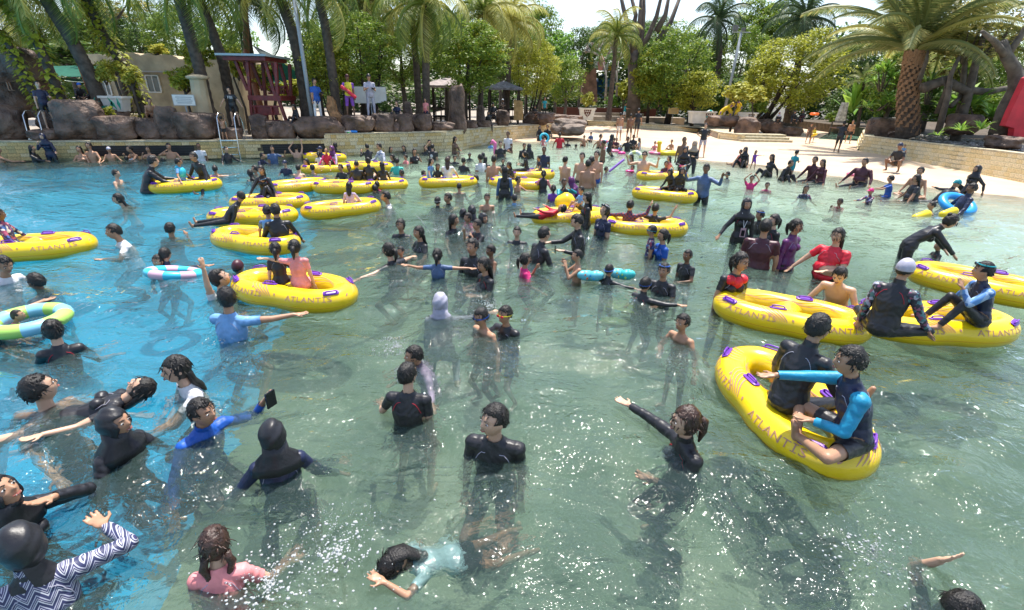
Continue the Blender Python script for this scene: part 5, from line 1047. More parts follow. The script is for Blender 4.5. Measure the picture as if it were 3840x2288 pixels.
    Rm = np.array([[1, 0, 0], list(-fwd*1.0), list(sd)]).T if abs(lean) >= R(60) else np.array([[1, 0, 0], list(nrm((0, math.cos(lean*.5), math.sin(lean*.5)))), list(nrm((0, -math.sin(lean*.5), math.cos(lean*.5))))]).T
    for s in (-1, 1):
        ch = chars[s]; sh = shc+np.array([s*.165*k*wd*tw_, 0, 0]); u_, f_ = ARM[ch] if extra is None or ('arm%+d' % s) not in extra else extra['arm%+d' % s]
        u_ = nrm((u_[0]*s, u_[1], u_[2]))+r.normal(size=3)*.05; f_ = nrm((f_[0]*s, f_[1], f_[2]))+r.normal(size=3)*.05; u_ = Rm@nrm(u_); f_ = Rm@nrm(f_)
        el = sh+u_*.275*k; wr_ = el+f_*.235*k; L_['arm', s] = (sh, el, wr_, f_, u_)
        m4 = fat**.5; bones += [('uarm', sh, el, .050*k*m4, .038*k*m4), ('farm', el, wr_, .037*k*m4, .025*k)]
    LEG = {'S': ((.10, 0, -1), (.04, .03, -1)), 'W': None, 'T': ((.2, -1, -.02), (.03, -.12, -1)), 'C': ((.72, -.75, .08), (-.92, -.25, -.22)), 'L': ((.2, -1, -.06), (.08, -1, -.08)), 'K': ((.42, -.85, .42), (-.08, .42, -1)), 'N': ((.22, -.78, .62), (.04, -.5, -.88)), 'X': ((.14, .9, -.35), (.05, 1, -.15)), 'D': ((.5, -.9, .02), (.25, -.45, -.85)), 'U': ((.3, -.85, .55), (.1, -.8, .5)), 'A': ((.2, -.9, .1), (.1, -.3, -1))}
    if mode == 'w' and lg in 'SW' and abs(lean) < R(50):      # knees bend until the feet stand on the pool bed
        zr_ = zt-(hc[2]+.118*HSc); hgt = zr_-.02*k-float(terrain(b[0], b[1]))-.09*k
        if hgt < .80*k:
            if hgt > .26*k:
                A1 = math.acos(max(-1, min(1, ((.42*k)**2+hgt**2-(.41*k)**2)/(2*.42*k*hgt)))); t1 = (.16, -math.sin(A1), -math.cos(A1)); ky_ = .42*math.sin(A1); kz_ = .42*math.cos(A1); LEG['S'] = LEG['W'] = (t1, (.02, ky_, -(hgt/k-kz_)))
            else: LEG['S'] = LEG['W'] = ((.35, -.95, .02), (.02, .95, -.30))
            lg = 'S'
    for s in (-1, 1):
        hp_ = pel+np.array([s*.088*k*(1.05 if fem else 1), 0, -.02*k]); t_, h_ = LEG[lg] if lg != 'W' else (((.08, -.30*s, -1), (.03, .28 if s < 0 else .12, -1)))
        t_ = nrm((t_[0]*s, t_[1], t_[2])); h_ = nrm((h_[0]*s, h_[1], h_[2])); kn = hp_+t_*.42*k; an = kn+h_*.41*k; ft = nrm(np.array([s*.2, -1, -.05])) if abs(h_[2]) > .5 else nrm(np.array([s*.2, -.25, .9]))
        if lg == 'X': ft = nrm(np.array([0, 1, -.2]))
        L_['leg', s] = (hp_, kn, an, ft); m4 = fat**.5*(1.06 if fem else 1); bones += [('thigh', hp_, kn, .082*k*m4, .052*k*m4), ('shin', kn, an, .052*k*m4, .034*k)]; bones.append(('foot', an+np.array([0, 0, -.02*k]), an+ft*.15*k+np.array([0, 0, -.025*k]), .036*k, .026*k))
    # --- base height and placement
    zl = min(min(b_[1][2]-b_[3], b_[2][2]-b_[4]) for b_ in bones if b_[0] == 'foot') if lg in 'SWK' else -.10*k*fat
    Hm = rotz(R(hy))@rotx(R(-hp)); 
    if abs(lean) >= R(60): Hm = Rm@rotx(R(50 if lean > 0 else -25))@Hm if lean > 0 else Rm@rotx(R(10))@Hm
    htop = hc+np.array([0, 0, .118*HSc])
    if mode == 'r' and lg == 'S': zl = 0
    if mode == 'w': z_root = zt-htop[2]; hw = b
    elif mode == 'f': z_root = b[2]-zl; hw = GY(fx, fy, b[1]) if lg not in 'SW' else b
    elif mode == 'd': z_root = b[2]-zl; hw = a
    else:
        base = seat if mode == 'r' else None; z_ = .1
        for _ in range(4):
            p_ = G(fx, fy, (base if base is not None else z_)+htop[2]-zl)
            if mode == 'g': z_ = max(float(terrain(p_[0], p_[1])), -.6)+dz
        z_root = (base if base is not None else z_)-zl; hw = p_
        if seatp is not None: hw = np.array([seatp[0], seatp[1], zt])
    hw = np.array(hw, float); az = math.atan2(hw[0], hw[1]); yr = R(yaw)-az; Rz = rotz(yr); off_ = Rz@np.array([htop[0], htop[1], 0]); root = np.array([hw[0]-off_[0], hw[1]-off_[1], z_root])
    _, _, pxm = PX(root+Rz@hc); vox = .009 if pxm > 300 else (.012 if pxm > 210 else (.017 if pxm > 120 else .024)); vox *= max(.75, min(1, k**.5)); fine = pxm > 120
    # --- solid
    m = MB(); tm, tf = rings(spine, [np.array([1., 0, 0])]*6, [np.cross(nrm(spine[min(i+1, 5)]-spine[max(i-1, 0)]), [1., 0, 0]) for i in range(6)], rw, rw*np.array([.80, .72, .70, .68, .52, .95])*(1 if fat <= 1 else fat**.5), 16); m.add(tm, tf)
    m.cap(neckb-hdir*.05*k, hc-hdir*.03*k, .056*k, .050*k); m.add(np.array(HS[fine][0])*HSc@Hm.T+hc, HS[fine][1])
    if fine:
        for s in (-1, 1): m.ell(np.array([s*.074, .006, -.004])*HSc@Hm.T+hc, np.array([.012, .020, .031])*HSc, Hm, 2)
    m.cap(L_['arm', -1][0], L_['arm', 1][0], .056*k, .056*k); 
    if fem and S_ > 1.4:
        for s in (-1, 1): m.ell(spine[3]+sd*.03*k+fwd*.085*k+np.array([s*.065*k, 0, 0]), (.062*k, .055*k, .058*k))
    if lg in 'TCLNUDAX': m.ell(pel+np.array([0, .02*k, -.01*k]), (.16*k*fat, .13*k*fat, .11*k))
    if fat > 1.05: m.ell(spine[2]+fwd*.05*k, (.16*k*fat, .13*k*fat, .15*k))
    zfl = -1.45; keep = []
    for (tg, a_, b_, r1, r2) in bones:
        if mode == 'w' and a_[2]+z_root < zfl and b_[2]+z_root < zfl: continue
        m.cap(a_, b_, r1, r2, 12 if fine else 8); keep.append((tg, a_, b_, (r1+r2)/2))
    for s in (-1, 1):
        sh, el, wr_, f_, u_ = L_['arm', s]; hd = nrm(f_+np.array([0, 0, -.1])); sdv = np.cross(hd, [0, 0, 1.]); 
        if np.linalg.norm(sdv) < .3: sdv = np.cross(hd, [0, 1., 0])
        sdv = nrm(sdv)*s; pn = nrm(np.cross(hd, sdv)); kk = k*(1.0 if S_ > 1.4 else 1.1)
        if vox <= .0135:
            B_ = np.array([sdv, hd, pn]).T; m.ell(wr_+hd*.045*kk, np.array([.040, .058, .018])*kk, B_, 2)
            for i, (o_, l_) in enumerate(((-.030, .068), (-.010, .078), (.011, .074), (.030, .058))):
                b0 = wr_+hd*.075*kk+sdv*o_*kk; b1_ = b0+(hd+sdv*o_*5)*l_*.55*kk; b2_ = b1_+(hd+sdv*o_*4-pn*.35*s)*l_*.5*kk; m.cap(b0, b1_, .0105*kk, .010*kk, 6); m.cap(b1_, b2_, .010*kk, .0085*kk, 6)
            t0 = wr_+hd*.03*kk-sdv*.03*kk; t1 = t0+nrm(hd*.6-sdv*.8)*.045*kk; m.cap(t0, t1, .013*kk, .011*kk, 6); m.cap(t1, t1+nrm(hd*.9-sdv*.3)*.03*kk, .011*kk, .009*kk, 6)
        else:
            B_ = np.array([sdv, hd, pn]).T; m.ell(wr_+hd*.06*kk, np.array([.038, .085, .02 if fine else .026])*kk, B_, 2); m.cap(wr_+hd*.03*kk-sdv*.02*kk, wr_+hd*.07*kk-sdv*.055*kk, .015*kk, .013*kk, 6)
        keep.append(('hand', wr_, wr_+hd*.14*kk, .03*k))
    skirt = top[0] in 'dD' or bot[0] == 'k'
    v, nr, f = remesh(m, vox)
    rt = empty('person', tuple(root), yr, label, 'person' if S_ > 1.38 else 'child', group)
    bo = link('body', mk('body', v, f, True), rt, SKIN[skin])
    # --- classify vertices by nearest bone
    segs = [('torso', spine[0]-sd*.02, spine[4], .12*k), ('neck', neckb, hc-hdir*.05*k, .05*k), ('head', hc, hc+hdir*.02, .10*HSc)]+keep
    D_ = []; TT = []
    for tg, a_, b_, rr in segs:
        ab = b_-a_; t = np.clip(((v-a_)@ab)/(ab@ab+1e-9), 0, 1); D_.append(np.linalg.norm(v-(a_+t[:, None]*ab), axis=1)-rr); TT.append(t)
    D_ = np.array(D_); w_ = D_.argmin(0); tt = np.array(TT)[w_, np.arange(len(v))]; tg = np.array([s_[0] for s_ in segs])[w_]
    # the torso's inside wins round the hips and shoulders
    def garment(name, sel, off, mt, wob=.004, seed=0):
        fs = f[(sel[f]).all(1)]
        if len(fs) < 8: return None
        u_, inv = np.unique(fs, return_inverse=True); p = v[u_]+nr[u_]*off
        if wob and pxm > 60:
            q = p/k; ph = seed; p = p+nr[u_]*((np.sin(q[:, 2]*38+4*np.sin(q[:, 0]*21+ph))*np.sin(q[:, 0]*27+3*np.sin(q[:, 2]*17)+ph))*wob*k)[:, None]
        return link(name, mk(name, p, inv.reshape(-1, 4), True), rt, fabric(mt))
    sl = {'t': .62, 'l': 2, 'v': -.1, 'd': .62, 'D': 2, 'h': 2}.get(top[0], 0)
    if top[0] != 'n':
        sel = (tg == 'torso') | ((tg == 'uarm') & (tt < sl)) | ((tg == 'neck') & (tt < (.5 if top[0] in 'lDh' else .05)))
        if sl > 1: sel |= ((tg == 'farm') & (tt < .94))
        sel |= (tg == 'thigh') & (tt < {'d': .8, 'D': 1.1, 'h': .5}.get(top[0], .12))
        garment('shirt' if top[0] not in 'dD' else 'dress', sel, .009*k, top[1], .0035, pid)
        if len(top) > 2:           # coloured sleeves or shoulders of a second fabric
            s2 = ((tg == 'uarm') & (tt < sl)) | ((tg == 'farm') & (sl > 1) & (tt < .94)); garment('sleeves', s2, .012*k, top[2], .004, pid)
    if bot[0] != 'n':
        lim = {'s': .62, 'l': 2, 'd': 2, 'S': .95, 't': .30}.get(bot[0], .6); sel = ((tg == 'torso') & (tt < (.2 if top[0] == 'n' else .16))) | ((tg == 'thigh') & (tt < lim))
        if lim > 1: sel |= (tg == 'shin') & (tt < .93)
        garment({'s': 'shorts', 'l': 'leggings', 'd': 'long_skirt', 'S': 'shorts', 't': 'trunks'}.get(bot[0], 'shorts'), sel, .0065*k if lim > 1 else .012*k, bot[1], .003, pid+2)
    if pxm > 140 and top[0] != 'n' and hk_ok(hair):
        def prj(p): j = ((v-p)**2).sum(1).argmin(); return v[j]+nr[j]*.0125*k
        sc_ = 'x' if top[1] in 'kn' and pid % 3 else ('r' if top[1] == 'k' else 'x')
        for s in (-1, 1):
            for fb in (-1, 1): MB().tube([prj(spine[4]+sd*.02*k+np.array([s*(.06+.085*t)*k, 0, 0])+fwd*fb*-.10*k*(1-t*.3)-sd*.12*k*t*t) for t in np.linspace(0, 1, 7)], .0028*k, 4).build('seam', fabric(sc_), rt)
    # --- hair, head cover
    hp2 = []; hk = hair[0]; mt = hairm if 'B' not in hair[1:] else hairb; cloth_ = None; hd_name = 'hair'
    HX = lambda p: np.asarray(p)*HSc@Hm.T+hc
    if hk in 'slpubz': hp2 += [(HX(p), f2) for p, f2 in hair_cap(hk, fine, pid)]
    if hk == 'l':
        bk = -hdir; P_ = [HX((0, .045, .0)), HX((0, .075, -.06)), HX((0, .080, -.14))*.6+(neckb-fwd*.085*k)*.4, neckb-fwd*.10*k-sd*.06*k, neckb-fwd*.115*k-sd*(.13 if fem else .05)*k]; tv, tf2 = tubemesh(P_, [.070*HSc, .078*HSc, .075*HSc, .070*k, .035*k], 10, .45, side=Hm@np.array([1., 0, 0])); hp2.append((tv, tf2))
    if hk == 'p': P_ = [HX((0, .10, .03)), HX((0, .135, -.0)), HX((0, .14, -.08)), HX((.01, .12, -.17))]; hp2.append(tubemesh(P_, [.03*HSc, .034*HSc, .03*HSc, .008*HSc], 8))
    if hk == 'u': hp2.append((HX(bun((0, .085, .085), .035)[0]), bun((0, 0, 0), 1)[1]))
    if hk == 'b':
        for s in (-1, 1): P_ = [HX((s*.06, .06, -.04))]+[HX((s*(.07+.012*math.sin(i*1.5)), .075+.005*i, -.08-.035*i)) for i in range(6)]; hp2.append(tubemesh(P_, [.03*HSc, .024*HSc, .028*HSc, .022*HSc, .026*HSc, .02*HSc, .012*HSc], 8))
    if hk == 'h':
        hd_name = 'headscarf'; cloth_ = fabric(hair[1]); v2, f2 = ico(4 if fine else 3); y2, z2, x2 = v2[:, 1], v2[:, 2], v2[:, 0]; p = v2*[.092, .113, .132]+[0, .010, .0]
        p *= (1+.03*np.sin(v2[:, 2]*9+x2*5+pid))[:, None]; op = (y2 < -.35) & (np.abs(x2) < .62) & (z2 < .48) & (z2 > -.72); p = np.where(op[:, None], v2*[.05, .06, .08], p); hp2.append((HX(p), f2))
        if len(hair) > 2: tw_ *= .62
        P_ = [HX((0, .02, -.05)), neckb+sd*.04*k, spine[4]+sd*.05*k, spine[4]-sd*.02*k]; tv, tf2 = rings(P_, [np.array([1., 0, 0])]*4, [np.cross(sd, [1., 0, 0])]*4, np.array([.085*HSc/k, .10, .19, .20])*k*tw_, np.array([.09*HSc/k, .10, .125, .135])*k*tw_, 16); tv = tv+np.outer(np.sin(np.arctan2(tv[:, 1], tv[:, 0])*5+pid)*.006, [1, 1, 0]); hp2.append((tv, tf2))
    if hk in 'cw':
        hd_name = 'cap' if hk == 'c' else 'swim_cap'; cloth_ = fabric(hair[1]); v2, f2 = ico(3); p = v2*[.086, .106, .122]+[0, .004, .010]; p[:, 2] = np.maximum(p[:, 2], .018-.02*(v2[:, 1] > 0)); cc = [(HX(p), f2)]
        if hk == 'c' and len(hair) < 3: bv, bf = ico(2); cc.append((HX(bv*[.065, .06, .008]+[0, -.12, .035]), bf))
        a_ = MB(); [a_.add(q, w2) for q, w2 in cc]; a_.build(hd_name, cloth_, rt, True)
        cloth_ = None; hd_name = 'hair'; hp2 += [(HX(p), f3) for p, f3 in hair_cap('z', fine, pid)]
    if hp2 and hk in 'slpub' and pxm > 110:      # loose locks over the cap of hair
        for i in range(90 if pxm > 200 else 40):
            a = r.uniform(-3.0, 3.0); e = r.uniform(-.25, 1.45) if hk != 's' or abs(a) > 1.1 else r.uniform(.45, 1.45); ce = math.cos(e); d0 = np.array([math.sin(a)*ce, -math.cos(a)*ce, math.sin(e)]); q0 = d0*[.086, .104, .122]+[0, .008, .012]; sw_ = nrm(np.array([d0[0]*.6+r.normal()*.5, d0[1]*.5-(.5 if hk == 's' else -.1)+r.normal()*.4, -1.1+.3*r.normal()])); l_ = r.uniform(.018, .042)*(1 if hk == 's' else 1.6)
            q1 = (d0*[.089, .107, .125]+[0, .008, .012])+sw_*l_*.5; q2 = q1*1.0+sw_*l_*.6-d0*.004; hp2.append(tubemesh([HX(q0), HX(q1), HX(q2)], [.0055*HSc, .0045*HSc, .001], 4, .5))
    if hp2:
        a_ = MB(); [a_.add(q, w2) for q, w2 in hp2]; a_.build(hd_name, cloth_ or mt, rt, True)
    # --- face
    if pxm > 85 and not (extra and extra.get('noface')):
        fd = Rz@Hm@np.array([0, -1., 0]); tocam = nrm(np.array([0, 0, H])-(root+Rz@hc))
        if fd@tocam > -.25:
            Q = Matrix(Hm.tolist()).to_4x4()
            for s in (-1, 1):
                e_ = MB(); e_.ell(HX((s*.031, -.0835, .010)), np.array([.0145, .006, .0065])*HSc, Hm, 2); eo = e_.build('eye', eyew, rt, True)
                MB().ell(HX((s*.031, -.0885, .010)), np.array([.0065, .004, .0065])*HSc, Hm, 2).build('iris', eyek, eo, True)
                MB().tube([HX((s*.014, -.094, .032)), HX((s*.031, -.095, .038)), HX((s*.049, -.085, .033))], .0038*HSc, 5).build('eyebrow', hairm, rt)
            sm = extra and extra.get('smile'); w2 = .026 if sm else .020
            MB().tube([HX((-w2, -.086, -.048)), HX((-.008, -.098, -.052)), HX((.008, -.098, -.052)), HX((w2, -.086, -.048))], [.003*HSc, .0065*HSc, .0065*HSc, .003*HSc], 6).build('mouth', lipm, rt)
            if sm: MB().ell(HX((0, -.097, -.0525)), np.array([.019, .005, .0055])*HSc, Hm, 2).build('teeth', teeth, rt)
    if extra and 'gog' in extra:
        up_ = extra.get('gup', 0); gc = extra['gog']; z_ = .010+up_*.075; g_ = MB(); pts = [HX((.083*math.sin(a)*(1-.15*up_), .006-.100*math.cos(a)*(1-.12*up_), z_+.006*math.cos(a))) for a in np.linspace(0, 2*math.pi, 25)]; g_.tube(pts, .009*HSc, 6); go = g_.build('goggle_strap', fabric(gc), rt)
        for s in (-1, 1): MB().ell(HX((s*.031, -.098*(1-.1*up_), z_)), np.array([.026, .012, .018])*HSc, Hm, 2).build('goggle_lens', extra.get('lens') and fabric(extra['lens']) or mat('dark_lens', (.02,.03,.05), .1), go, True)
    info = dict(rt=rt, root=root, Rz=Rz, L=L_, hc=hc, Hm=Hm, k=k, HSc=HSc, sd=sd, fwd=fwd, spine=spine, pxm=pxm, nv=len(v)); PEOPLE.append(info); return info
def held(info, s, name, label, cat, m, size, off=(0, -.02, 0), rot=(0, 0, 0), up_=.10):
    'a thing held in a hand: its own top-level object'
    sh, el, wr_, f_, u_ = info['L']['arm', s]; p = info['root']+info['Rz']@(wr_+nrm(f_)*up_*info['k']+np.array(off)); o = empty(name, tuple(p), info['rt'].rotation_euler.z, label, cat); o.rotation_euler = (rot[0], rot[1], rot[2]+info['rt'].rotation_euler.z)
    MB().box((0, 0, 0), size).build('body', m, o); return o
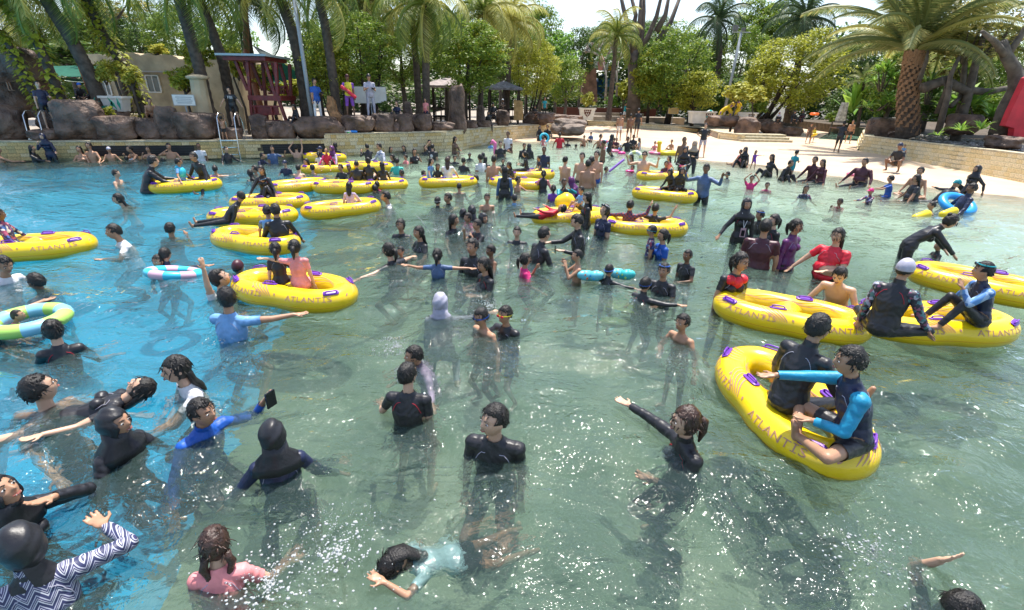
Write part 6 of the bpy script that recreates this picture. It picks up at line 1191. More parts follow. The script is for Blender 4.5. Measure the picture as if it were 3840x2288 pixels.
ROWS = '''
T0 18 1290 1165 1.7 Sof/0 100 m nn sn s|shirtless bather cut by the left edge of the pool wall
T0 292 1020@1.15 655 1.6 Sdb 20 l tn sk z|person in a dark tee with a lanyard standing by the left ladder
T0 630 832@2.0 680 1.5 Kcc/35 20 m lk lk cb|crouching person in a bright blue head cover on the biggest boulder
T0 10 720@3.2 500 1.6 Sdd 60 m nn sb s|person in blue shorts on the rocks at the far left edge
T0 1180 975@1.2 778 1.65 Kdd/30 10 m nn sk s|shirtless man squatting on the low boulder
T0 1815 1000@1.3 700 1.7 Sll/10/-20/-15 -15 l tk sk s|boy in a black tee with white letters above the second ladder
T0 1755 1115@.25 935 1.3 Suu 180 m nn sk s|shirtless boy climbing the second ladder from behind
T0 395 1250 1060 1.6 Sao/10 -30 l ln lk hn|person in a navy wetsuit standing under the left ladder
T0 290 1275 1155 1.6 Sfb 60 m lk lk l|long haired bather in black beside the left ladder
T0 655 1270 1160 1.65 Soc -30 m nn sk l|shirtless youth with long wet hair, leftmost of the wall row
T0 738 1262 1130 1.7 Soo -40 m nn sk s|taller shirtless youth second in the row along the wall
T0 885 1258 1168 1.3 Soo 0 m nn sr wx|shirtless boy in a pale swim cap by the wall
T0 1050 1262 1158 1.65 Saf/20 -60 m nn sk s|shirtless man leaning over a small child by the wall
T0 1060 1270 1212 1.1 Soo -20 m tw sr z|small child in white and red before the leaning man
T0 1195 1258 1163 1.5 Sao -20 m nn sn s|shirtless boy before the middle of the long grille
T0 1362 1250 1138 1.7 Seo 0 m nn sk s|shirtless bather touching his face at the right end of the grille
T0 1010 1272 1240 1.4 Soo 150 m lk lk z|only the head of a bather below the leaning man
T0 1300 1292 1254 1.4 Soo 200 m tw sk s|head of a bather in white behind the three tube riders
T0 1600 1262 1137 1.5 Sdd 0 d tw sn z|boy in a white tee with a chest badge by the wall
T0 1815 1275 1163 1.55 Soo 30 l lk lk z +n=r|person in black with a red strip at the foot of the second ladder
T0 945 1452 1350 1.55 Sol/0/0 60 l nn sk s|short haired swimmer alone in the blue water near the wall
T0 1195 r.05 1225 1.65 Lff/25/20 85 l lk lk s|man in long black on the lone tube, at its left end
T0 1440 r.30 1258 1.2 Dll/0/30 60 m ts sk s|boy in a bright blue life vest on the lone tube
T0 1565 r.25 1203 1.5 Dgg/20/0 -50 m lk lk s|boy in long black at the right end of the lone tube
T0 1720 1395 1318 1.5 Soq 170 m nn sk s|swimmer seen from behind with one arm out right of the lone tube
M0 955 492 395 1.7 Sdo/20/0 -90 l nn sk l|pale long haired swimmer in profile in the blue water
M0 1365 715 627 1.6 Soa 150 m tk sk s|dark haired swimmer covering the face with one hand
M0 30 r.25 515 1.35 Lgg/-5/10 70 d lF lk s|child in a flowery rash shirt on the tube at the left edge
M0 950 842 640 1.7 Snn/15 -85 m tw sk s|man in a wet white tee pushing the left edge tube
M0 85 1085 892 1.75 Soo/15/-20/-20 40 m tw sk s|older man in a wet white tee looking down at the left edge
M0 310 1155 1030 1.6 Sod/5/0 -140 d tn sn s|dark haired swimmer in navy behind the older man
M0 1345 985 828 1.35 Sfq/10 140 m ln sn s|boy with spiky hair holding the cyan swim ring
M0 1275 1000 885 1.25 Scn/10 -40 m tn ss s|smaller boy in navy on the cyan swim ring
M0 1785 1215 998 1.7 Suo/0/40/30 50 l tw sk s +s|shouting man in white with one arm raised beside a yellow tube
M0 1905 1035 925 1.5 Soo 150 m ln lk wm|head in a maroon swim cap behind the shouting man
B0 1105 190 -30 1.7 Sfq/5/30/20 140 m ts sk s|man in a light blue tee pushing the tube of the two girls
M0 175 1440 1318 .75 Soo/30/0/10 70 m np nn z|bald infant in pink leaning on the rainbow baby float
M0 -45 1450 1180 1.7 Soq 60 m tn sk s|adult beyond the left edge whose hand holds the baby float
B0 275 235 125 1.6 Soo/10 170 l tk sk u|woman in black with a bun near the infant float
B0 235 560 385 1.75 Soo/-5/60/15 40 l nn sk s|shirtless man with glasses looking up to the right
B0 640 r-.15 395 1.65 Ald/-75/-20 -110 l tk sk l|woman in black floating on her back with one bare knee up
B0 865 490 300 1.65 Scf/10/0 -80 l tw sk l|long haired woman in a white tee reaching over the floating woman
B0 590 745 545 1.62 Slo/5/10/5 35 m lk lk hk +s|laughing woman in a black headscarf among the front group
B0 975 650 500 1.62 Slz/15/10/5 30 m lb lk s +s|laughing woman in blue holding up a black phone pouch
B0 1300 770 600 1.6 Sll/5 175 m ln lk hk|person in a black headscarf seen from behind with arms spread
B0 75 1090 862 1.65 Soe/5/15/25 25 m lk lk hk +s|woman in a black headscarf laughing behind her hand at the left edge
B0 215 1400 1095 1.65 Sd1/10/20 165 m lZ lk hkS|person in a black headscarf and blue white zigzag dress from behind
B0 1045 1290 1108 1.3 Sdo/15/10 155 l tp sk bB|girl with two braids in a wet pink tee
B1 240 r-.40 1215 1.25 Xox/62/0/-20 -75 m tA sk l|swimmer with long black hair seen from above at the bottom
B1 715 745 530 1.72 Sdd/5/-40/5 -15 l tk sk s|young man in a black tee standing alone in the middle of the pool
B1 325 545 330 1.45 Sod/5/-20 160 l tk sk s|boy in a black tee with his back to the camera
B1 345 370 250 1.3 Sos/20/-10 -70 m li sk s|child in black and lilac stretching an arm to the left
B1 468 130 -2 1.6 Sdq/5 175 l lx lx hx|woman in a pale grey headscarf and shirt spreading her arms
B1 655 215 72 1.35 Sdl/10/0/-10 -50 m nn sk s +g=b|shirtless boy with blue goggles
B1 765 205 62 1.35 Skd/5/0 -40 m tk sb s +g=y|boy in black and blue with orange and green goggles
B1 1580 235 100 1.25 Scl/5 -35 m nn sk s|shirtless small boy alone right of the middle
B1 1575 790 537 1.62 Sqb/5/-10 -55 l lk lk pB|woman in black with tied hair stretching one arm to the left
B2 560 r.28 300 1.7 Lgg/12/-5 150 m lk lk s|man in long black with grey seams on the nearest tube, from behind
B2 690 r.30 430 1.65 CFc/18/0/-5 -65 m nn sk s|teen in a bright blue and navy rash shirt on the nearest tube
B2 1120 1480 1428 1.5 Sqo 150 l tk lk l|swimmer at the bottom right corner whose hand splashes
B2 190 285 52 1.6 Sdd/10/10 40 m tkk lk p +s|smiling woman in black and red behind the right hand tube
M3 590 r.0 978 1.7 Sgg/35/0/-28 -10 l nn sk s|shirtless teen leaning over the yellow tube looking down
M3 1120 r.30 915 1.7 Cdg/10 165 m lkB lk wx|person in a grey swim cap and flowery sleeves on the tube
M3 1740 r.30 940 1.5 Nga/15/-10 -60 m lnC lk s +G=t|boy in blue camouflage sleeves with a hand before his face
M3 1330 925 560 1.65 Skk/50/10/-25 110 l lk lk u|woman in black bending forward over a child on the right
M3 1335 875 775 1.0 Soo -60 m lk sk s|small child in front of the bending woman
M3 455 1065 672 1.6 Slc/0/0 -25 l tr sk l +f=1.35|heavy woman in a wet red tee
M3 145 965 600 1.6 Sdd 60 m lu lk p|woman in a purple long sleeved suit beside the red tee
M2 1805 770 433 1.6 Sld 15 m lk dk hk|woman in a long black suit and headscarf with a phone pouch
M2 1940 705 530 1.2 Sdd -60 m lk lk s +G=b|child with a blue headband behind the maroon back
M2 1945 960 600 1.72 Sdd 178 m tm sk s +f=1.2|broad man in a dark maroon tee seen from behind
M3 8 780 560 1.6 Sdd -50 l tk sk p|woman in a black tee with two braids behind the purple suit
M2 1370 1040 840 1.2 Sdc -35 d tk sk z|boy in a black tee looking left near the smiling woman
M2 1180 1185 950 1.45 Slc/0 -20 m tk sk s +G=b|bather in black with blue goggles pushed up on the forehead
M2 1045 1235 1063 1.25 Soq/5 145 m lk lk s +g=b|boy in black and red with goggles, back to the camera
M2 762 1105 955 1.1 Sss/0 150 m lk sk z +g=b|child in black with goggles between the arm floats
M2 508 1065 840 1.2 Saa/0 -80 m nn sk z|shirtless boy rubbing his eyes beside the arm floats
M2 1180 860 680 1.5 Sdd -60 m tb sn p|person in a shiny blue shirt with wet tied hair
M2 1090 845 648 1.2 Sdd -80 m tF sk s +g=t|boy with blue goggles beside the shiny blue shirt
M2 500 860 560 1.7 Sfb/5/-10/-15 -75 l lk lk s|man in long black looking at his phone in the middle
M2 715 735 480 1.6 Sdd/-5/0/25 -45 l tn sn p +G=w|woman in a navy tee with white goggles on her head
M2 250 905 660 1.7 Sdc/15 120 l lk lk s|man in a black wetsuit with a grey stripe turned away
M2 38 795 660 1.4 Soo/0 -10 l tk sk s|boy with a wet fringe left of the wetsuit man
M2 105 1030 870 1.3 Sao 100 m th sk p|girl in a hot pink top in dark water
M2 330 r.2 330 1.2 Sdd 0 d lu sk l|placeholder
M2 405 480 275 1.3 Sae 20 d lkt lk z|boy in black and teal holding his cheek beside the tube
M2 545 r.42 345 1.1 Ngc/0 -60 m ts sk s|small boy in a light blue tee on the tube behind the bare legs
M2 600 r.2 385 1.6 Sgd/0 -80 l lk lk l|woman in shiny black behind the small boy in light blue
M2 325 450 325 1.1 Sdd 180 m tv sk p|little girl in violet beside the teal sleeved boy
M2 460 420 262 1.5 Ngg/30 -90 m lu dk hu|person in a dark violet headscarf bending over the tube
M2 400 r.3 475 1.3 Lgg/-70/0 -110 m lr lk s|child in red and black lying on the tube with feet up
M2 930 r.02 445 1.7 Nsw/-10/0 165 l lP sk s|man in a plaid shirt lounging in the tube, back to the camera
M2 1135 r.02 475 1.55 Nsw/-10/0 160 m tk sk s|boy in black lounging in the tube with one hand high
M2 1250 r.38 200 1.5 Agc/20/0/-15 -30 m lk lk hk|left of two girls in black headscarves on the splashed tube
M2 1335 r.40 190 1.5 Add/10/0 20 m lk lk hk|right of two girls in black headscarves on the splashed tube
M2 1245 r.36 98 1.3 Lpp/5/0 -60 l tp sp l|long haired girl in pale pink sitting on a tube
M2 1500 455 155 1.75 Szz/0/0/-10 -15 d lz sk z|man in a blue long sleeved shirt hit by a splash
D3 145 755 425 1.7 Sdd -10 d tn so z|man in navy with olive shorts standing behind a tube
D3 70 r.35 605 1.3 Lgg/10 -70 m tn sn s|boy in navy sitting at the right end of a tube
D3 140 1085 772 1.3 Sgg/5 178 l lkp sk p|girl in a black and pink suit from behind
D3 452 900 570 1.7 Sad 150 l nn sk s|shirtless youth from behind with a hand at his mouth
D3 685 945 515 1.75 Sdd -15 l nn sk s|shirtless youth facing the camera in black shorts, centre of the group
D3 775 1020 620 1.72 Sdd 178 m nn sw s|shirtless youth in white shorts seen from behind
D3 825 990 572 1.75 Sdd 130 m nn sk s|shirtless youth with curly hair half hidden behind the white shorts
D3 892 960 490 1.75 Sdd/0 -25 l nn sb s|shirtless youth in bright blue shorts looking down
D3 992 715 330 1.6 Sdd -75 d nn sk z|deeply tanned shirtless man in dark trunks standing sideways
D3 1125 575 247 1.5 Wld/10 100 m lk lk hk|girl in black and grey with a headscarf walking through the shallows
D3 745 g 265 1.2 Npp -10 m nn sk z|shirtless boy sitting at the water edge
D3 845 g 217 1.1 Ncc -20 m lz sk z|boy in a grey blue top sitting behind the shirtless boy
D3 500 418 325 1.1 Soo 0 d tk sk s +g=k|boy with dark goggles at the edge of the shallows
D3 622 445 392 1.1 Soo 140 m lk sk s|child's head with a pale band low in the water
D3 390 g 232 1.6 Lgg 175 d tr sk z|person in a bright red tee sitting at the water edge
D3 145 g.05 275 .9 Lgg 170 m lp sp p|small child in pink beside the round cyan ring
D3 95 g 127 1.55 Ncc 20 m lk lk hk|woman in a black headscarf sitting at the wall end
D3 208 g 112 1.6 Ngg/10 -20 m lk lk s|man in black sitting beside the black headscarf woman
D3 985 g 302 1.6 Npc/10 60 m nn sk s|bather in the shallows behind the tanned man, legs bent
D3 1180 g 337 1.1 Ncc 0 d tr sk z|kid in red holding a green and black toy
D3 1215 g 340 1.1 Ncc 10 m tm sk s|kid in dark red right behind the kid with the toy
D3 1225 480 405 1.1 Soo -20 d nn sk z|kid's head low in front of the dark red kid
D3 1270 g.0 447 .85 Lcc 0 m ts sh cw|toddler in a white sun hat on the hot pink float
D3 1375 g 370 1.6 Lgp/5 -20 d tk lk s|man in black sitting in the shallows, left of two
D3 1460 g 330 1.5 Ngc -20 d tk lk z|boy in black sitting in the shallows, right of two
D3 1540 g 365 1.2 Ngg/10 -60 m vw sw l|girl in a white vest sitting with long wet hair
D3 1062 800 722 1.2 Soq 70 m tv sk s|kid swimming with the purple noodle
D3 1425 640 540 1.5 Soo -60 m nn sk l|dark haired swimmer beside the tilted white ring
D3 1582 890 492 1.75 Szz -15 l nn sb s +f=1.25 +g=k|heavy shirtless man in sunglasses and blue shorts
D3 1440 800 697 1.3 Soo -30 m tr sk s|bather in red low in the water beside the man in sunglasses
D3 1770 g.05 435 .95 Lgg 0 m tp sk s|small child in the pale pink swim ring
D3 1930 r.12 347 .95 Ngg 10 m tm sm u|toddler in maroon riding the duck float
D3 2020 g 360 1.1 Ngg -30 m nn sk z|shirtless child behind the duck float
D3 2150 690 285 1.75 Sdd 20 d nn sk z|shirtless man holding a child behind the women in black
D3 2160 870 427 1.6 Scc 0 m lk dk hk|woman in a black headscarf holding a pink and blue toy bag
D3 2290 800 340 1.6 Scb -20 l lk dk hq|woman in black with a beige headscarf
D3 2175 640 357 1.3 Sdd 10 m tv sk s|child in violet carried beside the beige headscarf
D3 2440 f580 100 1.7 Shh 0 l tk sx s|man in a black tee standing with hands on hips
T2 845 f1115 900 1.7 Wdd 175 m nn sw s|shirtless walker in white shorts on the beach
T2 925 f1115 910 1.6 Sdd 180 d nn Se s|shirtless walker in long brown shorts on the beach
T2 985 f1090 865 1.65 Wdd 165 m tk Sk s|walker in a short black wetsuit on the beach
T2 905 965@51.5 820 1.7 Wfd 80 m tt sw s|person in a teal top and pale shorts walking behind the beach wall
D2 105 445 352 1.55 Soo 30 m lk lk l|bather with long dark hair behind the floral white shirt
D2 290 420 332 1.6 Soo -20 m lk lk l|bather in black low in the water by the wall
D2 455 582 378 1.6 Sda 10 m tk lk l|woman in a black tee with a hand over her mouth
D2 610 455 332 1.6 Soo 0 m lk lk l|bather with long hair left of the two by the wall
D2 665 400 252 1.7 Sdd -10 m lk lk s|tall bather standing nearest the curved wall
D2 715 535 310 1.6 Sxd 175 l tk lk s|person in a black tee with a white back print, hand on head
D2 1045 455 203 1.6 Sdc/5 60 m le dk l|woman in a dark brown dress standing at the curved wall
D2 1085 495 415 1.0 Soo -20 m nn sk s|small child held before the dark brown dress
D2 1250 528 440 1.2 Soo 20 d lk sk s +G=w|boy with white goggles on his forehead in green water
D2 1447 500 435 1.5 Soo 160 m lk lk hk|woman whose white faced headscarf shows behind the white tee man
D2 1405 695 462 1.7 Sdd -140 m tw sk s|man in a white tee from behind in the green water
D2 1480 640 495 1.5 Soo 170 m lk lk l|dark haired bather just right of the white tee man
D2 1603 850 480 1.7 Sdf/10 175 m nn sk s|shirtless man from behind at the left end of the phone rider tube
D2 1737 630 530 1.1 Soo 0 m lk sk s|child in dark water behind the shirtless back
D2 1560 375 270 1.1 Soo 0 m ls sk s|small boy in blue beside the pink flamingo neck
D2 1700 515 272 1.65 Sdd/5 10 l tk lk p +f=1.2|heavy woman in a black tee right of the pink flamingo neck
D2 1805 440 127 1.7 Wdd -30 d tw sk z|tall person in a white and blue tee near the curved wall
D2 2045 500 300 1.6 Sdd 10 m lk lk s|bather in black standing left of the dark headscarf
D2 2115 540 305 1.6 Sdd 160 m lk lk hk|person in black and a dark headscarf standing behind the phone rider
D2 2050 r.4 430 1.6 Lbb/10 -100 l lk lk p|person in black sitting on the tube holding a phone
D2 1955 1020 785 1.3 Sdf 60 m nn sk s|shirtless boy from the side touching the tube
D2 1760 1100 640 1.5 Sdd 178 m lkz lk l|girl in black and blue grey with long hair from behind
D2 1830 r.3 620 1.5 Nbb/20 -60 m lk lk l|dark haired rider at the left end of the phone rider tube
D2 1900 1205 1045 1.4 Soo -160 m ls sk wk|swimmer with a white edged black cap in blue
D2 1505 1292 1040 1.3 Scd 0 m nn sk s|shirtless thin boy facing the camera in green water
D2 935 1235 1032 1.6 Sdc -60 m lk sk s|man in profile beside the child with white goggles
D2 790 1290 1085 1.3 Soo 160 m lk sk s +g=w|child with white goggles seen from behind
D2 1100 1060 880 1.3 Soo 178 m nn sk z|bare backed boy seen from behind below a yellow tube
D2 1340 915 765 1.4 Sqo/10 -80 d tk sk s|boy with an arm on the tube of the white tee woman
D2 1165 705 512 1.5 Soo 150 m tk sk s|youth in a black tee from behind in green water
D2 1035 600 480 1.3 Soo 20 m tk sk s|bather in black behind the brown haired woman
D2 950 560 482 1.3 Soo 160 m tk sk s|dark head just above the brown haired woman
D2 940 r.22 500 1.55 Tgg/0 175 l tw lk lB +f=1.15|woman in a cropped white tee with long brown hair on a tube
D2 690 r.34 520 1.3 Tgg/10 60 l tsC ss l|girl in a light blue patterned suit on the same tube
D2 780 r.2 600 1.3 Ngg/10 10 m lk lk l|long haired girl hidden between the two tube riders
D2 585 775 700 1.4 Soo 60 m lk sk s|dark head behind the left end of the white tee woman's tube
D2 205 750 515 1.5 Sod/5 165 m ta sk s|person in a bright aqua tee from behind
D2 262 830 690 1.2 Soo -70 d tm sk s|boy in dark red below the aqua tee
D2 320 590 465 1.2 Soo -60 m lp sk s|child in pink right of the aqua tee
D2 125 560 462 1.6 Soo -60 m lk lk l|woman in black behind the aqua tee
M1 1575 700 562 1.55 Soo/0/40 40 m tk sk l|woman with wet long hair at the left of the close group
M1 1685 650 550 1.3 Soo -60 m th sk s|person with a hot pink collar in the close group
M1 1718 610 488 1.6 Soo 170 m lk lk hk|largest black headscarf at the back of the close group
M1 1648 590 512 1.5 Soo 170 m lk lk hk|smaller black headscarf left of the largest one
M1 1757 750 602 1.4 Saa/5 -60 m tk sk s|child with hands at the mouth in front of the close group
M1 1808 665 550 1.6 Sdo 40 m lk lk hk +s|smiling woman in a black headscarf at the right of the close group
D1 735 570 440 1.6 Sof/20 60 m ln sk s|swimmer in profile near the grey tee woman
D1 885 545 338 1.6 Sdz 0 m tz lk z +s|smiling woman in a grey blue tee waving by the grille
D1 1230 515 322 1.6 Sxu 178 l nn sk s|pale bare back with both arms up at the black grille
D1 1665 r.3 370 1.1 Ngg/-10/0/25 -10 m lrh sk s +s|laughing little girl in red and pink on the far tube
D1 1738 r.3 335 1.6 Ngg/5 -50 m li lk hu|woman in lilac with a purple headscarf on the far tube
D1 1550 r.1 345 1.6 Sgg/10 -60 m ln lk cn|person in a navy cap behind the far tube
D1 1800 480 290 1.6 Sdo 150 m lk lk l|person in black behind the purple headscarf
D1 1545 r.3 462 1.3 Tgg/5 175 m tw sk p|girl in white with a ponytail on the tube behind the raised arms
D1 1462 770 612 1.5 Szz/0 178 l nn sk s|bare shouldered boy holding the tube with both arms raised
D1 1380 735 525 1.55 Soo -60 m lk lk l|woman in black left of the bare shouldered boy
D1 2238 r.1 310 1.65 Sae/5 -150 m lk lk s|man in black with a hand at his ear behind the far right tube
D1 2440 600 300 1.7 Sog/10 -60 m lW sk s|man in a white floral rash shirt by the tube
D1 2105 r.2 547 1.4 Ngg/0 175 m lk lk z|person in a shiny black hooded top from behind
D1 2270 r.32 505 1.4 Ngg/0 170 l lk sk u|girl in black with a bun sitting on the tube rim
D1 2465 r.25 620 1.6 Ngg/5 -170 l lk sk l|woman with very long dark hair on the tube, from behind
D1 1990 765 622 1.2 Soo -20 d tm sk s|dark faced child between the tubes
D1 1850 r-.05 607 1.5 Soc/10 -40 m tk sk s|boy in a black tee leaning his arms on the tube
D1 1035 r-.1 550 1.5 Sgd/5 -30 l tn sn cn|boy in navy with a dark cap holding the tube
D1 1230 r-.05 615 1.5 Sfg/20 175 l nn sk s|bare backed boy with a neck strap leaning on the tube
D1 40 745 622 1.5 Soq 175 m nn sk s|swimmer from behind at the right end of the lone tube, arm out
D1 620 760 625 1.7 Sod -80 m nn sk s|man in profile behind the woman with long black hair
D1 555 850 685 1.5 Sob/20 -150 l tk sk l|swimmer with wet black hair and a raised pale arm
D1 745 r.36 620 1.6 Tgg/5 -20 m lk lk l|woman in long black with long hair sitting on a tube
D1 745 r.25 770 1.5 Ngg/30/0/-20 -120 m lk lk s +g=s|boy in black with pale goggles hunched on the tube
D1 385 r.30 1005 1.4 Ldg/-45/-30 -100 m lk lk s|boy in black lying back with bare feet to the left
D1 815 r.22 1205 1.3 Ngo/5 160 m tsz sk s +g=u|boy in a pale blue vest with purple goggles from behind
D1 1985 r.22 872 1.3 Ngg/0 165 m li sk l|girl in lilac with long wet hair on a tube, from behind
D1 2400 1010 855 1.1 Soo 150 m th sk l|girl with a hot pink strap behind the lilac girl
D1 2360 1025 905 1.4 Soq -160 m lk sk s|dark haired bather holding the tube with a watch on the wrist
D1 1045 r.1 1090 1.3 Ngg 180 m lk sk s|dark head inside the hole of the tube behind the hunched boy
M1 1040 520 378 1.7 Sbo/10 -85 m tw sk s|man in a white tee kissing his hand at the right end of a tube
M1 1155 730 598 1.6 Soo/5 -20 m tk sk u|woman with a top knot smiling low in the water
M1 1300 830 655 1.55 Soo/5 -60 m tk sk l|woman with long straight hair beside the top knot woman
M1 1065 985 788 1.6 Sss/10/0 -130 l tk sk p|mother in a black tee stretching both arms to the left
M1 1155 920 815 .9 Soo -40 m tk sk z|small boy carried on the back of the black tee mother
M1 1450 1050 833 1.2 Sss/0 170 m tz sm p|girl in a denim blue top with spread red gloved arms
M1 1722 1005 755 1.7 Sdd -35 m lk lk s|young man with tousled hair in a black turtleneck
M1 1812 1135 903 1.5 Sbb/5/0/-12 -60 m tk sk l|girl looking at a phone in front of the turtleneck man
M1 1865 930 805 1.2 Soo -60 d nn sk s|thin boy behind the girl with the phone
M1 180 r.30 788 1.25 Tdl/0 170 l tk sk p|small girl in black with a hair tie on the tube
M1 330 r.30 762 1.15 Tqd/0 165 l tp sp p|small girl in pink with tied up hair on the tube
M2 1860 g 25 1.5 Ngg/5 -30 m lk lk hk|woman in a black headscarf sitting at the edge of the shallows
M2 1820 g 50 1.1 Lgg/10 -50 m tp sk s|child in pink sitting left of the black headscarf
M2 1910 f208 60 1.2 Wdq 20 m tv sv l|little girl in a violet dress walking on the beach
M3 30 g 112 1.55 Npp -50 m lk lk l|long haired person in black sitting near the teal boy
M3 175 f295 55 1.35 Wdb/10 150 m tt st s|boy in a teal suit standing in the shallows
M3 180 g 165 1.5 Ngg/20 60 m lk lk s|person in black sitting hidden behind the teal boy
M3 380 g 105 1.65 Lgg/5 -30 m lm lk s|person in maroon reclining in the shallows, farther of two
M3 440 g 130 1.6 Lgg/10 -40 m lm lk l|long haired person in maroon, nearer of two
M3 775 g 128 1.72 Lgg/5 -30 m lm lk s +f=1.3|heavy man in dark maroon with a pink ring in the shallows
M3 930 415 250 1.25 Sff/5 -80 m tb sb s|boy in a bright blue shirt pointing his arms left
M3 790 465 352 1.0 Sff/5 -40 m lF sk ch|small child in a pink sun hat reaching left
M3 285 430 330 1.2 Soo 10 m tB sk l|girl in black and white sitting in the middle of the shallows
M3 560 500 435 1.1 Saa -30 d tr sk s|child's head low in the pale water holding its nose
M3 1170 g 305 1.6 Lgg/5 -70 m tk sk l +f=1.3|heavy woman in a black tee sitting in the shallows
M3 1205 g 235 1.7 Cgg/5 -20 m nn sk s|shirtless man sitting cross legged behind the heavy woman
M3 1675 g 175 1.6 Npp/-5 -40 m lk lk hk|woman in a black headscarf reclining on the sand at the right
M3 1500 g 325 1.5 Lss/-40 -60 m lk lk ct|person in a cyan cap lying with arms spread on the sand edge
M3 1610 g.05 380 1.7 Lgg/-15 -60 d ln lk s|man in navy reclining behind the bright blue ring
M3 1280 548 458 1.3 Soo/0 -70 m nn sk z|shirtless boy with two yellow arm floats
M2 1705 285 220 1.2 Soo -60 m ln sk s +g=t|boy with teal goggles lying in the shallows
M2 1890 355 250 1.2 Sxx 0 m th sk s|child in pink and blue with hands raised to the goggles
M2 2020 370 305 1.1 Sof 0 m th sk s|small child in pink at the right of the hands raised child
T3 1060 g.05 1135 1.65 Kcc/15 -30 d tk se cn|man squatting against the curved wall holding a baby
T3 1093 g.35 1150 .65 Ncc 20 m ts sw z|baby in pale blue in the arms of the squatting man
T3 312 f1140 985 1.4 Wdd 10 m te Se z|walker wearing an orange swim ring on the head
T3 345 f1132 1012 1.0 Wdd 0 m ty sy s|child in a yellow float skirt beside the orange ring walker
T3 545 f1210 965 1.7 Wqd/10 170 d tk Sk s|man in a long black tee walking away on the beach
T3 630 f1140 958 1.6 Wdd 10 m nn sk z|shirtless walker in black shorts by the far small pool
T3 800 f1112 945 1.6 Wdb 170 m tq lk p|person with a teal bag walking by the big rounded boulder
T1 290 985@.9 785 1.6 Nbb/10/0/-15 -60 m lk dk l|person in long black sitting beside the red tower
T1 460 970@1.0 633 1.7 Sdb/0/10 30 m tb Lw s|man in a blue polo and white trousers holding a camera
T1 722 938@.9 600 1.72 Scd 0 d tyv Sv cm|lifeguard in a yellow tee and violet shorts with a red buoy
T1 893 940@1.0 597 1.72 Sbb 10 m tx Lx ck|man in a pale blue shirt and pale trousers with a black cap
T1 1115 948@.9 788 1.6 Ngg/0 -30 l tn lk l|person in a navy tee and leggings sitting on a boulder
T1 1345 975@1.1 788 1.6 Sdd -30 m tp ln p +f=1.2|woman in a coral pink shirt seen from the side on the deck
T1 1848 1000@.5 828 1.55 Tdd 10 m lk lk hk|person in a black headscarf sitting on the wall edge
T1 1885 930@1.6 790 1.6 Tcc 0 m lk lk ck|person in a dark cap sitting behind the black headscarf
T1 1962 930@1.8 793 1.65 Scc 20 d lD lk cw|person in a brown and white shirt walking past the hut
T2 183 940@38.6 825 1.55 Ncc 10 m lD dD hk|woman in a brown floral dress sitting on the boulder
T2 262 930@38.9 778 1.6 Sdd 20 m tt lk s|person in a grey teal tee standing on the boulder
T2 1190 920@51 760 1.7 Sdd 20 m tk lk s|person in black standing in the shade of the big tree
T2 1265 930@51 800 1.6 Sdd -20 m ts lk s|person in pale blue in the shade of the big tree
T3 90 975@42.5 912 1.5 Ncc 0 m lk lk hx|person in a pale headscarf sitting on the far low wall
T3 215 975@42.5 893 1.6 Ncc 10 m lk lk hk|left dark clothed person sitting in the shade on the far wall
T3 280 972@42.5 895 1.6 Ncc -20 d lm lk hk|right dark clothed person sitting in the shade on the far wall
'''
FIX = {'lounging in the tube with one hand high': {}}
P_ = {}
for row in ROWS.strip().splitlines():
    if 'placeholder' in row: continue
    data, lab = row.split('|'); a = data.split(); ex = {}; fat = 1.0
    for t in a[11:]:
        if t.startswith('+g='): ex['gog'] = t[3]; ex['gup'] = 0
        elif t.startswith('+G='): ex['gog'] = t[3]; ex['gup'] = 1
        elif t == '+s': ex['smile'] = 1
        elif t.startswith('+f='): fat = float(t[3:])
    top = a[8] if a[8] != 'np' else 'vp'; bot = a[9].replace('L', 'l') if a[9][0] == 'L' else a[9]
    if 'bright blue and navy rash shirt' in lab: top = 'lnc'
    if 'black and red behind' in lab: top = 'tk'
    if 'orange and green goggles' in lab: ex['lens'] = 'r'
    if 'swimmer at the bottom right corner' in lab: ex['arm+1'] = ((.75, -.15, .62), (-.60, -.2, .95)); 
    x_ = float(a[1]); yt_ = float(a[3])
    P_[lab] = person(a[0], x_, a[2], yt_, float(a[4]), a[5], float(a[6]), a[7], top, bot, a[10], lab, ex or None, fat=fat)
def who(s): return [v for k, v in P_.items() if s in k][0]
phm = mat('phone_black', (.012,.012,.014), .2)
for s, side, lab in (('looking at his phone', 1, 'dark smartphone held up by the man in long black'), ('holding a phone', 1, 'dark smartphone held by the rider in black'), ('girl looking at a phone', -1, 'phone in a pouch held by the long haired girl')): held(who(s), side, 'phone', lab, 'phone', phm, (.075, .012, .15), up_=.12)
for s, side in (('blue polo', 1), ('pale blue shirt and pale', 1)):
    o = held(who(s), side, 'camera_body', 'black camera held by the man in the '+('blue polo' if 'polo' in s else 'pale blue shirt'), 'camera', phm, (.15, .08, .1)); MB().cap((0, -.05, 0), (0, -.12, 0), .035).build('lens', phm, o)
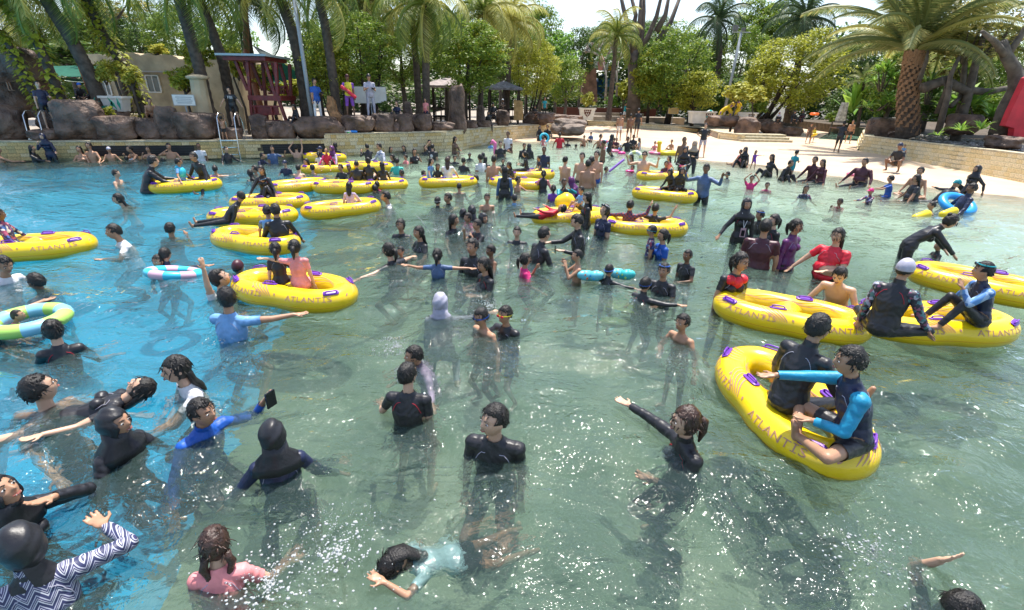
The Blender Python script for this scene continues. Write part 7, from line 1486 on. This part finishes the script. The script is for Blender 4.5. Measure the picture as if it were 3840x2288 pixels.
# phone pouches, lanyards, shirt print, buoy, badge
h = who('phone pouch beside') if any('phone pouch beside' in k for k in P_) else who('with a phone pouch'); c_ = h['root']+h['Rz']@(h['spine'][2]+np.array([0, -.17, 0])); o = empty('phone_pouch', tuple(c_), h['rt'].rotation_euler.z, 'clear pink phone pouch hanging on the front of the woman in black', 'phone pouch'); MB().box((0, 0, 0), (.11, .012, .2)).build('pouch', mat('pink_clear', (.55,.35,.38), .2), o); MB().box((0, -.008, -.01), (.07, .004, .13)).build('phone', phm, o)
MB().tube([(0, 0, .1), (.05, .04, .25), (.07, .09, .42)], .007, 5).tube([(0, 0, .1), (-.02, .04, .25), (-.07, .09, .42)], .007, 5).build('strap', mat('pale_strap', (.6, .6, .62), .5), o)
h = who('phone pouch'); 
h = who('holding up a black phone pouch'); held(h, 1, 'phone_pouch', 'large black phone pouch held up by the laughing woman in blue', 'phone pouch', phm, (.11, .015, .17), up_=.12, off=(0, -.03, -.05))
h = who('above the second ladder'); c_ = h['spine'][3]+np.array([0, -.145*h['k'], .06]); t_ = text('FBI', .17, mat('white_print', (.7,.7,.7), .6), h['rt'], tuple(c_), (math.pi/2, 0, 0), 'print', .002)
h = who('white back print'); c_ = h['spine'][3]+np.array([.05, .13*h['k'], .02]); MB().ell(c_, (.07, .01, .08), None, 2).build('print', mat('white_print', (.7,.7,.7), .6), h['rt'])
h = who('red buoy'); c_ = h['root']+h['Rz']@(h['spine'][2]+np.array([-.02, -.22, -.02])); o = empty('rescue_buoy', tuple(c_), 0, 'red rescue buoy carried across the lifeguard', 'rescue buoy'); MB().cap((-.28, 0, .22), (.30, 0, -.22), .085, .085, 12).build('float', mat('red_foam', (.7,.03,.06), .5), o, True); MB().tube([(-.3, 0, .25), (-.15, .1, .35), (.1, .12, .1)], .012, 5).build('strap', phm, o)
h = who('black and red behind'); 
sv_ = MB()
for s in (-1, 1): sv_.ell(h['spine'][4]+np.array([s*.10, -.05, .02]), (.075, .085, .07), None, 3)
sv_.ell(h['spine'][4]+np.array([.0, -.06, -.02]), (.10, .085, .10), None, 3).build('red_yoke', fabric('r'), h['rt'], True)
h = who('wearing an orange swim ring'); torus('swim_ring', 'T3', 0, 0, .2, .09, orv, 'orange swim ring worn on the head of a beach walker', gpos=h['root']+np.array([0, 0, 1.36*h['k']/.82]))
h = who('yellow float skirt'); torus('swim_ring', 'T3', 0, 0, .16, .09, yelv, 'yellow frilled float worn round the waist of the beach child', gpos=h['root']+np.array([0, 0, .02]))
h = who('bright blue life vest'); MB().ell(h['spine'][3]+np.array([0, -.02, .02]), (.155, .125, .17), None, 3).ell(h['spine'][5]+np.array([0, .05, .0]), (.12, .06, .07), None, 2).build('life_vest', cyanv, h['rt'], True)
h = who('teal bag'); o = MB().ell((0, 0, 0), (.18, .08, .14)).build('beach_bag', mat('teal_bag', (.02,.2,.22), .6), None, True); o.location = h['root']+np.array([-.3, -.1, .0]); tag(o, 'teal and black bag carried by the walker near the boulder', 'bag')
h = who('pink and blue toy bag'); c_ = h['root']+h['Rz']@(h['spine'][1]+np.array([0, -.24, .08])); o = empty('toy_bag', tuple(c_), 0, 'pink and pale blue toy bag held by the woman in a black headscarf', 'bag'); MB().box((-.05, 0, .05), (.16, .05, .07)).build('pink_part', hotp, o); MB().cap((.08, 0, .08), (.1, 0, -.1), .035).build('blue_part', mat('ice_blue', (.35,.6,.75), .3), o)
# submerged swimmers' clothing and limbs seen below the surface at the bottom edge
h = who('seen from above at the bottom')
# glasses on the shirtless man
h = who('with glasses'); q = h; HXf = lambda p: np.asarray(p)*q['HSc']@q['Hm'].T+q['hc']; g_ = MB()
for s in (-1, 1): g_.tube([HXf((s*.031+.02*math.cos(t), -.100, .010+.016*math.sin(t))) for t in np.linspace(0, 6.283, 13)], .0022, 5).tube([HXf((s*.05, -.098, .014)), HXf((s*.078, -.03, .012)), HXf((s*.078, .01, .008))], .0022, 5)
g_.build('glasses', phm, h['rt'])
# ================================================================== splashes and spray
spm = bpy.data.materials.new('splash_water'); spm.use_nodes = True; n, b = nodes(spm); b.inputs['Base Color'].default_value = (.86,.90,.90,1); b.inputs['Roughness'].default_value = .15; b.inputs['Transmission Weight'].default_value = .55; b.inputs['IOR'].default_value = 1.2
def splash(c, x, y, rad, hgt, n_, label, seed=0):
    r = np.random.default_rng(seed+int(x)); p = G(*K(c, x, y)); m_ = MB(); v0, f0 = ico(1)
    for i in range(n_):
        a = r.uniform(0, 6.28); d_ = abs(r.normal())*rad*.6; h_ = hgt*max(0, r.random()**1.6*(1-d_/(rad*1.6))); s = r.uniform(.0015, .0042)
        m_.add(v0*np.array([s*(1+(h_ < .03)*1.5), s*(1+(h_ < .03)*1.5), s*r.uniform(.8, 2)])+p+[math.cos(a)*d_, math.sin(a)*d_, h_+.012], f0)
    for i in range(int(n_/3)):       # flat foam on the surface
        a = r.uniform(0, 6.28); d_ = abs(r.normal())*rad*.45; s = r.uniform(.004, .013); m_.add(v0*np.array([s*r.uniform(.6, 1.6), s*r.uniform(.6, 1.6), .004])+p+[math.cos(a)*d_, math.sin(a)*d_, .014], f0)
    for i in range(int(n_/400)):      # torn sheets of water
        a = r.uniform(0, 6.28); q0 = p+np.array([math.cos(a), math.sin(a), 0])*rad*.25+[0, 0, .01]; q1 = q0+np.array([math.cos(a)*rad*.4, math.sin(a)*rad*.4, hgt*r.uniform(.2, .7)]); m_.tube([q0, (q0+q1)/2+[0, 0, .04], q1], [.012, .006, .002], 5)
    return tag(m_.build('splash', spm, None, True), label, None, None, 'stuff')
splash('V', 822, 1345, .5, .4, 420, 'white splash of water left of the black haired swimmer'); splash('V', 1058, 560, .9, .5, 600, 'splash in front of the goggled child'); splash('V', 960, 845, .35, .12, 260, 'small splash at the stretched arm'); splash('V', 1700, 470, .6, .7, 800, 'splash hitting the man in blue')
splash('V', 1640, 505, .6, .5, 500, 'splash between the two tubes'); splash('V', 1190, 745, .35, .12, 220, 'small splash beside the grey headscarf'); splash('V', 2120, 1345, .35, .08, 200, 'ripples of spray beside the splashing hand'); splash('V', 660, 1420, .35, .12, 260, 'spray round the pink tee'); splash('V', 560, 820, .3, .08, 120, 'spray beside the light blue tee'); splash('V', 1625, 880, .2, .05, 60, 'spray at the small boy')
bpy.data.scenes.remove(S2)
# ripples spreading from the bathers and tubes, worked into the water sheet
wo_ = [o for o in COL.objects if o.name == 'water'][0].data; nv_ = len(wo_.vertices); co = np.zeros(nv_*3, np.float32); wo_.vertices.foreach_get('co', co); co = co.reshape(-1, 3); top_ = co[:, 2] > -1
for q in PEOPLE:
    x, y = q['root'][0], q['root'][1]
    if y > 16: continue
    d2 = np.hypot(co[:, 0]-x, co[:, 1]-y); mk_ = top_ & (d2 < 1.3); dd_ = d2[mk_]; rp_ = np.random.default_rng(int(abs(x*100)))
    co[mk_, 2] += .016*np.exp(-dd_/.42)*np.sin(dd_*19+rp_.uniform(0, 6))*(1+.5*np.sin(4*np.arctan2(co[mk_, 1]-y, co[mk_, 0]-x)+rp_.uniform(0, 6)))
wo_.vertices.foreach_set('co', co.ravel()); wo_.update()
